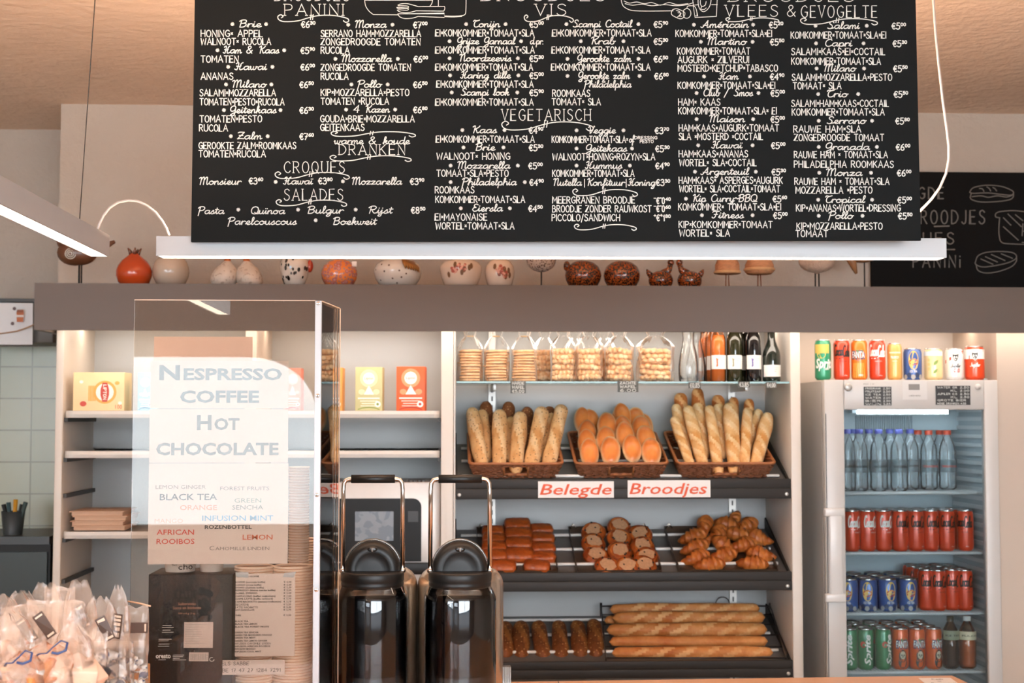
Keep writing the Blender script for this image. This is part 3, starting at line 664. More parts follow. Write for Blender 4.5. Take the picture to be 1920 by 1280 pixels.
draw(ik, '~1164,-6 1166,6 1170,13 1180,18.5 1192,20.5 1220,21;1220,21 1262,20.5;~1170,2 1180,6 1194,4 1208,7 1222,5 1238,10 1254,5 1270,9 1290,7;~1172,7 1186,10 1204,8 1222,11 1246,9 1268,11 1288,9 1300,5;'
 '~1262,18 1268,16.5 1276,19 1284,24 1282,32 1276,35.5 1266,32 1259,27 1260,20 1262,18;~1268,20 1274,22 1276,28 1270,32;1271,24 1277,25 1272,31 1278,31;'
 '~1282,19 1288,16 1294,20 1295,28 1290,34 1283,33 1281,26 1282,19;~1288,16 1289,12 1294,11;~1294,11 1302,12 1306,20 1307,30;'
 '1298,-8 1300,12 1303,33 1343,31 1345,-8;1307,24 1308,30 1303,30;1300,10 1310,9;1334,9 1345,9;~1309,-6 1309,8 1312,17 1318,22 1324,20 1330,13 1333,2 1332,-6;~1314,-4 1313,6 1316,12 1322,10 1324,3;~1316,12 1314,17 1320,18 1324,15')
part(ik.mb, 'chalk_drawing', chalk, board, label='chalk drawing of a filled roll beside a sauce jar')

# ------------------------------------------------------------------ bar lamps and cords
white_metal = M('lamp_housing', '#acadaf', .38, var=.02)
diff = glow('lamp_diffuser', '#ffe9d2', LAMP_WARM)
def bar_lamp(A, B, wd, h, lab, up_end=.05):            # A, B: lower front corners, housing goes back by wd
    A = Vector(A); B = Vector(B); u = (B-A); L = u.length; th = math.atan2(u.y, u.x)
    t = thing('bar_lamp', lab, 'lamp', A, (0, 0, th))
    hb = MB(); k = .004
    hb.box(0, L, 0, k, 0, h).box(0, L, wd-k, wd, 0, h).box(k, L-k, k, wd-k, h-2*k, h-k).box(0, k, k, wd-k, 0, h).box(L-k, L, k, wd-k, 0, h)
    part(hb, 'housing', white_metal, t)
    part(MB().box(k, L-k, k, wd-k, .002, .012), 'diffuser', diff, t, label='glowing underside')
    part(MB().box(.05, L-up_end, .012, wd-.012, h-k+.0002, h-k+.0016), 'top_diffuser', glow('lamp_uplight', '#ffd9b8', LAMP_UP), t, label='glowing strip along the top')
    return t
a0 = cp(292.5, 479, 3.12); b0 = cp(1775, 483, 3.158); b0.z = a0.z = (a0.z+b0.z)/2
bar_lamp(a0, b0, .056, cp(292, 442, 3.12).z-cp(292, 479, 3.12).z, 'long white bar lamp hanging level below the menu board, lit underneath')
e = at(205, 481, 3.2); hh = at(205, 441, 3.2).z-e.z; wl = e.x-at(168, 481, 3.2).x
lamp2 = bar_lamp((e.x, .9, e.z), (e.x, 3.2, e.z), wl, hh, 'white bar lamp running away over the bagged sweets, lit underneath', .6)
wa = at(171, 424, 3.02); wb = at(187, 0, 3.02); wt = wa+(wb-wa)*((CEIL-wa.z)/(wb.z-wa.z))
cable = M('steel_cable', '#24201e', .7)
def wire(p0, p1, par):
    Xi = Matrix.Translation(par.location) @ par.rotation_euler.to_matrix().to_4x4(); Xi.invert()
    part(MB().tube([Xi @ Vector(p0), Xi @ Vector(p1)], .0011, 6), 'suspension_wire', cable, par)
wire((e.x-wl/2, wa.y, e.z+hh), wt, lamp2); wire((e.x-wl/2, 1.1, e.z+hh), (e.x-wl/2, 1.1, CEIL), lamp2)
bar = [o for o in bpy.data.objects if o.name == 'bar_lamp'][0]
for px in (420, 1660):
    p = cp(px, 441, 3.15); q = p.copy(); q.z = CEIL; p.z = a0.z+.04; wire(p+Vector((0, .015, 0)), q+Vector((0, .015, 0)), bar)
cordm = M('white_cord', '#b5adaa', .5, var=.02)
pts = [at(x, y, 3.17) for x, y in [(182,433),(186,421),(194,404),(206,389),(221,379.5),(240,375.5),(258,377),(276,385),(292,398),(304,414),(312,428),(317,441)]]
solo(MB().tube(pts, .0027, 8), 'power_cord', cordm, 'white cord arching between the two bar lamps', 'cord')
pts = [at(x, y, 3.17) for x, y in [(1746,-260),(1748,-120),(1750,0),(1754,60),(1760,120),(1768,190),(1775,240),(1779,275),(1779,298),(1774,325),(1762,352),(1746,374),(1727,396),(1712,418),(1704,440)]]
pts[0].z = CEIL
pts = [Vector(p) for p in pts]
for p in pts[-3:]: p.y = 3.185
solo(MB().tube([pts[0]]+[Vector((a, b, c)) for a, b, c in [tuple(q) for q in pts[1:]]], .0030, 8), 'power_cord', cordm, 'white cord dropping from the ceiling behind the menu board edge', 'cord')

# ------------------------------------------------------------------ black chalkboard on the back wall
x0, x1, z0, z1 = rect(1634, 323, 2080, 540, 5.46)
wb_ = thing('wall_chalkboard', 'black chalkboard with sandwich drawings leaning on the back wall', 'chalkboard', (x0, 5.46, z0))
part(MB().box(0, x1-x0, 0, .02, 0, z1-z0), 'panel', M('wall_blackboard', '#0b0908', .8, var=.1, spec=.2), wb_)
ik = Ink(lambda u, v: (at(u, -v, 5.46).x-x0, -.0015, at(u, -v, 5.46).z-z0))
G = lambda x: 1600+x/3.556
H_ = lambda y: 200+y/3.556
grey_chalk = M('faint_chalk', '#75706a', .9, var=.2, scale=40)
for t, a, b, y, h in [('BELEGDE', 1655, G(600), H_(613), 21), ('BROODJES', G(385), G(875), H_(780), 25), ('CROQUES', G(130), G(668), H_(915), 21), ('PANiNi', G(398), G(712), H_(1070), 22)]:
    ik.text(t, a, b, -y, h, hw=1.1, gap=4)
ik.line([(G(540), -H_(798)), (G(638), -H_(795))], 1.3); ik.line([(G(600), -H_(952)), (G(675), -H_(952))], 1.1)
part(ik.mb, 'chalk_lettering', grey_chalk, wb_, label='faint grey chalk words'); ik = Ink(ik.pos)
def dw(t, hw=.9):
    for st in strokes(t): ik.line([(G(p[0]), -H_(p[1])) for p in st], hw)
dw('~775,570 800,540 880,524 980,530 1050,555 1068,575 1040,590 900,575 800,578 775,570;~785,580 783,615 850,635 960,632 1040,620 1066,600 1066,576;~840,545 860,548 870,565;~890,535 905,545 915,562;~930,538 945,548 955,562;~790,600 850,594 900,604 960,594 1020,602 1060,590;'
   '~975,740 950,735 948,715 975,700 1060,692 1140,700 1230,715;~975,740 970,800 972,860 990,905 1060,915 1180,918;1000,740 1050,790;1030,715 1120,800;1000,800 1100,890;1080,720 1130,760;1130,780 1125,860;1130,830 1150,830;1125,905 1150,905;'
   '~815,1030 830,995 880,972 960,965 1050,970 1085,990 1080,1015 1030,1040 940,1060 860,1068 815,1050 815,1030;~818,1050 830,1090 880,1108 960,1100 1050,1068 1086,1030 1086,1000;850,1015 930,1050;920,985 1010,1025;985,980 1060,1010;880,1000 960,1035')
part(ik.mb, 'chalk_drawing', grey_chalk, wb_, label='faint grey chalk drawings of bread')

# ------------------------------------------------------------------ overhead shelf with its strip light
YF, YB, YC = 4.85, 5.45, 5.0                 # fascia, cabinet backs, cabinet fronts
_, _, fz0, fz1 = rect(64, 534.5, 2000, 621, YF)
fx0, fx1 = at(64, 575, YF).x, 3.2
brown = M('brown_fascia', '#5d5048', .5, var=.07, scale=7, stretch=(.3, 1, 2))
sh = thing('overhead_shelf', 'long grey-brown overhead shelf running across above the bread cabinet and fridge', 'shelf', (fx0, YF, fz0))
W = fx1-fx0
part(MB().box(0, W, 0, .025, 0, fz1-fz0).box(0, .025, .025, 5.5-YF, .0, fz1-fz0), 'fascia', brown, sh)
part(MB().box(.025, W, .025, 5.5-YF, fz1-fz0-.02, fz1-fz0), 'top_board', brown, sh)
cream = M('cream_panel', '#cdc3b8', .45, var=.02, scale=6)
part(MB().box(.025, W, .05, 5.5-YF, .052, .066), 'soffit_board', cream, sh)
for a_, b_ in ((.032, .108), (.36, .42)): part(MB().box(.06, W, a_, b_, .0405, .0515), 'led_strip', glow('shelf_strip_light', '#ffeedd', LED_WARM), sh, label='glowing strip light behind the fascia')  # front strip lights the goods, rear one is added to brighten the back panels
SOF = fz0+.041

# ------------------------------------------------------------------ cream shelf unit with metal trays
grey_back = M('grey_back_panel', '#a9aaa9', .5, var=.05, scale=4)
traym = M('tray_metal', '#cfc8c0', .42, var=.08, scale=14)
darkm = M('dark_bracket', '#3a3632', .5)
ux0, ux1 = at(103, 800, YC).x, at(850, 800, YC).x
su = thing('shelf_unit', 'tall cream shelf unit with metal trays behind the coffee urns', 'shelf unit', (ux0, YC, 0))
def sx(px): return at(px, 800, YC).x-ux0
TOP = SOF-.002
part(MB().box(0, sx(117), 0, YB-YC, 0, TOP, .002), 'side_panel', cream, su)
part(MB().box(sx(459), sx(480), 0, YB-YC, 0, TOP, .002), 'divider', cream, su)
part(MB().box(sx(827), sx(850), 0, YB-YC, 0, TOP, .002), 'side_panel', cream, su)
for a_, b_ in ((117, 459), (480, 827)): part(MB().box(sx(a_), sx(b_), YB-YC-.012, YB-YC, 0, TOP), 'back_panel', grey_back, su)
def tray(par, xa, xb, zt, y0=0., dep=.42, h=.024):
    m = MB(); r = .03
    o = [(xa, dep)]+[(xa+r-r*math.cos(t), y0+r-r*math.sin(t)) for t in [k*PI/10 for k in range(6)]]+[(xb-r+r*math.sin(t), y0+r-r*math.cos(t)) for t in [k*PI/10 for k in range(6)]]+[(xb, dep)]
    n = len(o); cx, cy = (xa+xb)/2, dep/2
    rings = [(o, zt-h), ([(x+(cx-x)*.0, y-.003 if y < dep-.01 else y) for x, y in o], zt-h*.5), (o, zt), ([(x+.006*(1 if x < cx else -1), y+.006 if y < dep-.01 else y) for x, y in o], zt), ([(x+.007*(1 if x < cx else -1), y+.007 if y < dep-.01 else y) for x, y in o], zt-.006)]
    v = []; f = []
    for ring, z in rings: v += [(x, y, z) for x, y in ring]
    for i in range(len(rings)-1): f += [(i*n+k, i*n+(k+1) % n, (i+1)*n+(k+1) % n, (i+1)*n+k) for k in range(n)]
    f.append(tuple(range((len(rings)-1)*n, len(rings)*n))); f.append(tuple(reversed(range(n))))
    m.add(v, f)
    return part(m, 'tray', traym, par)
def zy(y, Y=YC): return at(600, y, Y).z
for (pa, pb, ys) in [(119, 457, (770, 845, 995)), (483, 825, (770, 845))]:
    for y in ys: tray(su, sx(pa), sx(pb), zy(y))
def runner(x, y): part(MB().box(x, x+.012, .02, .43, zy(y)-.014, zy(y)), 'tray_runner', darkm, su)
for y in (783, 858, 925, 1008, 1085): runner(sx(117), y)
for y in (783, 858): runner(sx(480), y); runner(sx(827)-.012, y)
for a_, b_, y_ in ((480, 827, 1120), (117, 459, 1200)): part(MB().box(sx(a_), sx(b_), .02, YB-YC-.012, zy(y_)-.02, zy(y_)), 'lower_board', cream, su)

# boxes of tea on the trays
def box_print(mb, w_, h, col, ):
    pass
def tea_box(px0, px1, py0, py1, col, lab, yaw=0., dep=.07, style=0, loc_y=.03, c2='#ffffff', c3='#ffffff'):
    x0, x1, z0, z1 = rect(px0, py0, px1, py1, YC+loc_y); w_ = x1-x0; h = z1-z0; z0 = zy(770)+.0005
    t = thing('tea_box', lab, 'tea box', ((x0+x1)/2, YC+loc_y, z0), (0, 0, yaw))
    part(MB().box(-w_/2, w_/2, 0, dep, 0, h, .0015), 'carton', M('tea_carton_'+col, col, .5, var=.10, scale=22), t)
    g = MB(); P = flat(-.0008); mats = [M('tea_light_'+c2, c2, .5), M('tea_logo_'+c3, c3, .5), M('tea_white', '#fff6e8', .5)]
    def disc(cx, cz, r, ry, mi, y): g.add([(cx+r*math.cos(k*PI/12), y, cz+ry*math.sin(k*PI/12)) for k in range(24)], [tuple(range(24))], mi)
    if style == 0:      # lying catering box: sun disc, upright red shield, small marks
        disc(w_*.12, h*.48, h*.30, h*.30, 0, -.0006); disc(w_*.12, h*.48, h*.23, h*.23, 2, -.0010)
        g.add([(w_*.12+u*h*.085, -.0014, h*.48+v*h*.25) for u, v in [(-.7,-1),(.7,-1),(1.3,-.3),(1.3,.3),(.7,1),(-.7,1),(-1.3,.3),(-1.3,-.3)]], [tuple(range(8))], 1)
        ik = Ink(lambda u, v: (w_*.12+v, -.0018, h*.48-u)); ik.text('LIPTON', -h*.19, h*.19, -h*.035, h*.075, hw=.0011, mi=2); g.add(ik.mb.v, ik.mb.f, 2)
        for a, b, r, mi in [(-.3,.18,.085,1),(.36,.72,.06,0),(.42,.2,.05,2),(-.34,.75,.05,2)]: disc(w_*a, h*b, h*r, h*r*.8, mi, -.0008)
        for k in range(5): g.add([(w_*(-.2+.03*k)+u*.004, -.0009, h*(.25+.0*k)+v*h*.4) for u, v in [(0,0),(1,0),(1,1),(0,1)]], [(0,1,2,3)], 0)
        type_on(g, flat(-.0012), '100', w_*.33, w_*.46, h*.05, h*.1, 1)
    else:               # upright box: ring with logo, pyramid tea bag, fruit, lines of type, round seal
        disc(0, h*.74, w_*.33, w_*.33, 0, -.0006); disc(0, h*.74, w_*.22, w_*.22, 2, -.0010)
        type_on(g, flat(-.0014), 'Lipton', -w_*.16, w_*.16, h*.715, h*.06, 1)
        g.add([(-w_*.18, -.0012, h*.37), (w_*.2, -.0012, h*.37), (w_*.0, -.0012, h*.58)], [(0,1,2)], 2)
        for a in (-.26, .28): disc(w_*a, h*.43, w_*.12, w_*.10, 0, -.0008)
        for k, (a, q) in enumerate([(.4,.03), (.32,.015), (.26,.012), (.3,.012)]):
            g.add([(u*w_*a, -.0010, h*(.27-.055*k)+v*h*q) for u, v in [(-1,0),(1,0),(1,1),(-1,1)]], [(0,1,2,3)], 2 if k else 2)
        disc(w_*.33, h*.15, w_*.11, w_*.11, 2, -.0012); disc(w_*.33, h*.15, w_*.05, w_*.05, 1, -.0016)
        g.add([(u*w_*.4, -.0008, h*(.02+.05*(1-u*u))+v*h*.02) for u, v in [(-1,0),(-.5,0),(0,0),(.5,0),(1,0),(1,1),(.5,1),(0,1),(-.5,1),(-1,1)]], [tuple(range(10))], 1)
    part(g, 'print', mats, t)
tea_box(137, 233, 697, 769, '#f3d3a0', 'pale yellow tea box lying on the top tray, red shield logo', dep=.12, style=0, c2='#f0a94f', c3='#c0402c')
tea_box(258, 286, 697, 769, '#8fc6dc', 'light blue tea box on the top tray behind the clear screen', style=1, c2='#cfe6ee', c3='#3b6fa0', dep=.1)
tea_box(533, 564, 689, 769, '#e8907f', 'pink-red tea box seen through the clear screen', style=1, c2='#f3b6a8', c3='#9c2f33', yaw=-.05)
tea_box(594, 642, 688, 769, '#e59a48', 'orange tea box behind the white corner post of the screen', style=1, c2='#f2bd78', c3='#7a4a20', yaw=-.06)
tea_box(666, 717, 687, 769, '#c6c08c', 'pale green tea box between the orange and the red one', style=1, c2='#e0dcae', c3='#7d8f3c', yaw=-.06)
tea_box(743, 797, 686, 769, '#dd5f2e', 'red-orange tea box at the end of the tray next to the bread cabinet', style=1, c2='#f09a6a', c3='#b0261c', yaw=-.08)
# folded cardboard lids on the lower tray
card = M('kraft_card', '#c9a58a', .8, var=.05, scale=30)
zt = zy(995)
for k, (dx, lab) in enumerate([(0, 'flat pinkish card box lid at the bottom of the small pile'), (-.006, 'flat pinkish card box lid second from the bottom of the pile'), (.003, 'flat pinkish card box lid under the topmost of the pile'), (-.008, 'flat pinkish card box lid on top of the small pile')]):
    x0, x1, _, _ = rect(138, 960, 234, 998, YC+.05); h = .0168
    solo(MB().box(0, x1-x0, 0, .2, 0, h*.8, .002).box(-.006, x1-x0+.006, -.006, .206, h*.78, h, .001), 'card_lid', card, lab, 'card lid', (x0+dx, YC+.05, zt+.0005+k*h), group='card lids in a pile on the tray')

# oven in the right-hand bay
x0, x1, z0, z1 = rect(618, 903, 826, 1076, YC+.06)
steel = M('brushed_steel', '#b9b4ae', .34, metal=.9, var=.06, scale=30, stretch=(1, 1, 12))
ov = thing('oven', 'steel countertop oven with black control panel and screen in the shelf unit', 'oven', (x0, YC+.06, zy(1120)+.001))
zb = zy(1120)+.001
part(MB().box(0, x1-x0, .0, .3, 0, z1-zb, .004), 'body', M('oven_steel', '#c4bab2', .4, metal=.35, var=.05), ov)
gx = lambda px: at(px, 1000, YC+.06).x-x0
gz = lambda py: at(720, py, YC+.06).z-zb
def rrect(xa, xb, za, zb_, r, n=6, corners=(1,1,1,1)):
    o = []
    for (cx, cz, a0), on_ in zip([(xb-r, za+r, -PI/2), (xb-r, zb_-r, 0), (xa+r, zb_-r, PI/2), (xa+r, za+r, PI)], corners):
        if on_: o += [(cx+r*math.cos(a0+k*PI/2/n), cz+r*math.sin(a0+k*PI/2/n)) for k in range(n+1)]
        else: o.append((xb if cx > xa+r else xa, (zb_ if cz > za+r else za)))
    return o
part(MB().prism(rrect(gx(612), gx(790), gz(1052), gz(934), .03, corners=(0,1,1,0)), -.012, 0), 'control_panel', M('black_plastic', '#161515', .42, spec=.25), ov)
part(MB().prism(rrect(gx(666), gx(738), gz(1013), gz(958), .002), -.014, -.012), 'screen', spotted('oven_screen', '#8f99a3', '#7f8a95', .5, 40, .12, bump=0), ov)
part(MB().box(gx(765), gx(784), -.0135, -.012, gz(978), gz(958)), 'button', M('dark_button', '#2c2b2b', .4), ov)
sl = MB()
for k in range(20): sl.box(gx(640)+k*.015, gx(640)+k*.015+.008, .0, .006, z1-zb, z1-zb+.006)
part(sl, 'vent_ridge', darkm, ov)
part(MB().box(gx(612), gx(806), -.02, 0, gz(1076), gz(1054), .003), 'door_handle', M('black_plastic'  , '#1c1b1b'), ov)

# ------------------------------------------------------------------ bread cabinet
bx0, bx1 = at(850.5, 900, YC).x, at(1503, 900, YC).x
bc = thing('bread_cabinet', 'open cream bread display cabinet with three sloping dark shelves', 'bread cabinet', (bx0, YC, 0))
def cx_(px, Y=YC, py=900): return at(px, py, Y).x-bx0
D = .42
xr = cx_(1484)
part(MB().box(0, .006, 0, D, 0, TOP), 'side_panel', cream, bc)
part(MB().box(xr, bx1-bx0, 0, D, 0, TOP, .003), 'side_panel', cream, bc)
part(MB().box(.006, xr, D-.012, D, 0, TOP), 'back_panel', grey_back, bc)
up = M('slotted_metal', '#b5b2ad', .4, metal=.6)
for px in (922, 1371):
    xx = at(px, 950, YC+D).x-bx0; m = MB().box(xx-.013, xx+.013, D-.024, D-.012, .2, TOP)
    u_ = part(m, 'slotted_upright', up, bc)
    s_ = MB()
    for k in range(46): s_.box(xx-.003, xx+.003, D-.0248, D-.0238, .3+k*.033, .318+k*.033)
    part(s_, 'slots', darkm, u_)
charcoal = M('charcoal_metal', '#2c2927', .5, var=.05, spec=.25)
slopem = M('shelf_slope', '#6a6663', .4, metal=.3, var=.08)
glint_m = M('slat_glint_white', '#f6f2ec', .25)
SL = []
for (yt, yb, yback, glints) in [(898, 935, 826, (836, 860, 887)), (1073, 1108, 986, (998, 1025, 1052)), (1240, 1272, 1148, (1157, 1185, 1217))]:
    zf = at(1170, yt, YC).z; zl = at(1170, yb, YC).z; zk = at(1170, yback, YC+D-.03).z
    sf = part(MB().prism([(0,0)]+[(0, 1)], 0, 1) if 0 else MB().box(.007, xr-.001, 0, .02, zl, zl+(zf-zl)*.52, .002).box(.007, xr-.001, .003, .02, zl+(zf-zl)*.52, zf, .002), 'price_rail', charcoal, bc)
    m = MB(); m.add([(.007,.02,zf-.012),(xr,.02,zf-.012),(xr,D-.03,zk-.012),(.007,D-.03,zk-.012),(.007,.02,zf-.018),(xr,.02,zf-.018),(xr,D-.03,zk-.018),(.007,D-.03,zk-.018)],
          [(0,1,2,3),(7,6,5,4),(0,4,5,1),(1,5,6,2),(2,6,7,3),(3,7,4,0)])
    part(m, 'sloping_shelf', slopem, bc)
    for xa in (.0075, xr-.009): part(MB().add([(xa+dx, y, z) for dx in (0, .006) for y, z in [(.02,zf-.03),(D-.03,zk-.03),(D-.03,zk+.03),(.02,zf+.0)]], [(0,1,2,3),(7,6,5,4),(0,4,5,1),(1,5,6,2),(2,6,7,3),(3,7,4,0)]), 'shelf_end', charcoal, bc)
    for y in glints:  # white bars stand for light reflected on the bent shelf slats
        best = min((abs((at(1170, y, YC+.02+(D-.05)*k/60).z)-(zf+(zk-zf)*k/60+.002)), k) for k in range(61))[1]
        yy = .02+(D-.05)*best/60; zz = zf+(zk-zf)*best/60-.006
        part(MB().tube([(.03, yy, zz), (xr-.03, yy, zz)], .0095, 8, squash=.6), 'slat_glint', glint_m, bc)
    SL.append((zf-.012, zk-.012))
    for xx in (.02, xr-.018): part(MB().lathe([(.0065,0),(.0065,.003),(.004,.004),(0,.004)], 12, X=Matrix.Translation((xx, -.0002, zl+(zf-zl)*.22)) @ Matrix.Rotation(PI/2, 4, 'X')), 'screw', up, bc)
def slope_z(k, y):                            # height of shelf k at cabinet depth y
    zf, zk = SL[k]; return zf+(zk-zf)*(y-.02)/(D-.05)
SA = [math.atan2(b-a, D-.05) for a, b in SL]
glass_edge = clear('shelf_glass', '#d3e3de', 1.5, haze=.06, hcol='#7fb0a6')
ZG = at(1170, 715, YC).z
part(MB().box(.01, xr-.004, .0, .37, ZG-.006, ZG, .001), 'glass_shelf', glass_edge, bc)
part(MB().box(.01, xr-.004, -.0012, 0, ZG-.0062, ZG+.0002), 'glass_edge', M('green_glass_edge', '#4f7a74', .15, var=.25, scale=30, stretch=(1,1,.2)), bc, label='green front edge of the glass shelf')
for px in (922, 1371):
    xx = at(px, 950, YC+D).x-bx0; part(MB().box(xx-.006, xx+.006, .12, D-.024, ZG-.03, ZG-.0065, .001), 'glass_bracket', up, bc)
# paper signs on the first rail
paper = M('white_paper', '#ece6e2', .7, var=.01)
def rail_sign(px0, px1, py0, py1, t, ux0_, ux1_, lab):
    x0, x1, z0, z1 = rect(px0, py0, px1, py1, YC-.004)
    o = thing('paper_sign', lab, 'sign', (x0, YC-.004, z0)); part(MB().box(0, x1-x0, 0, .0012, 0, z1-z0), 'sheet', paper, o)
    m = MB(); h = (z1-z0); type_on(m, flat(-.0006), t, at(ux0_, 918, YC-.004).x-x0, at(ux1_, 918, YC-.004).x-x0, h*.2, h*.62, 0, .22, .012)
    part(m, 'lettering', M('orange_red_ink', '#d9552c', .6), o, label='orange-red italic word')
rail_sign(1009, 1151, 902, 933, 'Belegde', 1012, 1147, 'white paper sign with orange italic Belegde on the shelf rail')
rail_sign(1177, 1332, 900, 932, 'Broodjes', 1180, 1326, 'white paper sign with orange italic Broodjes on the shelf rail')
tagm = M('price_tag_black', '#4b4d49', .6)
def price_tag(px0, px1, py0, py1, lines, lab):
    x0, x1, z0, z1 = rect(px0, py0, px1, py1, YC-.004); w_ = x1-x0; h = z1-z0
    o = thing('price_tag', lab, 'price tag', (x0, YC-.004, z0)); part(MB().box(0, w_, 0, .0015, 0, h), 'card', tagm, o)
    ik = Ink(flat(-.0006)); n = len(lines)
    for i, t in enumerate(lines): ik.text(t, w_*.12, w_*.88, h*(1-(i+.86)/n), h/n*.68, hw=.0011)
    part(ik.mb, 'lettering', chalk, o)
price_tag(957, 986, 714, 737, ['HARDE', 'WAFEL', '€5,00'], 'small black price tag under the stacks of thin waffles')
price_tag(1158, 1197, 714, 735, ['ZACHTE', 'WAFEL', '6.00'], 'small black price tag under the soft waffle bags')
price_tag(1291, 1314, 716, 728, ['€0,85'], 'small black price tag under the clear carafes')
price_tag(1384, 1406, 715, 726, ['€3,85'], 'small black price tag under the red wine bottle')
price_tag(1436, 1456, 716, 727, ['€4,00'], 'small black price tag under the dark bottle at the end')
# right-hand niche: back, side and front of the wall the fridge stands in
nx0, nx1 = bx1, at(1873, 900, YC).x
nb = MB().box(nx0, nx1, YB-.012, YB, 0, TOP)
struct(nb, 'trim_2', cream)
struct(MB().box(nx1, 3.2, YC, 5.5, 0, TOP), 'trim_3', M('pinkish_panel', '#b9a899', .5, var=.03, scale=4))

# ------------------------------------------------------------------ ornaments on the overhead shelf
ZS = fz1+.0005; YO = 4.96
glz = dict(rough=.18, coat=.4)
def orn(px, Y=YO): return Vector((at(px, 530, Y).x, Y, ZS))
def scale_at(Y=YO): return Y/F
K = scale_at()
def vase(px0, px1, pyt, mat, name, lab, cat, prof, extra=None, group=None):
    c = orn((px0+px1)/2); R = (px1-px0)/2*K; Ht = at(600, pyt, YO).z-ZS
    t = thing(name, lab, cat, c, group=group)
    part(MB().lathe([(r*R, z*Ht) for r, z in prof], 28), 'body', mat, t)
    if extra: extra(t, R, Ht)
    return t
RND = [(.45,0),(.6,.0),(.8,.1),(.95,.28),(1,.45),(.97,.6),(.85,.78),(.6,.92),(.35,.985),(.0,1)]
def spots(mat, pts, R, Ht, prof, rr, sq=1.3):
    m = MB()
    def rad(z):
        for (r0, z0), (r1, z1) in zip(prof, prof[1:]):
            if z0 <= z <= z1 and z1 > z0: return r0+(r1-r0)*(z-z0)/(z1-z0)
        return 1
    for a, z, s in pts:
        r = rad(z)*R; c = Vector((r*math.sin(a), -r*math.cos(a), z*Ht)); n = Vector((math.sin(a), -math.cos(a), 0)); tx = Vector((math.cos(a), math.sin(a), 0))
        sl = (rad(min(1, z+.05))-rad(max(0, z-.05)))*R/(.1*Ht); up_ = (Vector((0,0,1))+n*sl).normalized(); nn = tx.cross(up_)
        m.add([tuple(c+nn*(.0008 if nn.dot(n) > 0 else -.0008)+tx*(rr*s*math.cos(k*PI/5))+up_*(rr*s*sq*math.sin(k*PI/5))) for k in range(10)], [tuple(range(10))])
    return m
# 1 wooden bird on a stand
wood_b = M('dark_bird_wood', '#5e3a26', .35, var=.4, scale=18, coat=.3); iron = M('black_iron', '#2c2826', .5, metal=.4)
c = orn(148); t = thing('bird_ornament', 'dark brown wooden bird on a thin black stand behind the end of the hanging lamp', 'ornament', c)
m = MB(); m.ball((0,0,.115), .062, .036, .044, 20, 12, fn=lambda a, q: 1+.25*max(0, -math.cos(a))*math.cos(q)); m.tube([(.055,0,.125),(.09,0,.14),(.12,0,.155)], [.02,.012,.006], 8); m.ball((-.052,0,.15), .026, .022, .024)
part(m, 'body', wood_b, t); part(MB().lathe([(.0,0),(.034,0),(.034,.004),(.0,.005)], 20).tube([(0,0,.004),(0,0,.078)], .0035, 8).tube([(.008,0,.004),(.008,0,.078)], .0028, 8), 'stand', iron, t)
sp = MB()
for r in (.018, .012, .006): sp.tube([(-.022+r*math.cos(k*PI/8), -.0375+.004*(r/.018), .108+r*math.sin(k*PI/8)) for k in range(16)], .002, 6, closed=True)
part(sp, 'wing_spiral', M('pale_inlay', '#b9b3a8', .5), t)
# 2 orange pomegranate, 3 beige round vase
red = M('orange_glaze', '#b8441c', var=.12, scale=6, **glz)
def crown(t, R, Ht):
    m = MB()
    for k in range(5):
        a = k*2*PI/5; m.tube([(.012*math.cos(a),.012*math.sin(a),Ht*.9),(.016*math.cos(a),.016*math.sin(a),Ht*1.0),(.024*math.cos(a),.024*math.sin(a),Ht*1.1)], [.007,.006,.002], 6)
    part(m, 'crown', M('brown_glaze', '#5a2a14', **glz), t)
PM = [(.4,0),(.6,0),(.86,.1),(1,.3),(1,.45),(.9,.6),(.7,.74),(.42,.86),(.26,.93),(.16,.97),(0,.975)]
vase(218, 284, 474, red, 'pomegranate_ornament', 'glossy orange-red pomegranate ornament on the overhead shelf', 'ornament', PM, crown)
vase(286, 354, 478, M('beige_glaze', '#b9a796', var=.05, **glz), 'round_vase', 'plain beige round vase beside the orange pomegranate', 'vase', RND)
# 4,5 pale pears with orange necks
pale = spotted('pale_stone', '#cfc0b2', '#b19d8c', .6, 90, .5, .1); tip = M('orange_tip', '#b9622f', .4)
def pear(px, wpx, lean, lab):
    c = orn(px); R = wpx/2*K; t = thing('pear_ornament', lab, 'ornament', c, group=None)
    P = [(.5,0),(.75,.02),(.95,.16),(1,.3),(.92,.48),(.7,.66),(.42,.8),(.26,.9)]
    Ht = .098; X = Matrix(((1,0,lean,0),(0,1,0,0),(0,0,1,0),(0,0,0,1)))
    part(MB().lathe([(r*R, z*Ht) for r, z in P], 24, X=X), 'body', pale, t)
    part(MB().lathe([(.27*R,.89*Ht),(.2*R,1.0*Ht),(.17*R,1.1*Ht),(.0,1.12*Ht)], 14, X=X), 'neck', tip, t)
pear(418, 51, .16, 'pale speckled pear ornament with orange neck, nearer the beige vase'); pear(470, 51, -.16, 'pale speckled pear ornament with orange neck, nearer the spotted hen vase')
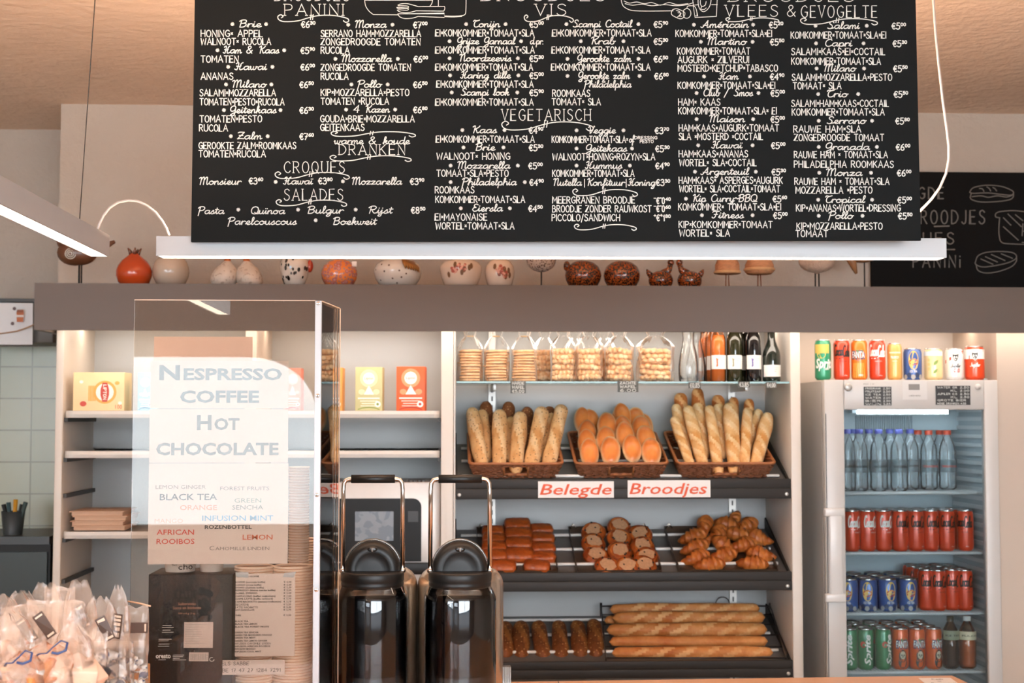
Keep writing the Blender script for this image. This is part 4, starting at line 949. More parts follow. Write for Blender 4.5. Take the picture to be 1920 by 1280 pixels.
# 6 white vase with black spots and a red comb
PV = [(.45,0),(.55,0),(.72,.14),(.88,.36),(.98,.6),(1,.75),(.9,.92),(.6,1.05),(.0,1.1)]
wg = M('white_glaze', '#d9cfc4', var=.04, **glz); blk = M('black_glaze', '#1d1a19', **glz)
def ex(t, R, Ht):
    pts = [(rnd.uniform(-1.35,1.35), rnd.uniform(.1,.95), rnd.uniform(.7,1.2)) for _ in range(26)]
    part(spots(0, pts, R, Ht, PV, .0045, 1.5), 'spots', blk, t)
    part(MB().ball((R*1.02,-.005,Ht*.72), .012, .012, .022), 'wattle', M('red_glaze', '#a8331a', **glz), t)
vase(524, 580, 484, wg, 'hen_vase', 'white vase with black spots and a red wattle', 'vase', PV, ex)
# 7 millefiori ball
def mille():
    m = M('millefiori', '#cf5a28', .25, var=.2, scale=30, coat=.5); nt = m.node_tree; N = nt.nodes; L = nt.links; b = N['Principled BSDF']
    tc = N.new('ShaderNodeTexCoord'); v = N.new('ShaderNodeTexVoronoi'); v.inputs['Scale'].default_value = 75; L.new(tc.outputs['Object'], v.inputs[0])
    r = N.new('ShaderNodeValToRGB'); e = r.color_ramp.elements; e[0].position = .15; e[1].position = .8; e[0].color = hexc('#d9541f'); e[1].color = hexc('#e8813f')
    for p, cc in ((.35, '#b9a2a0'), (.5, '#d8461a'), (.62, '#8a7f86')): q = e.new(p); q.color = hexc(cc)
    s = N.new('ShaderNodeSeparateColor'); L.new(v.outputs['Color'], s.inputs[0]); a = N.new('ShaderNodeMath'); a.operation = 'ADD'
    mu = N.new('ShaderNodeMath'); mu.operation = 'MULTIPLY'; mu.inputs[1].default_value = .5; L.new(v.outputs['Distance'], a.inputs[0]); L.new(s.outputs[0], mu.inputs[0]); L.new(mu.outputs[0], a.inputs[1])
    L.new(a.outputs[0], r.inputs[0]); L.new(r.outputs[0], b.inputs['Base Color']); return m
vase(602, 670, 486, mille(), 'glass_ball_vase', 'round orange glass vase with a mosaic of little flowers', 'vase', RND,
     lambda t, R, Ht: part(MB().box(R*.72, R*.98, -.03, -.02, Ht*.72, Ht*.9, .001), 'paper_label', paper, t))
# 8 big cream vase with dots and gold leaves
PB = [(.45,0),(.6,0),(.78,.12),(.93,.34),(1,.6),(1,.75),(.92,.95),(.7,1.12),(.4,1.2),(0,1.22)]
def ex8(t, R, Ht):
    part(spots(0, [(-.9,.25,1),(-.55,.6,1),(-.35,.85,1),(-.2,.3,1),(.1,.62,1),(.2,.35,1),(-.75,.9,1),(.4,.5,.9),(-1.1,.7,1),(.5,.75,1),(0,.12,1)], R, Ht, PB, .0035, 1), 'dots', M('brown_dots', '#5a4030', .4), t)
    m = MB()
    for k in range(7):
        a = .35+.12*k; z0 = Ht*(1.12-.02*k); m.tube([(R*.8*math.sin(a), -R*.86*math.cos(a), z0), (R*1.0*math.sin(a*1.0), -R*1.02*math.cos(a), z0-Ht*.22), (R*1.04*math.sin(a*1.02), -R*1.05*math.cos(a), z0-Ht*.42)], [.008,.009,.002], 6, squash=.4)
    part(m, 'gold_leaves', M('gold_leaf', '#a5723a', .3, metal=.5), t)
vase(701, 790, 494, wg, 'bulb_vase', 'large cream vase with brown dots and golden leaves at its shoulder', 'vase', PB, ex8)
# 9,10 flowered vases
PC = [(.62,0),(.7,0),(.8,.16),(.92,.45),(1,.8),(1,.95),(.85,1.15),(.6,1.25),(0,1.27)]
PD = [(.66,0),(.74,0),(.86,.2),(.97,.5),(1,.75),(.92,1.0),(.72,1.2),(.5,1.3),(0,1.31)]
fl = [M('rose_petal', '#a8503f', .4, var=.3, scale=90), M('leaf_brown', '#6b4a2c', .4), M('pink_petal', '#d79a86', .4, var=.3, scale=90)]
def flowers(prof, pts):
    def f(t, R, Ht):
        a = spots(0, [(q+rnd.gauss(0,.13), z+rnd.gauss(0,.10), rnd.uniform(.6,1.1)) for q, z in pts for _ in range(9)], R, Ht, prof, .0065, 1)
        b = spots(0, [(q+rnd.gauss(0,.10), z+rnd.gauss(0,.07), rnd.uniform(.5,.9)) for q, z in pts for _ in range(6)], R, Ht, prof, .006, 1)
        l = spots(0, [(q+s*.34, z+rnd.uniform(-.3,.2), 1) for q, z in pts for s in (-1, 1, 1.3)], R, Ht, prof, .006, 1.8)
        part(a, 'roses', fl[0], t); part(b, 'petals', fl[2], t, (0,-.0006,0)); part(l, 'leaves', fl[1], t)
    return f
cg = M('cream_glaze', '#ddc7b4', var=.03, **glz)
vase(824, 904, 497, cg, 'flowered_vase', 'wide cream vase with red roses, beside the narrower one', 'vase', PC, flowers(PC, [(.05,.85),(-.3,.7)]))
vase(909, 965, 497, cg, 'flowered_vase', 'narrow cream vase with pink roses beside the speckled bird', 'vase', PD, flowers(PD, [(-.05,.72),(.25,.55)]))
# 11 speckled round bird on a wire stand
c = orn(1015); t = thing('bird_ornament', 'round white speckled bird on a bent wire stand', 'ornament', c)
part(MB().ball((0,0,.098), .052, .045, .042, 20, 12), 'body', spotted('speckled_white', '#cbb8aa', '#54382c', .56, 170, .5), t)
part(MB().tube([(.03,0,.003),(0,0,.003),(0,0,.06)], .003, 8).lathe([(0,0),(.02,0),(.02,.003),(0,.003)], 14), 'stand', iron, t)
# 12-15 brown and orange speckled family
spk = spotted('tortoise_glaze', '#2a170e', '#9c4a1e', .50, 190, .2, .0, .3, coat=.5)
def big(t, R, Ht): part(MB().ball((-R*.9,0,Ht*.8), .012, .02, .018), 'ear', spk, t)
vase(1059, 1128, 486, spk, 'speckled_ball', 'big brown and orange speckled ball with a small ear', 'ornament', RND, big)
vase(1131, 1201, 486, spk, 'speckled_ball', 'big brown and orange speckled ball beside the two little birds', 'ornament', RND)
def little(px, d, lab):
    c = orn(px); t = thing('speckled_bird', lab, 'ornament', c)
    m = MB().lathe([(r*.044, z*.062) for r, z in RND], 22); m.tube([(d*.012,0,.05),(d*.03,0,.068),(d*.036,0,.088)], [.02,.011,.009], 10); m.ball((d*.036,0,.092), .012, .011, .012)
    part(m, 'body', spk, t); part(MB().tube([(-d*.034,0,.045),(-d*.045,0,.058),(-d*.05,0,.068)], [.012,.008,.002], 8), 'tail', spk, t)
little(1239, 1, 'little speckled bird beside the big speckled balls, tail towards them'); little(1293, -1, 'little speckled bird facing its twin, nearest the straw figures')
# 16,17 straw figures on thin legs
straw = M('straw_weave', '#c98f66', .7, var=.3, scale=60, stretch=(1,1,3), bump=.6, bscale=120); cop = M('copper_wire', '#8a4a28', .4, metal=.5)
def strawf(px, wd, band, lab):
    c = orn(px); t = thing('straw_bird', lab, 'ornament', c); w_ = wd*K/2
    m = MB().lathe([(.0,.052),(w_*.85,.052),(w_*1.0,.06),(w_,.085),(w_*.8,.105),(w_*.4,.12),(0,.125)], 22)
    part(m, 'body', straw, t)
    part(MB().tube([(w_*math.cos(k*PI/12), w_*math.sin(k*PI/12), band) for k in range(24)], .006, 6, closed=True), 'band', M('gold_straw', '#d8a878', .45, var=.2, scale=80), t)
    part(MB().tube([(-.005,0,.052),(-.006,0,.003)], .002, 6).tube([(.004,0,.052),(.006,0,.003)], .002, 6).box(-.006, .05, -.01, .01, 0, .003), 'legs', cop, t)
strawf(1364, 46, .058, 'orange straw figure on copper legs, the plainer one'); strawf(1424, 54, .068, 'orange straw figure on copper legs with a braided golden band')
# 18 feathered bird on black legs, 19 wooden hanging tail
c = orn(1532); t = thing('feather_bird', 'pale feathered bird on two black legs', 'ornament', c)
part(MB().ball((0,0,.098), .066, .04, .04, 20, 12).tube([(0,0,.07),(0,0,.055)], [.016,.008], 8), 'body', M('feathers', '#b99f8c', .8, var=.35, scale=70, bump=.5), t)
part(MB().tube([(-.006,0,.06),(-.006,0,.004)], .0028, 8).tube([(.007,0,.06),(.007,0,.004)], .0028, 8).lathe([(0,0),(.045,0),(.04,.005),(0,.005)], 20), 'stand', iron, t)
c = orn(1606, 5.1); t = thing('wooden_bird', 'brown wooden bird with a long pointed beak in front of the wall chalkboard', 'ornament', c)
part(MB().ball((.02,0,.15), .07, .035, .04).tube([(-.03,0,.15),(-.012,0,.105),(.0,0,.07)], [.022,.014,.005], 8), 'body', M('mid_wood', '#9a6b45', .5, var=.2), t)
part(MB().tube([(.03,0,.13),(.03,0,.004)], .0028, 8).lathe([(0,0),(.03,0),(.03,.004),(0,.004)], 16), 'stand', iron, t)

# ------------------------------------------------------------------ kitchen corner on the far side
x0, x1, z0, z1 = rect(-200, 566, 100, 642, 5.75)
hood = thing('cooker_hood', 'dark grey cooker hood edge over the tiled kitchen wall', 'cooker hood', (x0, 5.75, z0))
x1 = min(x1, XE-.01)
part(MB().box(0, x1-x0, 0, .22, 0, z1-z0, .004), 'body', M('hood_grey', '#5c5853', .45), hood); part(MB().box(0, x1-x0, -.012, .22, z1-z0+.0005, z1-z0+.014), 'top_rim', M('hood_rim', '#3d3833', .4), hood)
x0, x1, z0, z1 = rect(-60, 568, 61, 646, 5.7)
fl_ = thing('paper_flyer', 'white paper flyer with a drawing of an iced tea glass hanging on the hood', 'flyer', (x0, 5.7, z0)); w_ = x1-x0; h = z1-z0
g = MB(); g.grid(lambda u, v: (u*w_, -.012*math.sin(u*PI)-.006*v*v+.004, v*h), 12, 6); part(g, 'sheet', M('flyer_paper', '#dfe0e2', .6, var=.02), fl_)
px_ = lambda a: at(a, 600, 5.7).x-x0
pz_ = lambda a: at(30, a, 5.7).z-z0
m = MB(); Y_ = -.018
m.add([(px_(a), Y_, pz_(b)) for a, b in [(34,604),(46,604),(47,586),(33,586)]], [(0,1,2,3)], 0).add([(px_(a), Y_, pz_(b)) for a, b in [(33,586),(47,586),(46,581),(34,581)]], [(0,1,2,3)], 1)
for a, b in ((29,579),(26,607)): m.add([(px_(a)+.007*math.cos(k*PI/5), Y_, pz_(b)+.007*math.sin(k*PI/5)) for k in range(10)], [tuple(range(10))], 2)
m.add([(px_(a), Y_-.0005, pz_(b)) for a, b in [(33,595),(47,595),(47,591),(33,591)]], [(0,1,2,3)], 3)
part(m, 'print', [M('tea_amber', '#b0602f', .5), M('tea_dark', '#8a4a2a', .5), M('berry', '#5d4a4a', .5), paper], fl_)
solo(MB().tube([at(a, b, 5.68) for a, b in [(-20,628),(10,624),(30,621),(48,615),(64,608)]], .003, 6), 'cord', M('tan_cord', '#b08f74', .7), 'thin tan cord drooping across the white paper flyer', 'cord')
x0, x1, z0, z1 = rect(-120, 1006, 101, 1300, 5.55)
kc = thing('kitchen_counter', 'dark kitchen worktop with grilles below the tiled wall', 'worktop', (x0, 5.55, 0)); x1 = min(x1, XE-.03)
dk = M('dark_kitchen', '#171513', .5, spec=.3)
part(MB().box(0, x1-x0, .02, .41, .1, z1-.03), 'body', dk, kc); part(MB().box(0, x1-x0, 0, .41, z1-.03, z1), 'top', M('dark_top', '#25231f', .35), kc)
g = MB()
for k in range(12): g.box(.02, (x1-x0)*.45, .012, .02, z1-.08-k*.02, z1-.072-k*.02)
part(g, 'grille', M('grille_brown', '#3f352d', .5), kc); part(MB().box((x1-x0)*.5, x1-x0-.01, .01, .02, z1-.32, z1-.06), 'drawer_front', M('grey_green_steel', '#2b2f2c', .35, metal=.3), kc)
c = at(18, 1000, 5.62); pc = thing('pen_cup', 'dark cup of pens and tools on the kitchen worktop', 'cup', (c.x, 5.66, z1))
part(MB().lathe([(.036,0),(.045,.09),(.043,.09),(.034,.004),(0,.004)], 20), 'cup', M('dark_cup', '#343a3c', .5), pc)
for k, (a, b, cc) in enumerate([(-.03,.02,'#22282a'), (-.01,-.01,'#2d4a50'), (.006,.0,'#d79a2a'), (.02,.01,'#22282a'), (.034,-.01,'#3b4d4c')]):
    part(MB().tube([(a*.5, b, .01), (a*1.5, b*1.2, .115+.01*(k % 3))], [.006, .009], 8), 'pen', M('pen_'+cc, cc, .5), pc)
c0, c1 = at(97, 700, 5.3), at(85, 762, 5.3)
m = MB(); m.grid(lambda u, v: (ux0-.0035-v*.05*(.25+u)-.004*abs(math.sin(u*19)), 5.2+.18*u+.012*math.sin(u*19+v*4), c0.z-.0-v*(c0.z-at(90, 820, 5.3).z)), 20, 14)
tw = solo(m, 'tea_towel', M('towel_grey', '#a9a3aa', .9, var=.15, scale=30, bump=.3), 'greyish tea towel hanging at the kitchen side of the shelf unit', 'towel')
tw.location = (0, .0, 0)

# ------------------------------------------------------------------ bread
def frame(p0, p1, front=(0,1,0)):
    z = (Vector(p1)-Vector(p0)).normalized(); y = Vector(front); y = (y-z*y.dot(z)).normalized(); x = y.cross(z)
    return Matrix((x, y, z)).transposed().to_4x4()
def loaf_mesh(L, r, mats, seed, slash=0, taper=.45, squash=.92, bend=0., blunt=False):
    rn = random.Random(seed); ph = [rn.uniform(0, 6) for _ in range(6)]; nu, nv = 22, 44; v = []; f = []; mi = []
    for j in range(nv+1):
        t = j/nv; e = min(t, 1-t)*L/r
        rr = r*(math.sqrt(max(0, 1-(1-min(e/1.1, 1))**2))) if e < 1.1 else r
        if blunt and t < .05: rr = r*.9*min(1, .8+t*6) if t > 0 else r*.5
        rr *= 1+.05*math.sin(7*t+ph[0])+.03*math.sin(17*t+ph[1])
        rr *= 1-taper*.35*(2*abs(t-.5))**3
        for i in range(nu):
            a = 2*PI*i/nu; q = 1+.025*math.sin(3*a+5*t+ph[2])+.02*math.sin(5*a-9*t+ph[3])
            if slash:
                fr = max(0, -math.sin(a)); s = (t-.06)/.88*slash+.5*math.cos(a)*.9; k = s-math.floor(s)
                if 0 < s < slash: q += fr**2*(.13*math.exp(-((k-.62)/.16)**2)-.12*math.exp(-((k-.3)/.09)**2))
            v.append((rr*q*math.cos(a)+bend*r*math.sin(PI*t), rr*q*squash*math.sin(a), t*L))
    m = MB()
    for j in range(nv):
        for i in range(nu):
            i2 = (i+1) % nu; k = 0
            if slash:
                a = 2*PI*(i+.5)/nu; t = (j+.5)/nv; s = (t-.06)/.88*slash+.5*math.cos(a)*.9
                if -math.sin(a) > .35 and 0 < s < slash and .42 < s-math.floor(s) < .82: k = 1
            f.append((j*nu+i, j*nu+i2, (j+1)*nu+i2, (j+1)*nu+i)); mi.append(k)
    f += [tuple(reversed(range(nu))), tuple(range(nv*nu, (nv+1)*nu))]; mi += [2 if blunt and len(mats) > 2 else 0, 0]
    m.v = v; m.f = f; m.mi = mi; m.sm = [True]*len(f)
    return nrm(m.mesh('loaf', mats))
def loaf(name, cat, lab, p0, p1, r, mats, seed, group=None, **kw):
    p0, p1 = Vector(p0), Vector(p1); me = loaf_mesh((p1-p0).length, r, mats, seed, **kw); me.name = name
    o = bpy.data.objects.new(name, me); C.objects.link(o); o.matrix_world = Matrix.Translation(p0) @ frame(p0, p1)
    return tag(o, lab, cat, group)
bag_m = [crusty('baguette_crust', '#d4924f', '#efc68f', .5, 11, spec=.4), crusty('baguette_slash', '#e3b47c', '#f1d2a4', .7, 25), crusty('baguette_crumb', '#e8d8bd', '#f4e8d4', .9, 60)]
ses_m = [crusty('seeded_crust', '#c48a52', '#e5ba86', .6, 10, seeds='#6b4a30'), crusty('seeded_slash', '#d6a877', '#e6c498', .7, 20, seeds='#7a5a3a')]
drk_m = [crusty('dark_crust', '#5a3018', '#8a4f28', .6, 10, seeds='#b98d5c'), crusty('dark_slash', '#7a4a26', '#98602f', .6, 20, seeds='#c39a66')]
mid_m = [crusty('long_crust', '#b5642c', '#dd9a5a', .5, 7), crusty('long_slash', '#cf8c50', '#e8b47c', .6, 20)]
roll_m = crusty('roll_crust', '#b9581f', '#d98543', .26, 8, bump=.08)
def pale_sides(m, col, a, b):                 # the flanks of a roll bake paler than its top
    nt = m.node_tree; N = nt.nodes; L = nt.links; bs = N['Principled BSDF']; src = bs.inputs['Base Color'].links[0].from_socket
    tc = N.new('ShaderNodeTexCoord'); sp = N.new('ShaderNodeSeparateXYZ'); L.new(tc.outputs['Object'], sp.inputs[0])
    r = N.new('ShaderNodeMapRange'); r.inputs[1].default_value = a; r.inputs[2].default_value = b; r.interpolation_type = 'SMOOTHSTEP'; L.new(sp.outputs[1], r.inputs[0])
    mx = N.new('ShaderNodeMix'); mx.data_type = 'RGBA'; mx.inputs['B'].default_value = hexc(col); L.new(r.outputs[0], mx.inputs['Factor']); L.new(src, mx.inputs['A']); L.new(mx.outputs['Result'], bs.inputs['Base Color'])
pale_sides(roll_m, '#f0cfa2', -.019, -.003)
# wicker baskets
wick = M('wicker', '#7a4526', .55, var=.3, scale=70, bump=.5, bscale=160); wick2 = M('wicker_rim', '#96592f', .5, var=.25, scale=60)
def basket(pxa, pxb, lab):
    Y0 = YC+.022; xa, xb = at(pxa, 868, Y0).x, at(pxb, 868, Y0).x; w_ = xb-xa; h = .062; dp = .33; ins = .022
    t = thing('bread_basket', lab, 'basket', ((xa+xb)/2, Y0+.012, slope_z(0, .032)+.003), (SA[0], 0, 0))
    def per(z, off=0.):           # rounded rectangle outline at height z
        s_ = ins*(1-z/h)-off; o = []
        xw, ya, yb, r = w_/2-s_, s_, dp-s_, .02
        for cx, cy, a0 in ((xw-r, ya+r, -PI/2), (xw-r, yb-r, 0), (-xw+r, yb-r, PI/2), (-xw+r, ya+r, PI)):
            o += [(cx+r*math.cos(a0+k*PI/8), cy+r*math.sin(a0+k*PI/8)) for k in range(5)]
        d = []
        for i in range(len(o)):
            a, b = Vector(o[i]), Vector(o[(i+1) % len(o)]); n = max(1, int((b-a).length/.0075)); d += [tuple(a.lerp(b, k/n)) for k in range(n)]
        return d
    m = MB(); hole = (w_*.13, .018, .048)
    for k in range(9):
        z = .004+k*(h-.008)/8; P = per(z); run = []; segs = []
        for i, (x, y) in enumerate(P+[P[0]]):
            if abs(x) < hole[0] and y < .04 and hole[1] < z < hole[2]:
                if len(run) > 1: segs.append(run)
                run = []; continue
            q = .0036*(1 if (i//2+k) % 2 else -1); cx, cy = x, y-dp/2; l = math.hypot(cx, cy); run.append((x+cx/l*q, y+cy/l*q, z))
        if len(run) > 1: segs.append(run)
        for sg in segs: m.tube(sg, .0036, 6)
    P0, P1 = per(.002, -.002), per(h-.002, -.002)
    P0, P1 = P0[::2], P1[::2]
    n = min(len(P0), len(P1))
    for i in range(0, n, 2):
        x, y = per(.002)[min(2*i, len(per(.002))-1)]; z = h
        f = (w_/2)/(w_/2-ins); X1, Y1 = x*f, (y-dp/2)*(dp/2)/(dp/2-ins)+dp/2
        if abs(x) < hole[0] and y < .06: m.tube([(x, y, 0), (x+(X1-x)*.25, y+(Y1-y)*.25, h*.25)], .003, 5)
        else: m.tube([(x, y, 0), (X1, Y1, h)], .003, 5)
    b = per(0); m.add([(x, y, .002) for x, y in b], [tuple(range(len(b)))])
    part(m, 'woven_body', wick, t)
    part(MB().tube([(x, y, h) for x, y in per(h)], .0052, 8, closed=True), 'rim', wick2, t)
    hm = MB().tube([(-hole[0], ins*.55, .016), (-hole[0], ins*.12, .05)], .004, 6).tube([(hole[0], ins*.55, .016), (hole[0], ins*.12, .05)], .004, 6).tube([(-hole[0], ins*.6, .015), (hole[0], ins*.6, .015)], .004, 6)
    part(hm, 'handle_opening', wick2, t)
    return t
basket(880, 1055, 'brown wicker basket holding the seeded baguettes'); basket(1079, 1252, 'brown wicker basket filled with soft round rolls'); basket(1270, 1453, 'brown wicker basket holding the pale plain baguettes')
def L2(a, Ya, b, Yb): return at(a[0], a[1], Ya), at(b[0], b[1], Yb)
for i, (b, t, r) in enumerate([((905,880),(884,764),.0275),((936,880),(937,768),.0275),((966.5,889),(976,772),.0275),((994,882),(1017.5,763),.0275),((1027,880),(1054.5,759),.0265)]):
    p0, p1 = L2(b, 5.075, t, 5.21)
    loaf('seeded_baguette', 'bread', 'pale seeded baguette in the first basket, %s' % ['at the outer side, leaning out', 'second along, upright', 'the shortest, in the middle', 'with a flour-dusted slash, second from the roll basket', 'the tallest, leaning towards the roll basket'][i], p0, p1, r, ses_m, 10+i, 'seeded baguettes', slash=2 if i > 2 else 1)
for i, (b, t) in enumerate([((915,860),(911,752)),((948,860),(954,753)),((985,860),(989,763)),((1015,860),(1032,762))]):
    p0, p1 = L2(b, 5.2, t, 5.3)
    loaf('dark_baguette', 'bread', 'dark baguette end showing behind the pale seeded ones, %s' % ['behind the first gap', 'behind the second gap, tallest', 'behind the short one', 'partly hidden by the tallest one'][i], p0, p1, .026, drk_m, 30+i, 'dark baguettes behind')
for i, (b, t) in enumerate([((912,868),(903,768)),((955,866),(958,782)),((1008,866),(1036,775))]):
    p0, p1 = L2(b, 5.14, t, 5.255)
    loaf('seeded_baguette', 'bread', 'seeded baguette half hidden in the middle row, %s' % ['behind the outermost', 'behind the short one', 'behind the leaning pair'][i], p0, p1, .024, ses_m, 40+i, 'seeded baguettes')
# soft rolls
def roll_mesh(seed):
    rn = random.Random(seed); p = rn.uniform(0, 6)
    return nrm(MB().ball((0,0,0), .0355, .026, .060, 22, 14, fn=lambda a, q: (1+.03*math.sin(2*a+p))*(1 if math.sin(a) < .2 else .9)).mesh('soft_roll', roll_m))
RM = [roll_mesh(k) for k in range(4)]
RL = [(1105,850),(1145,846),(1185,842),(1221,848),(1101,832),(1136,826),(1172,818),(1212,824),(1101,814),(1138,800),(1168,806),(1203,805),(1093,790),(1107,793),(1163,790),(1192,790),(1167,782),(1207,800)]
rows = ['in the front row', 'in the second row', 'in the third row', 'at the back']
rc = ['nearest the seeded bread', 'second from the seeded bread', 'second from the pale bread', 'nearest the pale bread', 'peeping out on top', 'at the far corner']
for i, (x, y) in enumerate(RL):
    row = min(i//4, 3); Yq = [5.07, 5.135, 5.20, 5.27][row]; c = at(x, y, Yq)
    o = bpy.data.objects.new('soft_roll', RM[i % 4]); C.objects.link(o); o.location = c; o.rotation_euler = (math.radians(-28-rnd.uniform(0,6)), math.radians(rnd.uniform(-7,7)), rnd.uniform(-.1,.1))
    tag(o, 'soft oval roll %s of the middle basket, %s' % (rows[row], rc[i-4*row if row < 3 else i-12]), 'bread roll', 'soft rolls in the basket')
# pale baguettes
for i, (b, t, r, lb) in enumerate([((1297,880),(1262.5,781),.0185,'thin and leaning out towards the rolls'),((1321,880),(1288,760),.0235,'second along, leaning out'),((1348.5,890),(1329,759),.021,'thinner one with its cut end in the handle hole'),
        ((1379,890),(1367,754),.0275,'the thick one in the middle'),((1396,878),(1402,764),.0195,'slim and upright beside the thick one'),((1415,880),(1441,774),.0255,'leaning out towards the cabinet side')]):
    p0, p1 = L2(b, 5.075, t, 5.2); loaf('pale_baguette', 'bread', 'pale slashed baguette in front, '+lb, p0, p1, r, bag_m, 60+i, 'pale baguettes', slash=4, blunt=i in (2, 3))
for i, (b, t, r) in enumerate([((1290,860),(1266,757),.022),((1322,860),(1308,755),.021),((1358,860),(1346,757),.021),((1392,860),(1424,768),.022)]):
    p0, p1 = L2(b, 5.15, t, 5.255); loaf('pale_baguette', 'bread', 'pale baguette half hidden in the middle row, %s' % ['over the thin leaning one', 'behind the second gap', 'behind the middle gap', 'behind the slim upright one'][i], p0, p1, r, bag_m, 70+i, 'pale baguettes', slash=3)
for i, (b, t, r) in enumerate([((1285,850),(1275,736),.026),((1315,850),(1307,726),.025),((1350,850),(1346,740),.026),((1372,850),(1376,744),.021),((1402,850),(1405,747),.021)]):
    p0, p1 = L2(b, 5.235, t, 5.32); loaf('pale_baguette', 'bread', 'browned baguette end at the very back, %s' % ['nearest the roll basket', 'the tallest of all', 'behind the middle', 'the darkest one', 'nearest the cabinet side'][i], p0, p1, r, [mid_m[0], mid_m[1]], 80+i, 'pale baguettes', slash=3)
# trays of pastries
past = crusty('pastry_crust', '#7a3010', '#b85a22', .3, 14, bump=.5, spec=.5); past2 = crusty('croissant_crust', '#8a3d12', '#d68440', .35, 13, bump=.4)
tin = M('dark_tin', '#4a3a2e', .4, metal=.3, var=.15)
def s_tray(pxa, pxb, k, lab):
    Y0 = YC+.03; xa, xb = at(pxa, 1066, Y0).x, at(pxb, 1066, Y0).x; w_ = xb-xa; t = thing('baking_tray', lab, 'tray', ((xa+xb)/2, Y0, slope_z(k, .03)+.002), (SA[k], 0, 0))
    m = MB(); d = .35; h = .025; e = .002
    m.box(-w_/2, w_/2, 0, d, 0, e).box(-w_/2, -w_/2+e, 0, d, e, h).box(w_/2-e, w_/2, 0, d, e, h).box(-w_/2+e, w_/2-e, 0, e, e, h*.5).box(-w_/2+e, w_/2-e, d-e, d, e, h)
    part(m, 'pan', tin, t)
    for sx_ in (-1, 1): part(MB().tube([(sx_*(w_/2-.006), d-.008, h-.006), (sx_*(w_/2-.016), d-.004, h+.012), (sx_*(w_/2-.03), d-.008, h-.004)], .003, 6), 'corner_clip', M('shiny_clip', '#cfc6b8', .25, metal=.9), t)
s_tray(897, 1046, 1, 'dark tray of chocolate rolls on the second shelf'); s_tray(1081, 1240, 1, 'dark tray of raisin swirls on the second shelf'); s_tray(1272, 1458, 1, 'dark tray of croissants on the second shelf')
def Yof(y): return 5.07+(1062-y)/(1062-982)*.26
def choc_mesh(seed):
    rn = random.Random(seed); p = rn.uniform(0, 6); m = MB(); nu, nv = 20, 16; v = []
    for j in range(nv+1):
        s = j/nv*2-1; e = (1-abs(s)**7)**.5 if abs(s) < 1 else .0
        e = .55+.45*e
        for i in range(nu):
            a = 2*PI*i/nu; c, q = math.cos(a), math.sin(a); sq = (abs(c)**3.2+abs(q)**3.2)**(-1/3.2)
            rip = 1+.035*math.sin(a*3+p+s)+.02*math.sin(s*11+p)+.03*(1 if math.sin(a*9+p) > .2 else -1)*max(0, abs(s)-.2)
            v.append((.05*s, .033*sq*c*e*rip, .0195*sq*q*e*rip+.0195))
    f = [(j*nu+i, j*nu+(i+1) % nu, (j+1)*nu+(i+1) % nu, (j+1)*nu+i) for j in range(nv) for i in range(nu)]+[tuple(reversed(range(nu))), tuple(range(nv*nu, nv*nu+nu))]
    m.add(v, f, 0, True); m.box(.0502, .054, -.006, .006, .012, .022, .002, 1).box(-.054, -.0502, -.006, .006, .012, .022, .002, 1)
    return nrm(m.mesh('chocolate_roll', [past, M('dark_chocolate', '#2a150c', .4)]))
CM = [choc_mesh(k) for k in range(3)]
CL = [(943,1064,1),(1006,1064,1),(927,1044,1),(974,1043,1.12),(1019,1046,.95),(927,1028,1),(972,1022,1.08),(1018,1029,.95),(926,1012,.95),(972,1004,1.08),(1017,1010,.95),(925,997,.9),(970,986,1.05),(1015,993,.9)]
cn = ['at the front, nearest the urn handle', 'at the front, nearest the swirls']+['%s %s' % (c, r) for r in ('one up from the front', 'two up from the front', 'three up from the front', 'at the back') for c in ('in the outer column', 'on top in the middle column', 'in the column by the swirls')]
def put(name, me, c, rot, sc, lab, cat, grp):
    o = bpy.data.objects.new(name, me); C.objects.link(o); o.location = c; o.rotation_mode = 'ZYX'; o.rotation_euler = rot; o.scale = (sc,)*3; return tag(o, lab, cat, grp)
for i, (x, y, s) in enumerate(CL):
    c = at(x, y+6, Yof(y)); put('chocolate_roll', CM[i % 3], c, (SA[1]+.15, rnd.uniform(-.06,.06), rnd.uniform(-.12,.12)), s*.93, 'glossy brown chocolate roll '+cn[i], 'pastry', 'chocolate rolls on the tray')
def swirl(seed):
    rn = random.Random(seed); p = rn.uniform(0, 6); m = MB()
    m.lathe([(0,0),(.036,0),(.047,.008),(.049,.017),(.044,.026),(.036,.030),(.02,.031),(0,.031)], 28, 0, wob=lambda a, z: 1+.03*math.sin(3*a+p), caps=False)
    pts = [((.006+.034*k/44)*math.cos(k*.34+p), (.006+.034*k/44)*math.sin(k*.34+p), .030-.004*(k/44)**2) for k in range(45)]
    m.tube(pts, .0042, 6, 1)
    for _ in range(5):
        a, r = rn.uniform(0, 6.28), rn.uniform(.012, .043); m.ball((r*math.cos(a), r*math.sin(a), .0325), .0035, .005, .003, 8, 6, 2)
    m.add([(.031*math.cos(k*PI/9+p)*(1+.10*math.sin(2*k)), .027*math.sin(k*PI/9+p)*(1+.1*math.cos(3*k)), .0338) for k in range(18)], [tuple(range(18))], 3)
    return nrm(m.mesh('raisin_swirl', [past, past2, M('raisin', '#20110c', .5), M('sugar_icing', '#b98d6a', .3, var=.35, scale=120)]))
SM = [swirl(k) for k in range(3)]
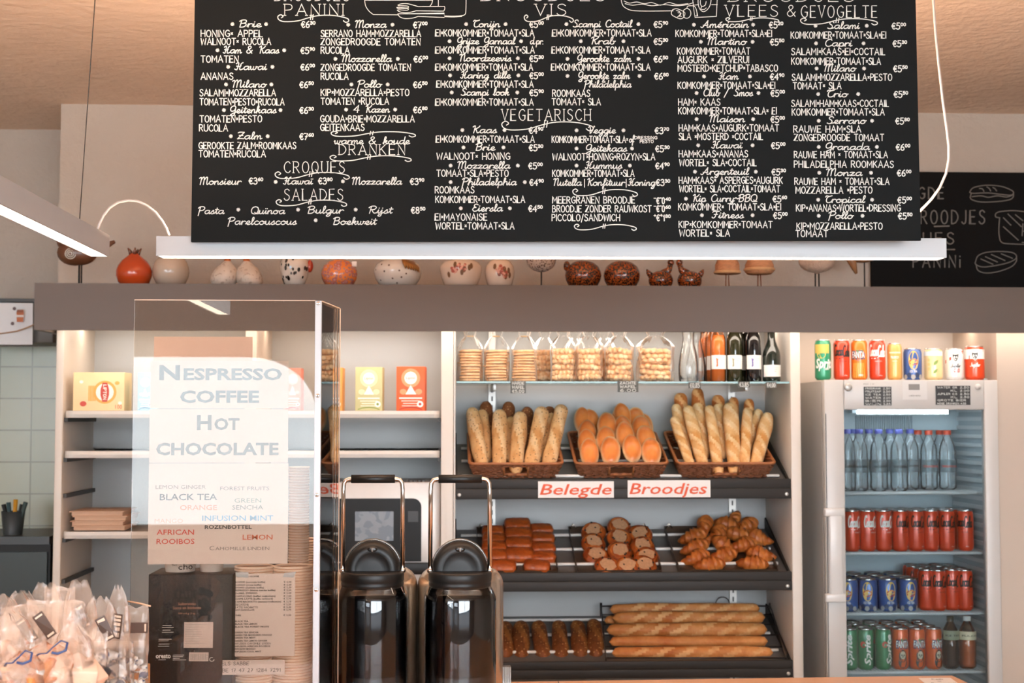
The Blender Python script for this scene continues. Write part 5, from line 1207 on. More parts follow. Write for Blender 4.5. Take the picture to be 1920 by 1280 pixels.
sw = [(1137,1062,'at the front, nearest the chocolate rolls'),(1206,1060,'at the front, nearest the croissants'),(1116,1041,'second row, outer side'),(1161,1034,'second row, lying on top in the middle'),(1212,1044,'second row, by the croissants'),(1111,1018,'third row, outer side'),(1160,1009,'third row, on top in the middle'),(1204,1024,'third row, by the croissants'),(1113,997,'at the back, outer side'),(1160,987,'at the back, topmost in the middle'),(1200,1002,'at the back, the dark one by the croissants'),(1176,1062,'at the front, squeezed between the two front ones')]
for i, (x, y, lb) in enumerate(sw):
    c = at(x, y+6, Yof(y)); put('raisin_swirl', SM[i % 3], c, (SA[1]+.45, rnd.uniform(-.15,.15), rnd.uniform(0,6)), .95, 'raisin swirl with pale icing, '+lb, 'pastry', 'raisin swirls on the tray')
def crois(seed):
    rn = random.Random(seed); m = MB(); n = 56; v = []; f = []; nu = 14
    for j in range(n+1):
        t = j/n; s = 2*t-1; th = s*1.15; R = .052; st = t*7; k = st-math.floor(st)
        r = .026*(1-abs(s)**1.6)**.8+.003; r *= .86+.26*(1-k)
        c = Vector((R*math.sin(th)*1.15, R*(1-math.cos(th))*.9, r*.8)); d = Vector((math.cos(th), math.sin(th), 0)); nx = Vector((-d.y, d.x, 0))
        for i in range(nu):
            a = 2*PI*i/nu; v.append(tuple(c+nx*(r*math.cos(a))+Vector((0,0,1))*(r*.95*math.sin(a))))
    f = [(j*nu+i, j*nu+(i+1) % nu, (j+1)*nu+(i+1) % nu, (j+1)*nu+i) for j in range(n) for i in range(nu)]+[tuple(reversed(range(nu))), tuple(range(n*nu, n*nu+nu))]
    m.add(v, f, 0, True); return nrm(m.mesh('croissant', past2))
XM = [crois(k) for k in range(2)]
cr = [(1332,1064,0,.1,'at the front, facing the swirls'),(1411,1062,1,-.1,'at the front, nearest the cabinet side'),(1308,1050,0,.5,'second layer, by the swirls'),(1358,1046,1,.3,'second layer, in the middle'),(1424,1044,0,-.6,'second layer, tip towards the cabinet side'),(1307,1030,1,.3,'third layer, by the swirls'),(1352,1026,0,-.8,'third layer, in the middle'),(1396,1026,1,.4,'third layer, right of the middle'),
      (1303,1010,0,.2,'fourth layer, by the swirls'),(1345,1004,1,1.,'fourth layer, in the middle'),(1384,1006,0,-.4,'fourth layer, lying on the third'),(1420,1012,1,-.8,'fourth layer, by the cabinet side'),(1321,988,0,1.3,'at the back, standing up by the swirls'),(1364,988,1,-.5,'at the back, in the middle'),(1402,990,0,.7,'at the back, by the cabinet side')]
for i, (x, y, k, rz, lb) in enumerate(cr):
    lb = lb.replace('right of the middle', 'beside the middle one')
    put('croissant', XM[k], at(x, y+4, Yof(y)), (SA[1]+.2, rnd.uniform(-.3,.3), rz), 1.0, 'golden croissant '+lb, 'pastry', 'croissants on the tray')
put('croissant', XM[0], at(1386, 982, 5.34), (0, -1.25, .4), .9, 'golden croissant on top of the heap with its tip pointing up', 'pastry', 'croissants on the tray')
# lowest shelf: dark loaves and the wire rack of long baguettes
def Yl(y): return 5.06+(1238-y)/(1238-1150)*.30
nm = ['half hidden by the urn', 'second from the urn', 'third from the urn', 'third from the wire rack', 'second from the wire rack', 'touching the wire rack']
for i, (b, t) in enumerate([((948,1238),(947,1168)),((978,1241),(977,1166)),((1019,1241),(1009,1167)),((1053,1241),(1047,1166)),((1089,1239),(1082,1166)),((1118,1239),(1113,1163))]):
    p0, p1 = at(b[0], b[1]-4, 5.075), at(t[0], t[1], 5.26); loaf('dark_seeded_loaf', 'bread', 'dark seeded loaf on the lowest shelf, '+nm[i], p0, p1, .0295, drk_m, 100+i, 'dark seeded loaves', slash=1)
rk = thing('wire_rack', 'dark wire rack holding the long baguettes on the lowest shelf', 'rack', at(1300, 1240, 5.05))
o_ = at(1300, 1240, 5.05); m = MB()
q = lambda x, y, Y: at(x, y, Y)-o_
for y, Y in ((1233,5.045),(1212,5.12),(1190,5.19),(1170,5.25),(1152,5.31),(1136,5.35)):
    f = (1240-y)/105; m.tube([q(1137-f*9, y, Y), q(1476-f*32, y, Y)], .0028, 6)
for s_ in (0, 1):
    a, b = [(1136,1233),(1127,1134)] if not s_ else [(1474,1232),(1444,1134)]
    m.tube([q(a[0], a[1], 5.045), q(b[0], b[1], 5.35)], .0028, 6); m.tube([q(b[0], b[1]+22, 5.35), q(b[0], b[1]-4, 5.35)], .005, 6); m.tube([q(a[0], a[1]+6, 5.045), q(a[0], a[1]-10, 5.045)], .003, 6)
part(m, 'wires', M('dark_wire', '#4a4440', .35, metal=.6), rk)
for i, (xa, xb, y, Y, r, lb) in enumerate([(1147,1450,1224,5.085,.024,'at the front'),(1142,1440,1203,5.14,.0205,'second from the front, smooth'),(1137,1439,1181,5.20,.0265,'in the middle, plump and slashed'),(1148,1435,1158,5.26,.0235,'second from the back'),(1143,1425,1142,5.32,.0225,'at the back, in the shade'),(1133,1300,1163,5.30,.02,'hidden at the back, only its dark tip showing')]):
    p0, p1 = at(xa, y, Y), at(xb, y-1, Y); loaf('long_baguette', 'bread', 'long baguette lying on the wire rack, '+lb, p0, p1, r, mid_m, 120+i, 'long baguettes on the rack', slash=0 if i in (1, 5) else 6, squash=.9)
solo(MB().tube([at(1355+13*math.cos(k*PI/12), 1132+13*math.sin(k*PI/12), 5.38) for k in range(24)], .0022, 6, closed=True), 'wire_ring', M('dark_wire', '#4a4440'), 'thin dark wire ring standing behind the long baguettes', 'ring')

# ------------------------------------------------------------------ waffles in clear bags, bottles on the glass shelf
cello = clear('cellophane', '#fefefd', 1.2, .32, haze=.025, wrinkle=.3)
cello2 = clear('cellophane_clear', '#ffffff', 1.42, .08, haze=.02, boost=.0, wrinkle=.5)
waf = crusty('thin_waffle', '#dba06c', '#f2cda0', .7, 16, bump=.5); waf2 = crusty('soft_waffle_crust', '#d9985f', '#f5d6ac', .55, 18, bump=.4)
def waffle_mesh(R, h, lob, n):
    m = MB(); m.lathe([(0,-h*.5),(R*.9,-h*.5),(R,-h*.15),(R,h*.15),(R*.9,h*.5),(0,h*.5)], 42, wob=lambda a, z: 1+.035*math.cos(n*a), caps=False)
    for k in range(-2, 3):
        d = R*.36*k; l = math.sqrt(max(0, (R*.9)**2-d*d))
        m.tube([(d, -l, h*.5), (d, l, h*.5)], .0018, 5).tube([(-l, d, h*.5), (l, d, h*.5)], .0018, 5)
    return nrm(m.mesh('waffle', waf))
WM = waffle_mesh(.0425, .0078, 0, 16)
def soft_mesh(seed, R=.047):
    rn = random.Random(seed); m = MB(); m.lathe([(0,-.008),(R*.85,-.008),(R*.95,0),(R*.85,.008),(0,.008)], 20, caps=False)
    for k in range(13): a = 2*PI*k/13+rn.uniform(-.06,.06); m.ball((R*.9*math.cos(a), R*.9*math.sin(a), rn.uniform(-.0025,.0025)), .0125*rn.uniform(.9,1.1), .0125, .0098, 10, 8)
    for i in range(-2, 3):
        for j in range(-2, 3):
            if i*i+j*j < 5: m.ball((i*.018, j*.018, 0), .0095, .0095, .0125, 8, 6)
    return nrm(m.mesh('soft_waffle', waf2))
FM = [soft_mesh(k) for k in range(3)]
def clear_bag(R, Hs, Hn, seed, sq=1.):
    rn = random.Random(seed); ph = [rn.uniform(0, 6) for _ in range(8)]; nu, nv = 40, 26; v = []
    for j in range(nv+1):
        t = j/nv
        if t < .62: r = R*(1.03+.02*math.sin(t*9+ph[0])); z = t/.62*Hs
        else:
            s = (t-.62)/.38; r = R*(1.03-.62*min(1, s/.6)**1.2+.5*max(0, s-.6)); z = Hs+s*Hn
        for i in range(nu):
            a = 2*PI*i/nu; amp = .035+.09*max(0, t-.55)
            q = 1+amp*(math.sin(5*a+ph[1]+6*t)*.5+math.sin(11*a-7*t+ph[2])*.4+math.sin(17*a+ph[3]+13*t)*.25)
            v.append((r*q*math.cos(a), r*q*math.sin(a)*sq, z+.002*math.sin(9*a+ph[4])*t))
    f = [(j*nu+i, j*nu+(i+1) % nu, (j+1)*nu+(i+1) % nu, (j+1)*nu+i) for j in range(nv) for i in range(nu)]+[tuple(reversed(range(nu)))]
    return MB().add(v, f, 0, False)
def thin_bag(px, pyt, lab, k):
    Y = 5.075; c = at(px, 714, Y); t = thing('waffle_bag', lab, 'bag of waffles', (c.x, Y, ZG+.0008), group='bags of thin waffles')
    for i in range(11): part(WM, 'waffle', waf, t, (rnd.uniform(-.002,.002)+(.003*math.sin(i*.6+k)), rnd.uniform(-.002,.002), .005+i*.0102), (rnd.uniform(-.03,.03), rnd.uniform(-.03,.03), rnd.uniform(0,3)))
    part(clear_bag(.0445, .118, .075, k), 'clear_bag', cello, t)
    part(MB().tube([(.012*math.cos(a*PI/6), .012*math.sin(a*PI/6), .162) for a in range(12)], .002, 5, closed=True), 'tie', M('straw_tie', '#d9b98a', .6), t)
for i, (px, lb) in enumerate([(881, 'beside the cabinet post'), (931, 'in the middle'), (983, 'above the thin waffle price tag')]): thin_bag(px, 652, 'clear bag with a stack of thin crisp waffles, '+lb, i+1)
def soft_bag(px, w_, n, lab, k, Y=5.085, dz=.0188, tilt=.0):
    c = at(px, 714, Y); t = thing('waffle_bag', lab, 'bag of waffles', (c.x, Y, ZG+.0008), group='bags of soft waffles'); R = w_/2*Y/F; s = R/.058
    for i in range(n): part(FM[i % 3], 'soft_waffle', waf2, t, (rnd.uniform(-.003,.003), rnd.uniform(-.003,.003), .0135+i*dz), (rnd.uniform(-.05,.05)+tilt*i, rnd.uniform(-.08,.08)+tilt*i, rnd.uniform(0,3))).scale = (s, s, 1.05)
    part(clear_bag(R*1.02, .025+(n-.5)*dz, .06, 40+k, .95), 'clear_bag', cello, t)
soft_bag(1056, 46, 6, 'clear bag of soft waffles next to the thin ones', 1); soft_bag(1021, 40, 6, 'clear bag of soft waffles half hidden behind its neighbour, browner', 2, 5.2)
soft_bag(1105, 50, 6, 'clear bag of soft waffles in an even tower', 3); soft_bag(1161, 52, 6, 'clear bag of soft waffles above its price tag, leaning', 4, tilt=.02); soft_bag(1229, 68, 6, 'widest clear bag of soft waffles, next to the carafes', 5)
soft_bag(1078, 40, 6, 'clear bag of soft waffles hidden at the back, second from the thin ones', 6, 5.22); soft_bag(1134, 40, 6, 'clear bag of soft waffles hidden at the back, in the middle', 7, 5.22)
# carafes and wine
def bottle_prof(R, H, sh=.62, neck=.32, bulge=0): return [(R*.9,0),(R,.006),(R,H*sh*.5),(R,H*sh),(R*.93,H*(sh+.06)),(R*.7,H*(sh+.13)),(R*neck*1.15,H*(sh+.2)),(R*neck,H*(sh+.25)),(R*neck,H*.93),(R*neck*1.12,H*.935),(R*neck*1.12,H)]
carm = clear('carafe_glass', '#fbfcfb', 1.22, .05, haze=.10, boost=.01, hcol='#ffffff')
for px, Y, lb in ((1291, 5.08, 'clear glass carafe nearest the soft waffles'), (1305, 5.16, 'clear glass carafe behind the first, beside the pink wine')):
    c = at(px, 714, Y); t = thing('glass_carafe', lab if 0 else lb, 'carafe', (c.x, Y, ZG+.0008), group='clear carafes')
    R = .036; part(MB().lathe([(R*.8,0),(R*.95,.006),(R,.03),(R,.06),(R*.85,.10),(R*.6,.135),(R*.55,.16),(R*.7,.195),(R*.8,.215),(R*.77,.215),(R*.52,.16),(R*.57,.135),(R*.82,.10),(R*.96,.06),(R*.96,.03),(R*.85,.01),(0,.009)], 28), 'body', carm, t)
def wine(px, Y, glassm, liqm, capc, labc, lab, z_lab=(.045,.095), R=.0275, H=.235, sh=.62, neck=.34, pic=None, grp=None, lines=True):
    c = at(px, 714, Y); t = thing('wine_bottle', lab, 'wine bottle', (c.x, Y, ZG+.0008), group=grp)
    part(MB().lathe(bottle_prof(R, H, sh, neck), 28), 'glass', glassm, t)
    if liqm: part(MB().lathe([(0,.003),(R*.93,.003),(R*.93,H*sh),(R*.8,H*(sh+.09)),(0,H*(sh+.09))], 24, caps=False), 'wine', liqm, t)
    part(MB().lathe([(R*neck*1.05,H*.80),(R*neck*1.2,H*.80),(R*neck*1.25,H*1.005),(0,H*1.006)], 20), 'capsule', M('capsule_'+capc, capc, .35), t)
    if z_lab:
        A = 1.25; P = round_(R+.0006)
        m = MB().grid(lambda u, v: P((u-.5)*2*A*R, z_lab[0]+v*(z_lab[1]-z_lab[0])), 16, 1, sm=True); lb_ = part(m, 'label', M('wine_label', '#efeae2', .6), t)
        P = round_(R+.0011); g = MB(); h = z_lab[1]-z_lab[0]
        if pic:
            ik = Ink(P); ik.line([(-.010,z_lab[0]+h*.2),(-.008,z_lab[0]+h*.45),(-.011,z_lab[0]+h*.75)], .0022); ik.line([(-.007,z_lab[0]+h*.25),(-.010,z_lab[0]+h*.5),(-.006,z_lab[0]+h*.72)], .0018); g.add(ik.mb.v, ik.mb.f, 0)
        if lines:
            for k in range(3): g.grid(lambda u, v: P(.002+u*.014*(1-.2*k), z_lab[0]+h*(.75-.16*k)+v*.0012), 4, 1, 1)
        part(g, 'label_print', [M('label_pic_'+(pic or 'x'), pic or '#888888', .6), M('label_grey', '#a9a39c', .6)], lb_)
    return t
pinkg = clear('rose_glass', '#fde6d2', 1.3, .02); pinkl = M('rose_wine', '#f29a58', .2, var=.03, coat=.3)
for px, Y, lb in [(1347, 5.06, 'pink wine bottle at the front of its row'), (1338, 5.135, 'pink wine bottle second in its row'), (1330, 5.21, 'pink wine bottle third in its row'), (1323, 5.285, 'pink wine bottle at the back of its row')]:
    wine(px, Y, pinkg, pinkl, '#2b2320', '', lb, pic='#d9693a', grp='pink wine bottles')
grn = M('dark_green_glass', '#2a2a18', .08, var=.1, coat=.8); blkg = M('black_glass', '#120f12', .08, var=.1, coat=.8)
for Y, lb in ((5.06, 'dark green bottle of white wine beside the pink wine'), (5.14, 'dark green bottle hidden behind the white wine')): wine(1377+(0 if Y < 5.1 else 8), Y, grn, None, '#1f1c1a', '', lb, pic='#9a9478')
for Y, lb in ((5.06, 'black red wine bottle with a violet mark on its label'), (5.14, 'black bottle hidden behind the red wine')): wine(1413-(0 if Y < 5.1 else 10), Y, blkg, None, '#15110f', '', lb, pic='#6a5a9a')
wine(1447, 5.06, M('champagne_glass', '#20261f', .08, var=.1, coat=.8), None, '#3b3f3c', '', 'dark sparkling wine bottle with sloping shoulders at the end of the glass shelf', z_lab=(.018,.06), R=.032, H=.26, sh=.36, neck=.42)

# ------------------------------------------------------------------ drinks fridge
fw_ = M('fridge_white', '#bab6b2', .35, var=.02); fin = M('fridge_inside', '#b3bdc2', .4, var=.02)
FX0, FX1 = at(1546, 900, YC).x, at(1872, 900, YC).x; FT = at(1700, 712, YC).z
fr = thing('fridge', 'white upright glass-door drinks fridge filled with cans and bottles', 'fridge', (FX0, YC, 0))
fx = lambda px, Y=YC: at(px, 900, Y).x-FX0
fz = lambda py, Y=YC: at(1700, py, Y).z
W = FX1-FX0; FB = .42; wt = .035
gi0, gi1, gz1 = fx(1583), fx(1846), fz(768)
bd = MB()
bd.box(0, wt, .03, FB, 0, FT-.004).box(W-wt*.7, W, .03, FB, 0, FT-.004).box(wt, W-wt*.7, FB-.03, FB, 0, FT-.004).box(wt, W-wt*.7, .03, FB-.03, FT-.05, FT-.004).box(wt, W-wt*.7, .03, FB-.03, .3, .4)
part(bd, 'body', fw_, fr)
part(MB().box(wt, W-wt*.7, FB-.034, FB-.03, .4, FT-.05).box(wt, wt+.004, .04, FB-.034, .4, FT-.05).box(W-wt*.7-.004, W-wt*.7, .04, FB-.034, .4, FT-.05), 'inner_lining', fin, fr)
dr = MB(); dr.box(0, gi0, -.01, .025, .05, FT, .004).box(gi1, W, -.01, .025, .05, FT, .004).box(gi0, gi1, -.01, .025, gz1, FT, .004).box(gi0, gi1, -.01, .025, .05, .45, .004)
door = part(dr, 'door_frame', fw_, fr)
part(MB().box(gi0, gi1, .004, .009, .45, gz1), 'glass_pane', clear('fridge_glass', '#f2f7f8', 1.45), door, label='clear glass of the door')
part(MB().box(fx(1546)+.003, fx(1546)+.006, -.0105, -.01, .1, FT-.12), 'seam', darkm, door)
hz0, hz1 = fz(1126), fz(951)
hd = MB().box(fx(1549), fx(1574), -.035, -.024, hz0, hz1, .006).box(fx(1541), fx(1579), -.036, -.01, hz1-.03, hz1+.0, .005).box(fx(1541), fx(1579), -.036, -.01, hz0, hz0+.03, .005)
part(hd, 'handle', M('handle_white', '#c9c5c1', .3, var=.02), fr)
part(MB().lathe([(.014,0),(.014,.006),(.010,.009),(0,.009)], 20, X=Matrix.Translation((fx(1590.5), -.01, fz(726))) @ Matrix.Rotation(PI/2, 4, 'X')), 'lock', up, fr)
part(MB().box(fx(1693), fx(1739), -.0115, -.01, fz(749), fz(713)), 'control_panel', M('panel_white', '#c6c3c0', .3, var=.01), fr)
part(MB().box(fx(1704.5), fx(1725), -.0125, -.0115, fz(731), fz(720)), 'display', M('lcd_grey', '#7f7d7b', .2), fr)
m = MB(); type_on(m, lambda u, v: (u, -.0122, v), 'LIEBHERR', fx(1705), fx(1727), fz(743), .005); type_on(m, lambda u, v: (u, -.0108, v), 'MAX  7 W', fx(1620), fx(1640), fz(721), .004)
part(m, 'lettering', M('dark_print', '#4a4744', .6), fr)
def fr_label(a, b, c, d, lines):
    lb_ = part(MB().box(fx(a), fx(b), -.0118, -.01, fz(d), fz(c)), 'price_label', M('label_black', '#1d1b1a', .4), fr, label='black label with handwritten white prices')
    ik = Ink(lambda u, v: (u, -.0124, v)); n = len(lines); h = (fz(c)-fz(d))/n
    for i, (l, r) in enumerate(lines):
        z = fz(c)-(i+.82)*h; x0 = fx(a)+.006; x1 = fx(b)-.005
        ik.text(l, x0, x0+(x1-x0)*(.62 if r else .9), z, h*.55, hw=.0006)
        if r: ik.text(r, x0+(x1-x0)*.72, x1, z, h*.55, hw=.0006)
    part(ik.mb, 'lettering', chalk, lb_)
fr_label(1620, 1672, 725, 760, [('FRISDRANK', '2,50'), ('FRUITSAP', '2,50'), ('ICE TEA', '2,50'), ('WATER', '2,00'), ('BIER', '2,50'), ('WIJN', '3,85')])
fr_label(1755, 1820, 723, 759, [('WATER GR', '2,50'), ('     KL', '2,00'), ('JUPILER 0.0', '2,50'), ('     KL', '2,50'), ('GROTE BIER', ''), ('HOGE DRANKEN 4,00', '')])
part(MB().lathe([(.011,0),(.011,.002),(0,.0025)], 20, X=Matrix.Translation((fx(1835), -.01, fz(725))) @ Matrix.Rotation(PI/2, 4, 'X')), 'cap', fw_, fr)
# ceiling light with ribs, fan grille
lt = part(MB().box(fx(1608), fx(1780), .055, .11, fz(774), fz(767)+.01), 'light_housing', M('light_white', '#e6eef2', .3), fr)
lm = MB()
for k in range(26): xx = fx(1612, 5.06)+k*(fx(1776, 5.06)-fx(1612, 5.06))/25; lm.box(xx-.0042, xx+.0042, .051, .07, fz(776, 5.05), fz(768, 5.05))
part(lm, 'light_ribs', glow('fridge_led', '#e8f6ff', LED_COLD), lt, label='glowing cold white ribs')
gm = MB()
for k in range(26): xx = fx(1606, 5.3)+k*.0085; gm.box(xx, xx+.0045, .30, .306, fz(806, 5.3), fz(779, 5.3))
part(gm, 'fan_grille', M('grille_grey', '#8d979c', .4), fr)
part(MB().box(wt+.004, W-wt*.7-.004, .306, FB-.034, fz(806, 5.3), FT-.05), 'fan_cover', fin, fr)
# wire shelves
wire_w = M('white_wire', '#d9dcdc', .35, var=.02)
def fz_at(py, Y): return at(1700, py, Y).z
FS = []
for y in (921, 1034, 1147, 1257):
    z = fz_at(y, 5.045); m = MB(); xa, xb = wt+.008, W-wt*.7-.008
    m.tube([(xa, .045, z-.006), (xb, .045, z-.006)], .0055, 8).tube([(xa, .375, z-.004), (xb, .375, z-.004)], .004, 6).tube([(xa, .21, z-.006), (xb, .21, z-.006)], .003, 6)
    k = xa+.006
    while k < xb: m.tube([(k, .043, z-.0025), (k, .377, z-.0025)], .0016, 5); k += .0135
    part(m, 'wire_shelf', wire_w, fr); FS.append(z)
rb = MB()
for k in range(40): rb.box(W-wt*.7-.012, W-wt*.7-.004, .06, .36, .46+k*.032, .474+k*.032)
part(rb, 'shelf_support', wire_w, fr)

# ------------------------------------------------------------------ cans
alu = M('can_aluminium', '#c9c7c4', .25, metal=.9, var=.03)
INK = {n: M('ink_'+n, c, .45, var=.02) for n, c in dict(white='#f3efe8', black='#1d1714', blue='#2f5a9c', navy='#283a5e', yellow='#f0c45a', green='#7f9a4a', lime='#d9b95a', red='#c23a22', cream='#efdcb4', peach='#eec27c', bone='#d9c9ae', dark='#2b2420', grey='#a8a4a0').items()}
INKN = list(INK); INKM = [INK[n] for n in INKN]
CAN = {}
def can_proto(kind):
    """meshes of one can: body, lid, print"""
    if kind in CAN: return CAN[kind]
    col, R, H = {'lemon2': ('#2c7a4c',.0289,.146), 'lemon': ('#2f8f66',.0289,.146), 'cola': ('#d4401f',.0289,.146), 'zero': ('#d4401f',.0289,.146), 'orangeade': ('#e07a22',.0289,.146), 'skull': ('#db5c1e',.0289,.146), 'tea': ('#3a5a98',.033,.1155), 'peachtea': ('#e2a95e',.0265,.134),
                 'peach': ('#f0cf98',.033,.1155), 'beer0': ('#e6e3e0',.033,.1155), 'beer': ('#e0481f',.035,.124)}[kind]
    b = MB().lathe([(R*.72,0),(R*.8,.002),(R*.97,.008),(R,.014),(R,H-.016),(R*.9,H-.006),(R*.88,H-.004)], 32)
    body = nrm(b.mesh('body', M('can_'+kind, col, .3, metal=.15, var=.03, coat=.25)))
    l = MB().lathe([(R*.885,H-.0045),(R*.905,H-.001),(R*.885,H),(R*.85,H-.001),(R*.83,H-.005),(0,H-.005)], 32, caps=False); l.ball((0,-R*.25,H-.004), R*.22, R*.35, .0012, 12, 6)
    lid = nrm(l.mesh('lid', alu))
    P = round_(R+.0005); P2 = round_(R+.0010); g = MB(); ix = INKN.index
    def script(t, x, z, h, wd, ink, hw, pos=P): 
        ik = Ink(pos); ik.text(t, x, x+wd, z, h, 's', hw=hw); g.add(ik.mb.v, ik.mb.f, ix(ink))
    def blockt(t, x, z, h, wd, ink, bold=.03, sh=.1, pos=P2): m = MB(); type_on(m, pos, t, x, x+wd, z, h, 0, sh, bold); g.add(m.v, m.f, ix(ink))
    def band(z0, z1, ink, a0=-3.1, a1=3.1, pos=P): g.grid(lambda u, v: pos(R*(a0+(a1-a0)*u), z0+(z1-z0)*v), 30, 1, ix(ink), sm=True)
    def blob(x, z, rx, rz, ink, pos=P2): g.add([pos(x+rx*math.cos(k*PI/10), z+rz*math.sin(k*PI/10)) for k in range(20)], [tuple(range(20))], ix(ink))
    def bars(x, z, w_, h, n, ink, pos=P2):
        for k in range(n): g.grid(lambda u, v: pos(x+w_*(k+.5*u)/n, z+h*v), 1, 1, ix(ink))
    if kind == 'lemon2':
        V = lambda u, v: P2(-v, u)
        m = MB(); type_on(m, V, 'Sprite', H*.12, H*.86, -.010, .021, 0, .25, .03); g.add(m.v, m.f, ix('white')); blob(-.017, H*.62, .010, .011, 'red', P)
    if kind == 'lemon':
        band(H*.66, H*.88, 'lime', -1.1, .9); blob(-.004, H*.64, .017, .016, 'lime', P)
        V = lambda u, v: P2(-v, u)
        m = MB(); type_on(m, P2, 'Sprite', -.027, .050, H*.30, .032, 0, .25, .03); g.add(m.v, m.f, ix('white')); blockt('ZERO', .008, H*.25, .006, .018, 'white')
    if kind in ('cola', 'zero'):
        ink = 'white' if kind == 'cola' else 'black'
        script('Coca', -.030, H*.60, .040, .032, ink, .0021); script('Cola', .004, H*.58, .040, .030, ink, .0021)
        ik = Ink(P); ik.line([(-.02, H*.54), (-.008, H*.53), (.004, H*.55)], .0014); g.add(ik.mb.v, ik.mb.f, ix(ink)); blockt('ORIGINAL TASTE' if kind == 'cola' else 'ZERO SUGAR', -.008, H*.45, .004, .026, ink, .0)
        blockt('330 ml', .008, H*.1, .004, .012, 'white', .0)
    if kind in ('orangeade', 'skull'):
        for a in range(7): g.add([P(-.018+.006*a, H*.42), P(-.016+.006*a, H*.42), P(-.022+.0075*a+.001, H*.06), P(-.023+.0075*a, H*.06)], [(0,1,2,3)], ix('yellow'))
        if kind == 'skull': g.mi = [0]*0 or g.mi; g.v, g.f, g.mi, g.sm = [], [], [], []
        blob(0, H*.61, .026, .019, 'blue', P); blockt('FANTA', -.0245, H*.535, .025, .050, 'navy', .09, .0, P2); blockt('FANTA', -.0235, H*.545, .0225, .047, 'white', .02, .0, round_(R+.0014))
        blob(.004, H*.72, .012, .007, 'green', P)
        if kind == 'orangeade': blockt('ZERO', .0, H*.1, .006, .018, 'white')
    if kind == 'skull':
        blob(0, H*.19, .016, .022, 'dark', P); blob(0, H*.34, .014, .022, 'dark', P); blob(0, H*.36, .010, .014, 'bone', P2); P3 = round_(R+.0015)
        for s_ in (-1, 1): blob(s_*.0042, H*.36, .0028, .003, 'dark', P3)
        blob(0, H*.335, .0012, .002, 'dark', P3)
        for k in range(5): g.grid(lambda u, v: P3(-.005+.0022*k+u*.0006, H*.295+v*.004), 1, 1, ix('dark'))
    if kind == 'tea':
        blob(.002, H*.62, .018, .034, 'yellow', P); blob(.004, H*.5, .013, .02, 'peach', P); g.add([P2(.002+u*.014, H*.56+v*.012) for u, v in [(-1,-.6),(0,-1),(1,-.6),(1.15,0),(1,.6),(0,1),(-1,.6),(-1.15,0)]], [tuple(range(8))], ix('red')); blockt('Lipton', -.009, H*.53, .007, .022, 'yellow', .03, 0, round_(R+.0015))
        blockt('ICE TEA', -.012, H*.24, .008, .026, 'white', .02)
        for k in range(5): blob(-.03+.015*k, H*.1+.006*(k % 2), .008, .009, 'navy' if k % 2 else 'grey', P)
    if kind == 'peachtea': blockt('TROPICO', -.014, H*.58, .008, .03, 'white', .03); blockt('mango', -.008, H*.5, .005, .018, 'cream'); band(H*.72, H*.76, 'cream', -.8, .9)
    if kind == 'peach':
        for x, z, s_ in ((.012, H*.55, 1), (.010, H*.28, .9)): g.add([P2(x+s_*u*.009, z+s_*v*.009) for u, v in [(-1,-1),(-.2,-1),(.7,-.2),(1,1),(0,.7),(-.8,0)]], [tuple(range(6))], ix('green'))
        band(H*.76, H*.9, 'white', -1.4, 1.4)
        for k in range(3): blob(-.014, H*(.35+.14*k), .005, .006, 'peach', P)
    if kind in ('beer0', 'beer'):
        i1, i2 = ('white', 'red') if kind == 'beer' else ('red', 'white')
        if kind == 'beer': band(H*.62, H*.9, 'white', -2, 2)
        g.add([P2(-R*1.2, H*.52), P2(-R*1.2, H*.62), P2(-R*.5, H*.72), P2(R*.2, H*.8), P2(R*1.1, H*.93), P2(R*1.1, H*.83), P2(R*.2, H*.70), P2(-R*.5, H*.62)], [(0,1,2,7),(7,2,3,6),(6,3,4,5)], ix('red'))
        P3 = round_(R+.0015); P4 = round_(R+.002); o = [(-1,1),(-.5,.8),(.5,.8),(1,1),(.9,.1),(.45,-.7),(0,-1),(-.45,-.7),(-.9,.1)]
        g.add([P3(.003+u*.013, H*.70+v*.016) for u, v in o], [tuple(range(9))], ix('white')); g.add([P4(.003+u*.0105, H*.70+v*.0135) for u, v in o], [tuple(range(9))], ix('black'))
        P5 = round_(R+.0025); 
        for x, z, a, b in ((-.001,.71,.003,.005),(.007,.715,.0025,.004),(.002,.64,.003,.0025)): blob(x, H*z, a, b, 'white', P5)
        script('Jupiler', -.014, H*.40, .013, .036, 'white' if kind == 'beer' else 'black', .0012 if kind == 'beer' else .0008, P2)
        if kind == 'beer0': blockt('0.0', -.004, H*.24, .014, .022, 'red', .02)
    pr = nrm(g.mesh('print', INKM)) if g.f else None
    CAN[kind] = (body, lid, pr, R, H); return CAN[kind]
def can(kind, name, lab, loc, rz=0., group=None, sc=1.):
    b, l, p, R, H = can_proto(kind); t = thing(name, lab, 'can', loc, (0, 0, rz), group); t.scale = (sc,)*3
    part_raw(b, 'body', t); part_raw(l, 'lid', t)
    if p: part_raw(p, 'print', t)
    return t
def part_raw(me, name, par):
    o = bpy.data.objects.new(name, me); C.objects.link(o); o.parent = par; return o
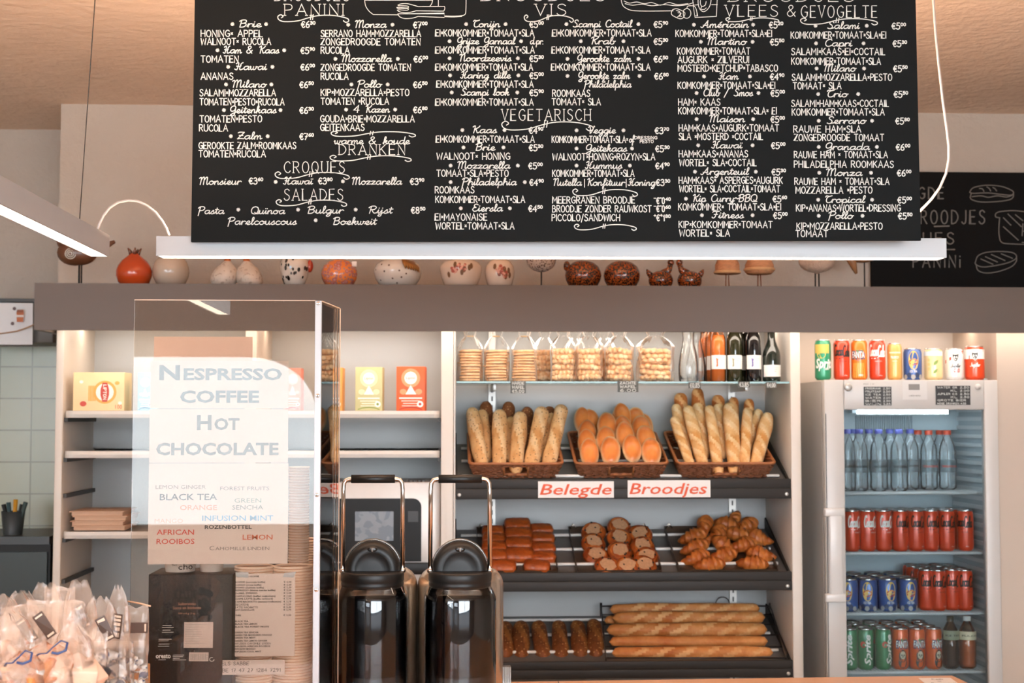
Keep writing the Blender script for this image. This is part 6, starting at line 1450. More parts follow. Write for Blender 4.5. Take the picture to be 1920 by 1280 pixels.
# the row on top of the fridge
for kind, px, lab, sc in [('lemon', 1543, 'green lemonade can standing first on top of the fridge', 1), ('zero', 1578, 'red cola can with black script on top of the fridge', 1), ('orangeade', 1611, 'orange can with blue and white lettering on top of the fridge', 1), ('cola', 1645, 'red cola can with white script on top of the fridge', 1),
        ('peachtea', 1677.5, 'slim light orange can on top of the fridge', 1), ('tea', 1711, 'blue and yellow iced tea can on top of the fridge', 1), ('peach', 1750, 'peach-coloured can with green leaves on top of the fridge', 1), ('beer0', 1789, 'white beer can with red stripe on top of the fridge', 1), ('beer', 1827, 'red and white beer can at the end of the row on the fridge', 1)]:
    can(kind, 'drink_can', lab, (at(px, 680, 5.07).x, 5.07, FT+.0005), rnd.uniform(-.1,.1)+at(px, 680, 5.07).x*-.2)
c = at(1852, 706, 5.1); td = MB().lathe([(0,0),(.045,0),(.055,.006),(.05,.007),(0,.004)], 24, X=Matrix.Scale(1.0, 4)); td.box(.03, .085, -.008, .008, .006, .012, .002)
solo(td, 'metal_dish', steel, 'flat grey metal dish behind the last can on the fridge', 'dish', (c.x, 5.14, FT+.0005))
# inside the fridge: a column per kind, first can in front and more behind it
def column(kind, px, shelf, lab, rows=4, sc=1., Y0=5.085, rz=None, pitch=None):
    b, l, p, R, H = can_proto(kind); c = at(px, 1000, Y0); pit = pitch or (2*R*sc+.003)
    for k in range(rows):
        where = lab+', in front' if k == 0 else lab+', rows behind'
        can(kind, 'drink_can', where, (c.x+.002*k*(1 if k % 2 else -1), Y0+k*pit, FS[shelf]), rz if rz is not None and k == 0 else rnd.uniform(-.8,.8), lab+(' behind' if k else ''), sc)
for i, px in enumerate((1597, 1627, 1657)): column('cola', px, 1, 'red can with white script under the bottles, %s' % ['at the door handle side', 'second column', 'third column'][i], 3, rz=.35, pitch=.06)
for i, px in enumerate((1688, 1717, 1745, 1775, 1810)): column('zero', px, 1, 'red can with black script under the bottles, %s' % ['beside the white ones', 'second column', 'middle column', 'fourth column', 'at the wall'][i], 3, rz=[.3,.2,.3,.0,-.6][i], pitch=.06)
for i, px in enumerate((1590, 1626, 1663, 1701)): column('tea', px, 2, 'blue and yellow tea can on the third shelf, %s' % ['at the handle side', 'second column', 'third column', 'beside the red cans'][i], 4, rz=[-.5,-.4,0,-.05][i])
for i, px in enumerate((1735, 1757, 1783, 1807)): column('zero', px, 2, 'red cola can, third shelf, %s' % ['beside the iced tea', 'second column', 'third column', 'at the fridge wall'][i], 4, rz=.1, Y0=5.10 if i % 2 == 0 else 5.085, pitch=.062)
for i, px in enumerate((1590, 1620, 1653)): column('lemon2', px, 3, 'green can on the lowest visible shelf, %s' % ['at the handle side', 'middle column', 'beside the orange cans'][i], 4, rz=[-.3,.0,.5][i])
for i, px in enumerate((1685, 1716, 1747)): column('skull', px, 3, 'orange skull can on the lowest visible shelf, %s' % ['beside the green cans', 'middle column', 'beside the bottles'][i], 4, rz=[0,.1,.35][i])
def pet(px, Y, z, H, R, body_m, capc, lab, grp, liq=None, lbl=None, name='water_bottle', caph=.016, lz=(.3,.5)):
    t = thing(name, lab, 'bottle', (at(px, 1000, Y).x, Y, z), group=grp)
    pr = [(R*.7,0),(R*.95,.006),(R,.02),(R*.94,H*.2),(R,H*.26),(R,H*.5),(R*.92,H*.55),(R*.97,H*.62),(R*.85,H*.74),(R*.5,H*.86),(R*.36,H*.9),(R*.36,H-caph)]
    part(MB().lathe(pr, 24), 'bottle_body', body_m, t)
    if liq: part(MB().lathe([(0,.003),(R*.9,.008),(R*.93,.02),(R*.88,H*.2),(R*.93,H*.26),(R*.93,H*.5),(R*.86,H*.55),(R*.88,H*.68),(0,H*.69)], 20, caps=False), 'drink', liq, t)
    part(MB().lathe([(R*.43,H-caph),(R*.43,H-.001),(R*.38,H),(0,H)], 20), 'cap', M('cap_'+capc, capc, .4), t)
    if lbl:
        P = round_(R*1.005+.0006); lm = MB()
        lb_ = None
        if lbl[0]: lm.grid(lambda u, v: P(R*(-1.3+2.6*u), H*(lz[0]+(lz[1]-lz[0])*v)), 14, 1, sm=True); lb_ = part(lm, 'label', lbl[0], t)
        ik = MB(); type_on(ik, round_(R*1.005+.0013), lbl[1], -R*.95, R*.95, H*(lz[0]*.6+lz[1]*.4), H*.032, 0, 0, .02); part(ik, 'label_lettering', lbl[2], lb_ or t)
    return t
petm = clear('pet_clear', '#f8fbfc', 1.25, .06, haze=.12, boost=.02, hcol='#f2f7fa')
ltr = clear('label_film', '#cfd6d8', 1.3, .3, haze=.22, hcol='#b4bec2')
for px, Y, lb in [(1590,5.09,'at the handle side'),(1613,5.09,'second in front'),(1650,5.09,'third in front'),(1688,5.09,'fourth in front, beside the red caps'),(1600,5.17,'behind, at the handle side'),(1632,5.17,'behind the second gap'),(1671,5.17,'behind the third gap'),(1709,5.17,'behind, peeping past the fourth')]:
    pet(px, Y, FS[0], .222, .0325, petm, '#4a4f9a', 'clear water bottle with violet-blue cap, '+lb, 'still water bottles', None, (ltr, 'CHAUDFONTAINE', INK['dark']))
for px, Y, lb in [(1744,5.17,'beside the blue caps'),(1779,5.17,'nearest the fridge wall'),(1724,5.24,'farther back, half hidden'),(1765,5.24,'farther back between the other two')]:
    pet(px, Y, FS[0], .217, .0325, petm, '#c8452a', 'clear water bottle with orange-red cap, '+lb, 'sparkling water bottles', None, (ltr, 'CHAUDFONTAINE', INK['red']))
juice = M('orange_drink', '#b8642c', .3, coat=.4); brw = M('brown_drink', '#3a2418', .2, coat=.4)
pet(1810, 5.09, FS[3], .185, .0315, clear('juice_pet', '#f3dccb', 1.45, .03), '#d9d5cf', 'orange soft drink bottle at the fridge wall, lowest visible shelf', None, juice, (M('juice_label', '#d9c9a8', .5), 'PULCO', INK['dark']), 'soft_drink_bottle', lz=(.56,.72))
pet(1779, 5.09, FS[3], .185, .0300, clear('amber_pet', '#c9a58a', 1.45, .03), '#3f3a2c', 'dark brown soft drink bottle beside the skull cans', None, brw, (M('olive_label', '#8d8f76', .5), 'ICE TEA', INK['dark']), 'soft_drink_bottle', lz=(.56,.74))

# ------------------------------------------------------------------ wooden counter
ZC = .96
woodc = M('counter_wood', '#d6a47c', .42, var=.16, scale=9, stretch=(.5, 6, 6), bump=.05, coat=.15)
A_, B_ = atz(950, 1278, ZC), atz(1785, 1266, ZC); dv = (B_-A_).normalized()
Lp = A_-dv*1.9; fwd = Vector((at(1820, 1284, 2.6).x-0, 0, 0))
E_ = atz(1815, 1280, ZC); ed = (E_-B_).normalized()
P4_ = [Lp, B_, B_+ed*1.7, Vector((Lp.x, B_.y-1.6, ZC))]
ct = thing('counter', 'wooden shop counter in front, with a light wood top', 'counter', (0, 3.0, 0))
def slab(mb, poly, z0, z1):
    n = len(poly); v = [(p[0], p[1]-3.0, z0) for p in poly]+[(p[0], p[1]-3.0, z1) for p in poly]
    return mb.add(v, [tuple(range(n)), tuple(range(n, 2*n))]+[(i, (i+1) % n, n+(i+1) % n, n+i) for i in range(n)])
part(slab(MB(), P4_, ZC-.04, ZC), 'top', woodc, ct)
cc_ = sum(P4_, Vector())/4; part(slab(MB(), [cc_+(p-cc_)*.93 for p in P4_], .0, ZC-.04), 'base', cream, ct)
seam = atz(1046, 1276, ZC); m = MB().box(seam.x-.001, seam.x+.001, seam.y-3.0-.6, seam.y-3.0, ZC-.001, ZC+.0004); part(m, 'seam', darkm, ct)
# paper on the counter end
Qa = [atz(x, y, ZC+.0012) for x, y in ((1722,1270.5),(1782,1270),(1797,1279.5),(1735,1281))]
q0 = Qa[0]; ps = thing('counter_notice', 'white printed notice lying on the far end of the counter', 'notice', q0)
ux_ = (Qa[1]-Qa[0]); vx_ = (Qa[3]-Qa[0]); vx_ = vx_*2.6
part(MB().add([tuple(o+Vector((0,0,z))) for z in (-.0009, 0) for o in (Vector(), ux_, ux_+vx_, vx_)], [(3,2,1,0),(4,5,6,7),(0,1,5,4),(1,2,6,5),(2,3,7,6),(3,0,4,7)]), 'sheet', paper, ps)
m = MB(); NP = lambda u, v: tuple(ux_*u+vx_*(.0+(1-v))+Vector((0,0,.0006)))
type_on(m, NP, 'Cash', .34, .68, .84, .09); type_on(m, NP, 'or', .45, .58, .72, .07); type_on(m, NP, 'Bancontact', .2, .95, .55, .10); part(m, 'lettering', M('dark_print', '#4a4744'), ps)
# ribbed clear holder beside the jars
c = at(950, 1249, 3.3); rh = MB()
for k in range(5): rh.tube([(-.008+k*.004, -.004, 0), (-.008+k*.004, -.004, c.z-ZC-.001)], .0021, 6)
rh.box(-.0095, .0095, -.003, .02, 0, c.z-ZC-.001)
solo(rh, 'plastic_holder', clear('ribbed_plastic', '#eef0f0', 1.45, .1, haze=.35, boost=.05, hcol='#d8d6d2'), 'clear ribbed plastic holder next to the second jar', 'holder', (c.x, 3.3, ZC+.0005))

# ------------------------------------------------------------------ steel urns and clear lidded jars
satin = M('satin_steel', '#c9bcae', .26, metal=.92, var=.04, scale=8, stretch=(1,1,8))
bkp = M('black_lid', '#141312', .42, var=.1, spec=.35); chrome = M('chrome', '#d8cfc8', .1, metal=1.)
def urn(px, Y, R, ytop, lab):
    c = at(px, 1100, Y); h = at(px, ytop, Y).z-ZC; t = thing('steel_urn', lab, 'urn', (c.x, Y, ZC+.0005), group='steel urns in a row'); r = .045
    pr = [(R*.98,0),(R,.012),(R,h-r)]+[(R-r+r*math.cos(k*PI/16), h-r+r*math.sin(k*PI/16)) for k in range(1, 9)]+[(R*.5,h+.0),(0,h)]
    part(MB().lathe(pr, 48), 'body', satin, t)
    part(MB().lathe([(R*.5,h),(R*.5,h+.012),(R*.42,h+.016),(0,h+.016)], 32), 'cap', bkp, t)
    part(MB().lathe([(R*1.005,.0),(R*1.02,.004),(R*1.02,.02),(R*1.005,.024)], 40, caps=False), 'foot_ring', bkp, t)
urn(702, 3.46, .1035, 1062, 'steel urn behind the jar nearest the clear screen'); urn(863.5, 3.46, .1035, 1062, 'steel urn behind the jar nearest the bread cabinet'); urn(545, 3.50, .104, 1062, 'steel urn half hidden behind the clear screen and the cups')
jarg = clear('jar_glass', '#eceff2', 1.5, .01, boost=.02); coffee = M('black_coffee', '#0b0a0c', .12, var=.05, spec=.15)
def jar(px, lab):
    Y = 3.25; c = at(px, 1100, Y); k = Y/F; zz = lambda y: at(px, y, Y).z-ZC; t = thing('beverage_jar', lab, 'jar', (c.x, Y, ZC+.0005), group='clear beverage jars')
    R = 67*k; z1, z2, z3, z4 = zz(1116), zz(1097), zz(1070), zz(1016); rn = 57*k
    part(MB().lathe([(R*.9,0),(R*.985,.004),(R,.014),(R,z1-.012),(R*.985,z1),(R*.93,z1+.010),(rn*1.0,z2)], 56, caps=False), 'glass_body', jarg, t)
    part(MB().lathe([(0,zz(1261)),(R*.955,zz(1261)),(R*.968,zz(1261)+.004),(R*.968,zz(1117)),(R*.96,zz(1117)+.002),(0,zz(1117)+.002)], 56, caps=False), 'drink', coffee, t)
    part(MB().lathe([(R*.93,.004),(R*.95,.012),(R*.95,zz(1266)),(0,zz(1264))], 40).lathe([(0,.003),(R*.93,.004)], 40, caps=False), 'glass_base', clear('thick_glass', '#cdd3d6', 1.5, .02, haze=.12, boost=.06, hcol='#b9b3ae'), t)
    part(MB().lathe([(rn*.96,z2-.004),(rn*1.01,z2),(rn*1.02,z2+.006),(rn*1.0,z2+.009),(rn*1.03,z2+.012),(rn*1.03,z3-.005),(rn*1.0,z3-.001),(rn*.95,z3),(0,z3)], 48), 'lid_ring', bkp, t)
    rl = 51*k; ld = MB(); n = 24; hh = z4-z3
    prof = [(0, 1.0, .012), (-.012, .97, .020), (-.017, .88, .024), (-.014, .62, .022), (-.0115, .55, .02)]
    v = []; f = []
    for d, s, _ in [(.016, .96, 0), (.012, 1.0, 0), (-.003, 1.0, 0), (-.011, .955, 0), (-.018, .86, 0), (-.0215, .64, 0), (-.0203, .62, 0), (-.0215, .35, 0), (-.0218, .05, 0)]:
        for i in range(n+1): a = PI*i/n; v.append((rl*s*math.cos(a), d, z3+.001+hh*s*math.sin(a)))
    for j in range(8): f += [(j*(n+1)+i, j*(n+1)+i+1, (j+1)*(n+1)+i+1, (j+1)*(n+1)+i) for i in range(n)]
    f += [tuple(reversed(range(n+1))), tuple(range(8*(n+1), 9*(n+1)))]
    ld.add(v, f, 0, True); lp = part(ld, 'lid', bkp, t)
    part(MB().ball((0, -.0185, z3+hh*.76), .0115, .0042, .0072, 20, 10), 'spout_slot', M('slot_black', '#050505', .3), lp)
    part(MB().box(-.0018, .0018, -.0236, -.0215, z3+hh*.69, z3+hh*.83, .0005).box(-.005, .005, -.0234, -.0215, z3+hh*.80, z3+hh*.825, .0005), 'slot_bar', M('slot_grey', '#77706a', .4), lp)
    part(MB().tube([((rl*1.03)*math.cos(PI*i/24), .013, z3+(hh+.004)*math.sin(PI*i/24)) for i in range(25)], .003, 8), 'lid_rim', clear('smoke_rim', '#b0a69c', 1.5, .1, haze=.3, boost=.05, hcol='#8d8378'), lp)
    w_ = 55.5*k; zt = zz(898); rr = .016; zb = z3-.001
    pts = [(-w_,-.0,zb),(-w_*.99,0,zt-rr*1.6),(-w_*.97,0,zt-rr*.6),(-w_*.9,0,zt-rr*.15),(-w_*.78,0,zt),(-w_*.5,0,zt),(w_*.5,0,zt),(w_*.78,0,zt),(w_*.9,0,zt-rr*.15),(w_*.97,0,zt-rr*.6),(w_*.99,0,zt-rr*1.6),(w_,0,zb)]
    h_ = part(MB().tube(pts, .0050, 12), 'bail_handle', chrome, t)
    part(MB().tube([(-w_*.73,0,zt),(w_*.73,0,zt)], .0095, 16), 'grip', bkp, h_)
    for s in (-1, 1): part(MB().ball((s*w_, 0, zb+.002), .0075, .0075, .0065, 12, 8), 'hinge_knob', chrome, t)
jar(698.5, 'clear jar of dark drink with steel handle, nearest the clear screen'); jar(862.5, 'clear jar of dark drink with steel handle, nearest the bread cabinet')

# ------------------------------------------------------------------ clear acrylic screen with paper signs
YP = 2.95
acr = clear('acrylic', '#f6f1ec', 1.49, .004, haze=.006, hcol='#e8ddd2')
sa, sb_ = at(250, 700, YP), at(590, 700, YP); zT = at(420, 563, YP).z
cs = thing('acrylic_screen', 'tall clear acrylic screen with a white corner post standing on the counter', 'screen', (sa.x, YP, ZC+.0005))
hS = zT-ZC-.0005; wS = sb_.x-sa.x; pw = at(602, 700, YP).x-sb_.x
part(MB().box(0, wS, 0, .003, 0, hS), 'front_pane', acr, cs)
ps_ = part(MB().box(wS, wS+pw, -.001, .012, 0, hS, .001), 'corner_post', M('post_white', '#b4b8bd', .4, var=.02), cs)
for py in (569, 742, 928, 1106):
    z = at(596, py, YP).z-ZC; X = Matrix.Translation((wS+pw*.5, -.001, z)) @ Matrix.Rotation(PI/2, 4, 'X')
    part(MB().lathe([(.0042,0),(.0042,.001),(.003,.0016),(0,.0016)], 16, X=X).lathe([(.0012,.0016),(.0012,.0019),(0,.0019)], 10, 1, X=X), 'screw', [chrome, darkm], ps_)
e1 = at(637, 700, 3.16)
part(MB().add([(wS+pw+dx, .012, z) for z in (0, hS) for dx in (-.003, 0)]+[(e1.x-sa.x+dx, e1.y-YP, z) for z in (0, hS) for dx in (-.003, 0)], [(0,1,3,2),(4,6,7,5),(0,4,5,1),(2,3,7,6),(0,2,6,4),(1,5,7,3)]), 'side_pane', acr, cs)
part(MB().box(0, wS, 0, .003, hS, hS+.0012).tube([(wS+pw, .012, hS), (e1.x-sa.x, e1.y-YP, hS)], .0014, 5).tube([(e1.x-sa.x, e1.y-YP, 0), (e1.x-sa.x, e1.y-YP, hS)], .0012, 5), 'bright_edge', M('acrylic_edge', '#d9b9a0', .3), cs)
pinkp = M('pinkish_paper', '#d3c1b8', .75, var=.01)
def sheet(name, a, b, c, d, Y, lab, mat=None, kind='sign'):
    x0, x1, z0, z1 = rect(a, b, c, d, Y); t = thing(name, lab, kind, (x0, Y, z0)); part(MB().box(0, x1-x0, 0, .0008, 0, z1-z0), 'sheet', mat or pinkp, t)
    return t, (lambda u, v: (at(u, 900, Y).x-x0, -.0005, at(420, -v, Y).z-z0))
t, P = sheet('pink_card', 288, 631, 473, 760, 2.985, 'plain pinkish card behind the upper paper sign in the screen', M('pink_card', '#e2bfae', .8, var=.02), 'card')
inkg = M('grey_blue_ink', '#5a666d', .6)
t, P = sheet('paper_sign', 282, 676, 541, 765, 2.9550, 'white paper sign reading Nespresso Coffee in the clear screen'); m = MB()
small_caps(m, P, 'Nespresso', 296, 527, -711.5, 26); small_caps(m, P, 'coffee', 335.5, 484.5, -754, 27); part(m, 'lettering', inkg, t)
t, P = sheet('paper_sign', 280, 767, 540, 867, 2.9552, 'white paper sign reading Hot Chocolate in the clear screen'); m = MB()
small_caps(m, P, 'Hot', 368, 448, -805, 26); small_caps(m, P, 'chocolate', 292, 522, -852, 27); part(m, 'lettering', M('grey_ink', '#5d5f60', .6), t)
t, P = sheet('paper_sign', 278, 868.5, 540, 1057, 2.9554, 'white paper sign listing tea flavours in coloured words')
for t_, a, b, y, h, col, bo_ in [('LEMON GINGER',292,386,916,7,'#6f6a66',.0),('FOREST FRUITS',413,505,919,7,'#6b6b6e',.0),('BLACK TEA',300,407.5,937,11.5,'#161414',.01),('ORANGE',338,407.5,955.6,9,'#d9784a',.01),('GREEN',440,490,942,8,'#5d7a6e',0),('SENCHA',436,494,955,8,'#4a5a55',0),
    ('INFUSION MINT',380,513,976,9.8,'#2f7fae',.01),('MANGO',291,344,980,8,'#e0967a',0),('ROZENBOTTEL',385,473,991,6.8,'#161414',.02),('AFRICAN',295,365,1001.7,9.3,'#c8402a',.01),('ROOIBOS',295,366,1019,9.3,'#c8402a',.01),('LEMON',456,512,1011.5,9,'#c4603a',.01)]:
    m = MB(); type_on(m, P, t_, a, b, -y, h, 0, 0, bo_); part(m, 'lettering', M('ink_'+col, col, .6), t)
m = MB(); small_caps(m, P, 'Camomille linden'.replace(' l', ' l'), 394, 506, -1031, 7.6, 0, 0); part(m, 'lettering', M('ink_#6f6a66', '#6f6a66'), t)
t, P = sheet('price_list', 441, 1075, 553, 1230, 2.9550, 'narrow printed coffee and tea price list taped in the clear screen', kind='price list'); m = MB(); ik = Ink(P)
PL = [('NESPRESSO KOFFIE',1082,0,''),('KOFFIE (normale koffie)',1092.6,0,'€ 2,20'),('LUNGO (grote koffie)',1098,0,'€ 2,20'),('DOPIO (dubbele koffie)',1103,0,'€ 3,20'),('ESPRESSO (kleine sterke koffie)',1108,0,'€ 2,20'),('DUBBEL ESPRESSO',1113.5,0,'€ 3,20'),('CAPPUCCINO (koffie+ melkschuim)',1119,0,'€ 2,50'),('CAFFE LATTE (koffie verkeerd)',1124,0,'€ 2,70'),
 ('CAFFE MACHIATTO (espresso+melkschuim)',1129.5,0,'€ 2,70'),('DECAFEINE',1135,1,'€ 2,20'),('LATTE MACHIATTO',1140,1,'€ 3,30'),('HOT CHOCOLATE',1145,0,'€ 2,70'),('THEE',1155,0,'€ 2,20'),('BLACK TEA',1166,0,''),('BLACK TEA LEMON',1171,0,''),('BLACK TEA FOREST FRUITS',1176.5,0,''),('GREEN TEA SENCHA',1187,0,''),('GREEN TEA MANDARIN ORANGE',1192,0,''),
 ('GREEN TEA MINT',1197,0,''),('GREEN TEA LEMON GINGER',1202.7,0,''),('INFUSION CAMOMILE LINDEN',1208,1,''),('INFUSION AFRICAN ROOIBOS',1213,0,''),('INFUSION MANGO',1218,0,''),('INFUSION COOL MINT',1223,0,'')]
for s, y, hand, pr in PL:
    w_ = len(s)*(2.75 if s.isupper() else 2.42); 
    if len(s) > 35: w_ = 86
    if hand: ik.text(s, 444, 444+w_, -y, 3.2, hw=.28)
    else: type_on(m, P, s, 443.5, 443.5+w_, -y, 2.9, 0, 0, .03)
    if pr: type_on(m, P, pr, 533.5, 548, -y, 2.9, 0, 0, .02)
m.add(ik.mb.v, ik.mb.f); part(m, 'lettering', M('ink_#161414', '#161414'), t)
tp = clear('sticky_tape', '#e9edf0', 1.45, .1, haze=.55, boost=.05, hcol='#dfe6ec')
m = MB(); m.add([P(a, -b) for a, b in ((443,1072),(468,1072),(467,1083),(445,1081))], [(0,1,2,3)]).add([P(a, -b) for a, b in ((535,1074),(557,1072),(552,1083),(532,1082))], [(0,1,2,3)]); o = part(m, 'tape', tp, t); o.location.y = -.0006
t, P = sheet('account_note', 417, 1237, 534, 1264.5, 2.9548, 'small white handwritten note low in the clear screen', kind='note'); ik = Ink(P)
ik.text('ELS SABBE', 420, 470, -1246.8, 6.2, hw=.42, gap=2.6); ik.text('BE 17 47 27 1284 7291', 421, 529, -1259.5, 6.4, hw=.42, gap=2.2); part(ik.mb, 'lettering', M('ink_#161414', '#161414'), t)

# box of sugar sticks and paper cups behind the screen
x0, x1, z0, z1 = rect(277, 1076, 436, 1300, 2.99)
sg = thing('sugar_box', 'tall black carton of sugar sticks behind the clear screen', 'box', (x0, 2.99, ZC+.0005)); hb = z1-ZC-.0005
part(MB().box(0, x1-x0, 0, .13, 0, hb, .002), 'carton', M('black_carton', '#121316', .5, spec=.25, var=.12, scale=5), sg)
SP = lambda u, v: (at(u, 1160, 2.99).x-x0, -.0006, at(360, -v, 2.99).z-ZC-.0005)
SP2 = lambda u, v: (at(u, 1160, 2.99).x-x0, -.0012, at(360, -v, 2.99).z-ZC-.0005)
m = MB(); type_on(m, SP, 'Suikersticks', 333.6, 367, -1134, 5); type_on(m, SP, 'Sucre en bûchette', 324, 376.6, -1141.5, 5); type_on(m, SP, '500 x 4 g  2 kg', 334, 366, -1151, 3); part(m, 'lettering', M('copper_ink', '#c08a72', .5), sg)
m = MB(); type_on(m, SP, 'oresto', 293, 321, -1233, 8.6, 0, 0, .03)
for a, b, y in [(305,322,1172),(304,326,1176),(305,320,1181),(304,326,1185),(298,322,1198),(298,316,1201),(298,318,1207),(297,318,1211),(298,312,1236.5),(325,346,1228),(325,344,1231),(325,338,1234),(325,350,1237)]: m.add([SP(a,-y),SP(b,-y),SP(b,-y+.8),SP(a,-y+.8)], [(0,1,2,3)])
ik = Ink(SP); ik.line([(398+4.2*math.cos(k*PI/8), -1236+3.6*math.sin(k*PI/8)) for k in range(3, 17)], .5); m.add(ik.mb.v, ik.mb.f); part(m, 'white_print', M('ink_white', '#f3efe8'), sg)
m = MB(); m.add([SP(a,-b) for a, b in ((345,1214),(399.5,1214.5),(400,1166),(345.5,1166))], [(0,1,2,3)]).add([SP(a,-b) for a, b in ((355,1239),(391.5,1239.5),(392,1223),(355.5,1222.5))], [(0,1,2,3)]); lb_ = part(m, 'white_label', pinkp, sg)
m = MB(); xq = 358
while xq < 390: wq = rnd.choice((.4,.7,1.1)); m.add([SP2(a,-b) for a, b in ((xq,1237),(xq+wq,1237),(xq+wq,1225.5),(xq,1225.5))], [(0,1,2,3)]); xq += wq+rnd.choice((.5,.8,1.2))
for k in range(9): m.add([SP2(a,-b) for a, b in ((348,1171+k*4.4),(348+rnd.uniform(20,48),1171+k*4.4),(348+30,1170.4+k*4.4),(348,1170.4+k*4.4))], [(0,1,2,3)])
part(m, 'fine_print', M('ink_grey', '#a8a4a0'), sg)
cupm = M('kraft_cup', '#c98d62', .7, var=.06); cupw = M('white_cup', '#e6dcd4', .6, var=.03); rimm = M('cup_rim', '#efd8c4', .5, var=.02)
def cup_mesh(R, H, mats, rr=.0028):
    m = MB(); m.lathe([(0,.004),(R*.70,.004),(R*.70,0),(R*.72,0),(R*.97,H-.003)], 26, 0, caps=False)
    m.lathe([(R*.96+rr*math.cos(a), H-rr+rr*math.sin(a)) for a in [k*PI/4 for k in range(9)]], 26, 1, caps=False)
    m.lathe([(R*.95,H-.004),(R*.69,.005)], 26, 0, caps=False)
    return nrm(m.mesh('paper_cup', mats))
def stack(px, Y, me, z0, n, pitch, lab, grp, jit=.0006):
    c = at(px, 1150, Y)
    for k in range(n):
        o = bpy.data.objects.new('paper_cup', me); C.objects.link(o); o.location = (c.x+rnd.uniform(-jit,jit), Y+rnd.uniform(-jit,jit), z0+.0006+k*pitch)
        tag(o, lab, 'paper cup', grp)
zof = lambda y, Y: at(500, y, Y).z
c1 = cup_mesh(.041, .085, [cupm, rimm]); c2 = cup_mesh(.0225, .05, [M('pale_cup', '#d8c4b4', .5), M('pale_rim', '#e9dfd6', .35)], .0017); c3 = cup_mesh(.032, .075, [cupw, rimm])
nB = int((zof(1054, 3.06)-ZC-.085)/.006); stack(476, 3.06, c1, ZC, nB, .006, 'brown paper cup in the stack behind the price list', 'cups stacked behind the price list')
nC = int((zof(1050, 3.06)-ZC-.085)/.006); stack(549, 3.06, c1, ZC, nC, .006, 'brown paper cup in the stack beside the white post', 'cups stacked beside the white post')
nT = int((zof(868, 3.16)-ZC-.05)/.006); stack(559, 3.16, c2, ZC, nT, .006, 'small pale espresso cup in the tallest stack', 'espresso cups in the tallest stack')
nD = int((zof(1002, 3.27)-ZC-.085)/.0058); stack(577, 3.27, c1, ZC, nD, .0058, 'brown paper cup in the stack seen past the white post', 'cups stacked past the white post')
zb_ = ZC+hb+.0006; stack(396, 3.04, c3, zb_, 4, .0062, 'white paper cup in the short stack on the black carton', 'cups on the black carton')
cx2 = at(338, 1066, 3.05); ch = thing('printed_cup', 'white printed cup on the black carton, hot choco lettering', 'cup', (cx2.x, 3.05, zb_))
part(cup_mesh(.042, .085, [cupw, rimm]), 'cup_body', None, ch); m = MB(); PR = round_(.0335)
type_on(m, PR, 'cho', .002, .034, .006, .012, 0, 0, .0); type_on(m, PR, 'HOT', -.012, .000, .014, .006); part(m, 'lettering', M('ink_#161414', '#161414'), ch)

# ------------------------------------------------------------------ crate of bagged sweets at the near end of the counter
pc_ = atz(282, 1243, 1.148); CX1, CY1, CZ = pc_.x, pc_.y, 1.148; CX0, CY0 = CX1-.62, CY1-.62
crw = M('crate_wood', '#c98648', .5, var=.2, scale=8, stretch=(6, .6, 6), bump=.08)
cr_ = thing('wooden_crate', 'orange-brown wooden crate full of bagged sweets on the counter', 'crate', (CX0, CY0, ZC+.0005)); hC = CZ-ZC-.0005; wC = CX1-CX0; dC = CY1-CY0; e_ = .014
part(MB().box(0, wC, 0, e_, 0, hC, .002).box(0, wC, dC-e_, dC, 0, hC, .002).box(0, e_, e_, dC-e_, 0, hC, .002).box(wC-e_, wC, e_, dC-e_, 0, hC, .002), 'sides', crw, cr_)
part(MB().box(e_, wC-e_, e_, dC-e_, .09, .10), 'raised_floor', crw, cr_)
for k, yy in enumerate((.585, .505)):
    c_ = part(MB().box(wC, wC+.001, yy-.045, yy, hC-.075, hC-.012), 'price_card', paper, cr_)
    ik = Ink(lambda u, v: (wC+.0016, u, v)); ik.text('€3,50', yy-.04, yy-.006, hC-.035, .014, hw=.0009); part(ik.mb, 'lettering', INK['dark'], c_)
ZF = ZC+.1012
wrapb = spotted('blue_white_wrapper', '#d9d3cc', '#3f5578', .55, 75, .3, .3); 
CONT = {'candy': wrapb, 'biscuit': crusty('pink_biscuit', '#d9a583', '#ecc9ac', .7, 20), 'orange': crusty('orange_crisp', '#c8652c', '#e09a60', .5, 22), 'choc': M('dark_choc', '#4a2a1a', .4, var=.3), 'pale': M('pale_sweet', '#e4bfa6', .6, var=.1), 'black': M('black_sweet', '#2b2c33', .25, var=.4, scale=60)}
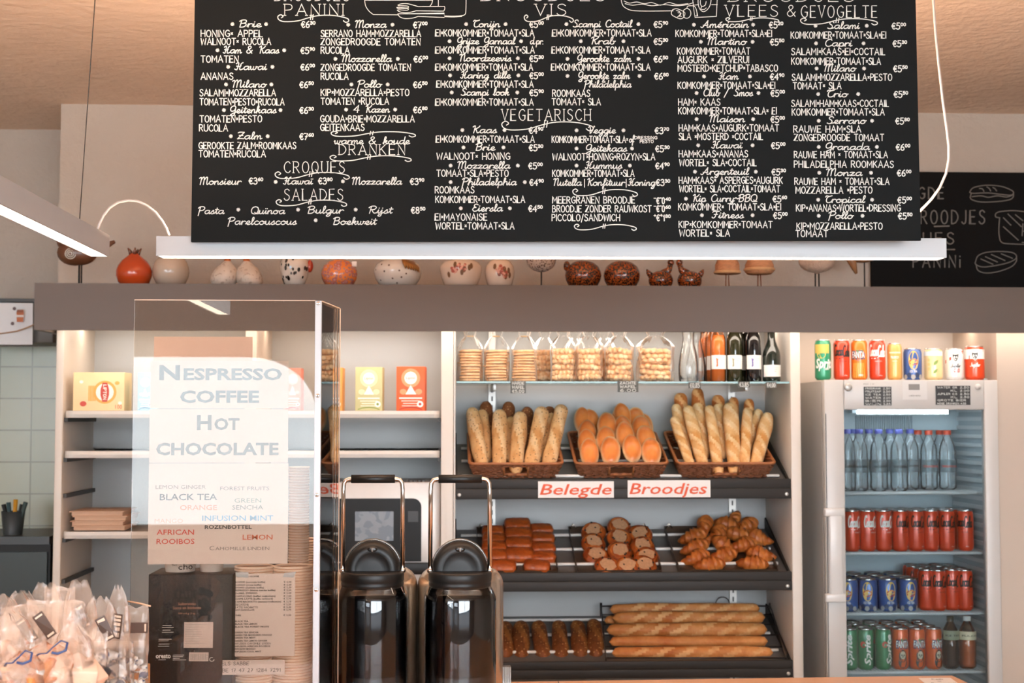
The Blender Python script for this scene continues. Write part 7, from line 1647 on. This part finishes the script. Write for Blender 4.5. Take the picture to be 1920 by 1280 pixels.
def sweet_bag(px, y0, Y, wpx, hgt, cont, lab, seed, lean=0., logo=None, tie=False, fill=.5, flat_top=False, dpt=.62):
    rn = random.Random(seed); ph = [rn.uniform(0, 6) for _ in range(10)]; tipw = rn.uniform(.2, .55)
    w_ = wpx*Y/F; ztop = at(px, y0, Y).z; c = at(px, y0, Y); z0 = max(ZF, ztop-hgt); h = ztop-z0
    t = thing('sweet_bag', lab, 'bag of sweets', (c.x-lean*h, Y, z0), (0, 0, rn.uniform(-.3,.3)))
    nu, nv = 22, 13; v = []
    def prof(tt, a):
        if tt < fill: rx = w_/2*(.90+.1*math.sin(PI*tt/fill)); ry = rx*dpt
        else:
            s = (tt-fill)/(1-fill); rx = w_/2*(1.0-.06*s if flat_top else (.97*(1-s**2.4)+tipw*s)); ry = w_/2*dpt*(.95*(1-s)**.8+.05)
        return rx, ry
    for j in range(nv+1):
        tt = j/nv
        for i in range(nu):
            a = 2*PI*i/nu; rx, ry = prof(tt, a); am = .06+.10*max(0, tt-fill*.7)
            q = 1+am*(math.sin(3*a+ph[0]+5*tt)*.5+math.sin(7*a-8*tt+ph[1])*.4+math.sin(11*a+ph[2]+9*tt)*.25+rn.uniform(-.2,.2))
            v.append((rx*q*math.cos(a)+lean*h*tt, ry*q*math.sin(a), h*tt+(.02*h*math.sin(4*a+ph[3])*tt)))
    f = [(j*nu+i, j*nu+(i+1) % nu, (j+1)*nu+(i+1) % nu, (j+1)*nu+i) for j in range(nv) for i in range(nu)]+[tuple(reversed(range(nu)))]
    if flat_top: f.append(tuple(range(nv*nu, nv*nu+nu)))
    part(MB().add(v, f, 0, False), 'film', bagfilm, t)
    m = MB(); nx = max(2, int(w_/.034)); hz = h*fill
    for k in range(int(nx*nx*.7*max(2, hz/.03))):
        a = rn.uniform(0, 6.28); r = math.sqrt(rn.random())*.78; zz = rn.uniform(.012, max(.02, hz-.012)); s = rn.uniform(.011,.017)
        X = Matrix.Translation((r*w_/2*.92*math.cos(a)+lean*h*(zz/h), r*w_/2*dpt*.9*math.sin(a), zz)) @ Matrix.Rotation(rn.uniform(0,3), 4, (rn.random()+.1, rn.random(), rn.random()))
        if cont in ('candy', 'black', 'choc'): m.ball((0,0,0), s*1.2, s*.8, s*.7, 8, 6, X=X); m.tube([(-s*1.9,0,0),(-s*1.1,0,0)], [s*.6,s*.2], 5, X=X)
        elif cont == 'pale': m.box(-s*2.2, s*2.2, -s*1.4, s*1.4, -s*1.2, s*1.2, .003, X=X)
        else: m.lathe([(0,-s*.35),(s*1.5,-s*.35),(s*1.6,0),(s*1.5,s*.35),(0,s*.35)], 12, X=X)
    o = part(m, 'sweets', CONT[cont], t); o['kind'] = 'stuff'
    if logo:
        tt, off, ang, sc = logo; rx, ry = prof(tt, 0); zc = h*tt; m = MB()
        ca, sa_ = math.cos(ang), math.sin(ang)
        LP = lambda u, v, d: (off*w_/2+lean*h*tt+(u*ca-v*sa_)*sc, -ry*1.16-.004-d-.1*abs(u*ca-v*sa_)*sc, zc+(u*sa_+v*ca)*sc)
        m.add([LP(u, v, 0) for u, v in ((-1,-.42),(1,-.42),(1,.42),(-1,.42))], [(0,1,2,3)], 0)
        for a, b, c_, d in ((-.85,-.3,-.5,.3),(-.35,-.3,-.05,.1),(.05,-.3,.3,.3),(.42,-.3,.6,.3),(.7,-.3,.88,.3)): m.add([LP(u, v, .0006) for u, v in ((a,b),(c_,b),(c_,d),(a,d))], [(0,1,2,3)], 1)
        part(m, 'sticker', [M('sticker_brown', '#4a3428', .5), M('sticker_pale', '#d8bda6', .5)], t)
    if tie:
        z = h*(fill+(1-fill)*.75); m = MB(); r = w_*.5*.3
        m.tube([(-r*1.6,-.02,z-.01),(-r,-.03,z-.004),(0,-.034,z-.003),(r*.8,-.03,z+.006),(r*1.8,-.034,z+.016),(r*2.6,-.03,z+.012),(r*2.4,-.03,z+.0),(r*1.4,-.034,z-.004),(r*.6,-.034,z-.002)], .0022, 6, squash=.5)
        part(m, 'blue_ribbon', M('blue_ribbon', '#34456f', .4), t)
    return t
bagfilm = clear('sweet_bag_film', '#fffaf6', 1.38, .2, haze=.15, hcol='#f4dac8', wrinkle=.4)
SB = [(6,1116,2.66,64,.2,'biscuit','clear bag of biscuits at the outer edge of the back row',1,0,None,0,.5),
 (42,1110,2.68,66,.2,'biscuit','clear bag of biscuits with a round top in the back row',2,0,None,0,.5),
 (88,1095,2.68,62,.22,'biscuit','clear bag of biscuits with a peaked top, in front of the dark kitchen',3,.02,None,0,.45),
 (112,1103,2.60,58,.22,'biscuit','clear bag with a squared top in the back row',4,0,None,0,.45,True),
 (150,1090,2.66,60,.23,'biscuit','tallest peaked clear bag, brown sticker on its flank',5,0,(.74,.55,-1.1,.022),0,.4),
 (188,1120,2.58,70,.2,'candy','rounded clear bag with a dark sticker, beside the milky tall one',6,0,(.74,.3,-1.1,.022),0,.45),
 (221,1100,2.60,52,.24,'candy','tall bag of blue-white wrapped sweets with an upright sticker',7,0,(.72,.3,1.45,.022),0,.42),
 (257,1138,2.712,46,.2,'candy','clear bag with a brown band at the crate corner near the black carton',8,0,(.82,.0,.0,.023),0,.4,True),
 (100,1128,2.48,116,.2,'pale','wide clear bag with a bright straight top edge',9,0,(.82,-.1,-.95,.023),0,.42,True),
 (46,1136,2.50,92,.19,'biscuit','crumpled clear bag with a faded brown sticker',10,0,(.80,.1,-1.0,.022),0,.45,True),
 (138,1170,2.34,80,.17,'pale','clear bag with a pinkish block inside, bright peak, nearest the front',11,.03,None,0,.5),
 (180,1186,2.42,42,.15,'black','narrow clear bag with black and silver sweets',12,0,None,0,.55,True),
 (22,1150,2.38,84,.17,'biscuit','clear bag of pale biscuits in the near outer corner',13,0,None,0,.5),
 (92,1204,2.30,90,.14,'orange','clear bag with a dark blue ribbon and orange crisps, in the front row',14,0,None,1,.62),
 (40,1222,2.26,86,.13,'orange','low clear bag of orange crisps at the very front',15,0,None,1,.66),
 (236,1192,2.64,34,.14,'candy','low bag of blue and white wrapped sweets at the crate rim',16,0,None,0,.7)]
for r in SB: sweet_bag(*r[:8], lean=r[8], logo=r[9], tie=bool(r[10]), fill=min(.75, r[11]+.14), flat_top=len(r) > 12)
solo(MB().tube([at(240, 1127, 2.68), at(262, 1131, 2.66), at(282, 1136, 2.64)], .0016, 6), 'wooden_pick', M('pale_stick', '#d9ae90', .6), 'thin pale stick poking out of the bags towards the black carton', 'stick')
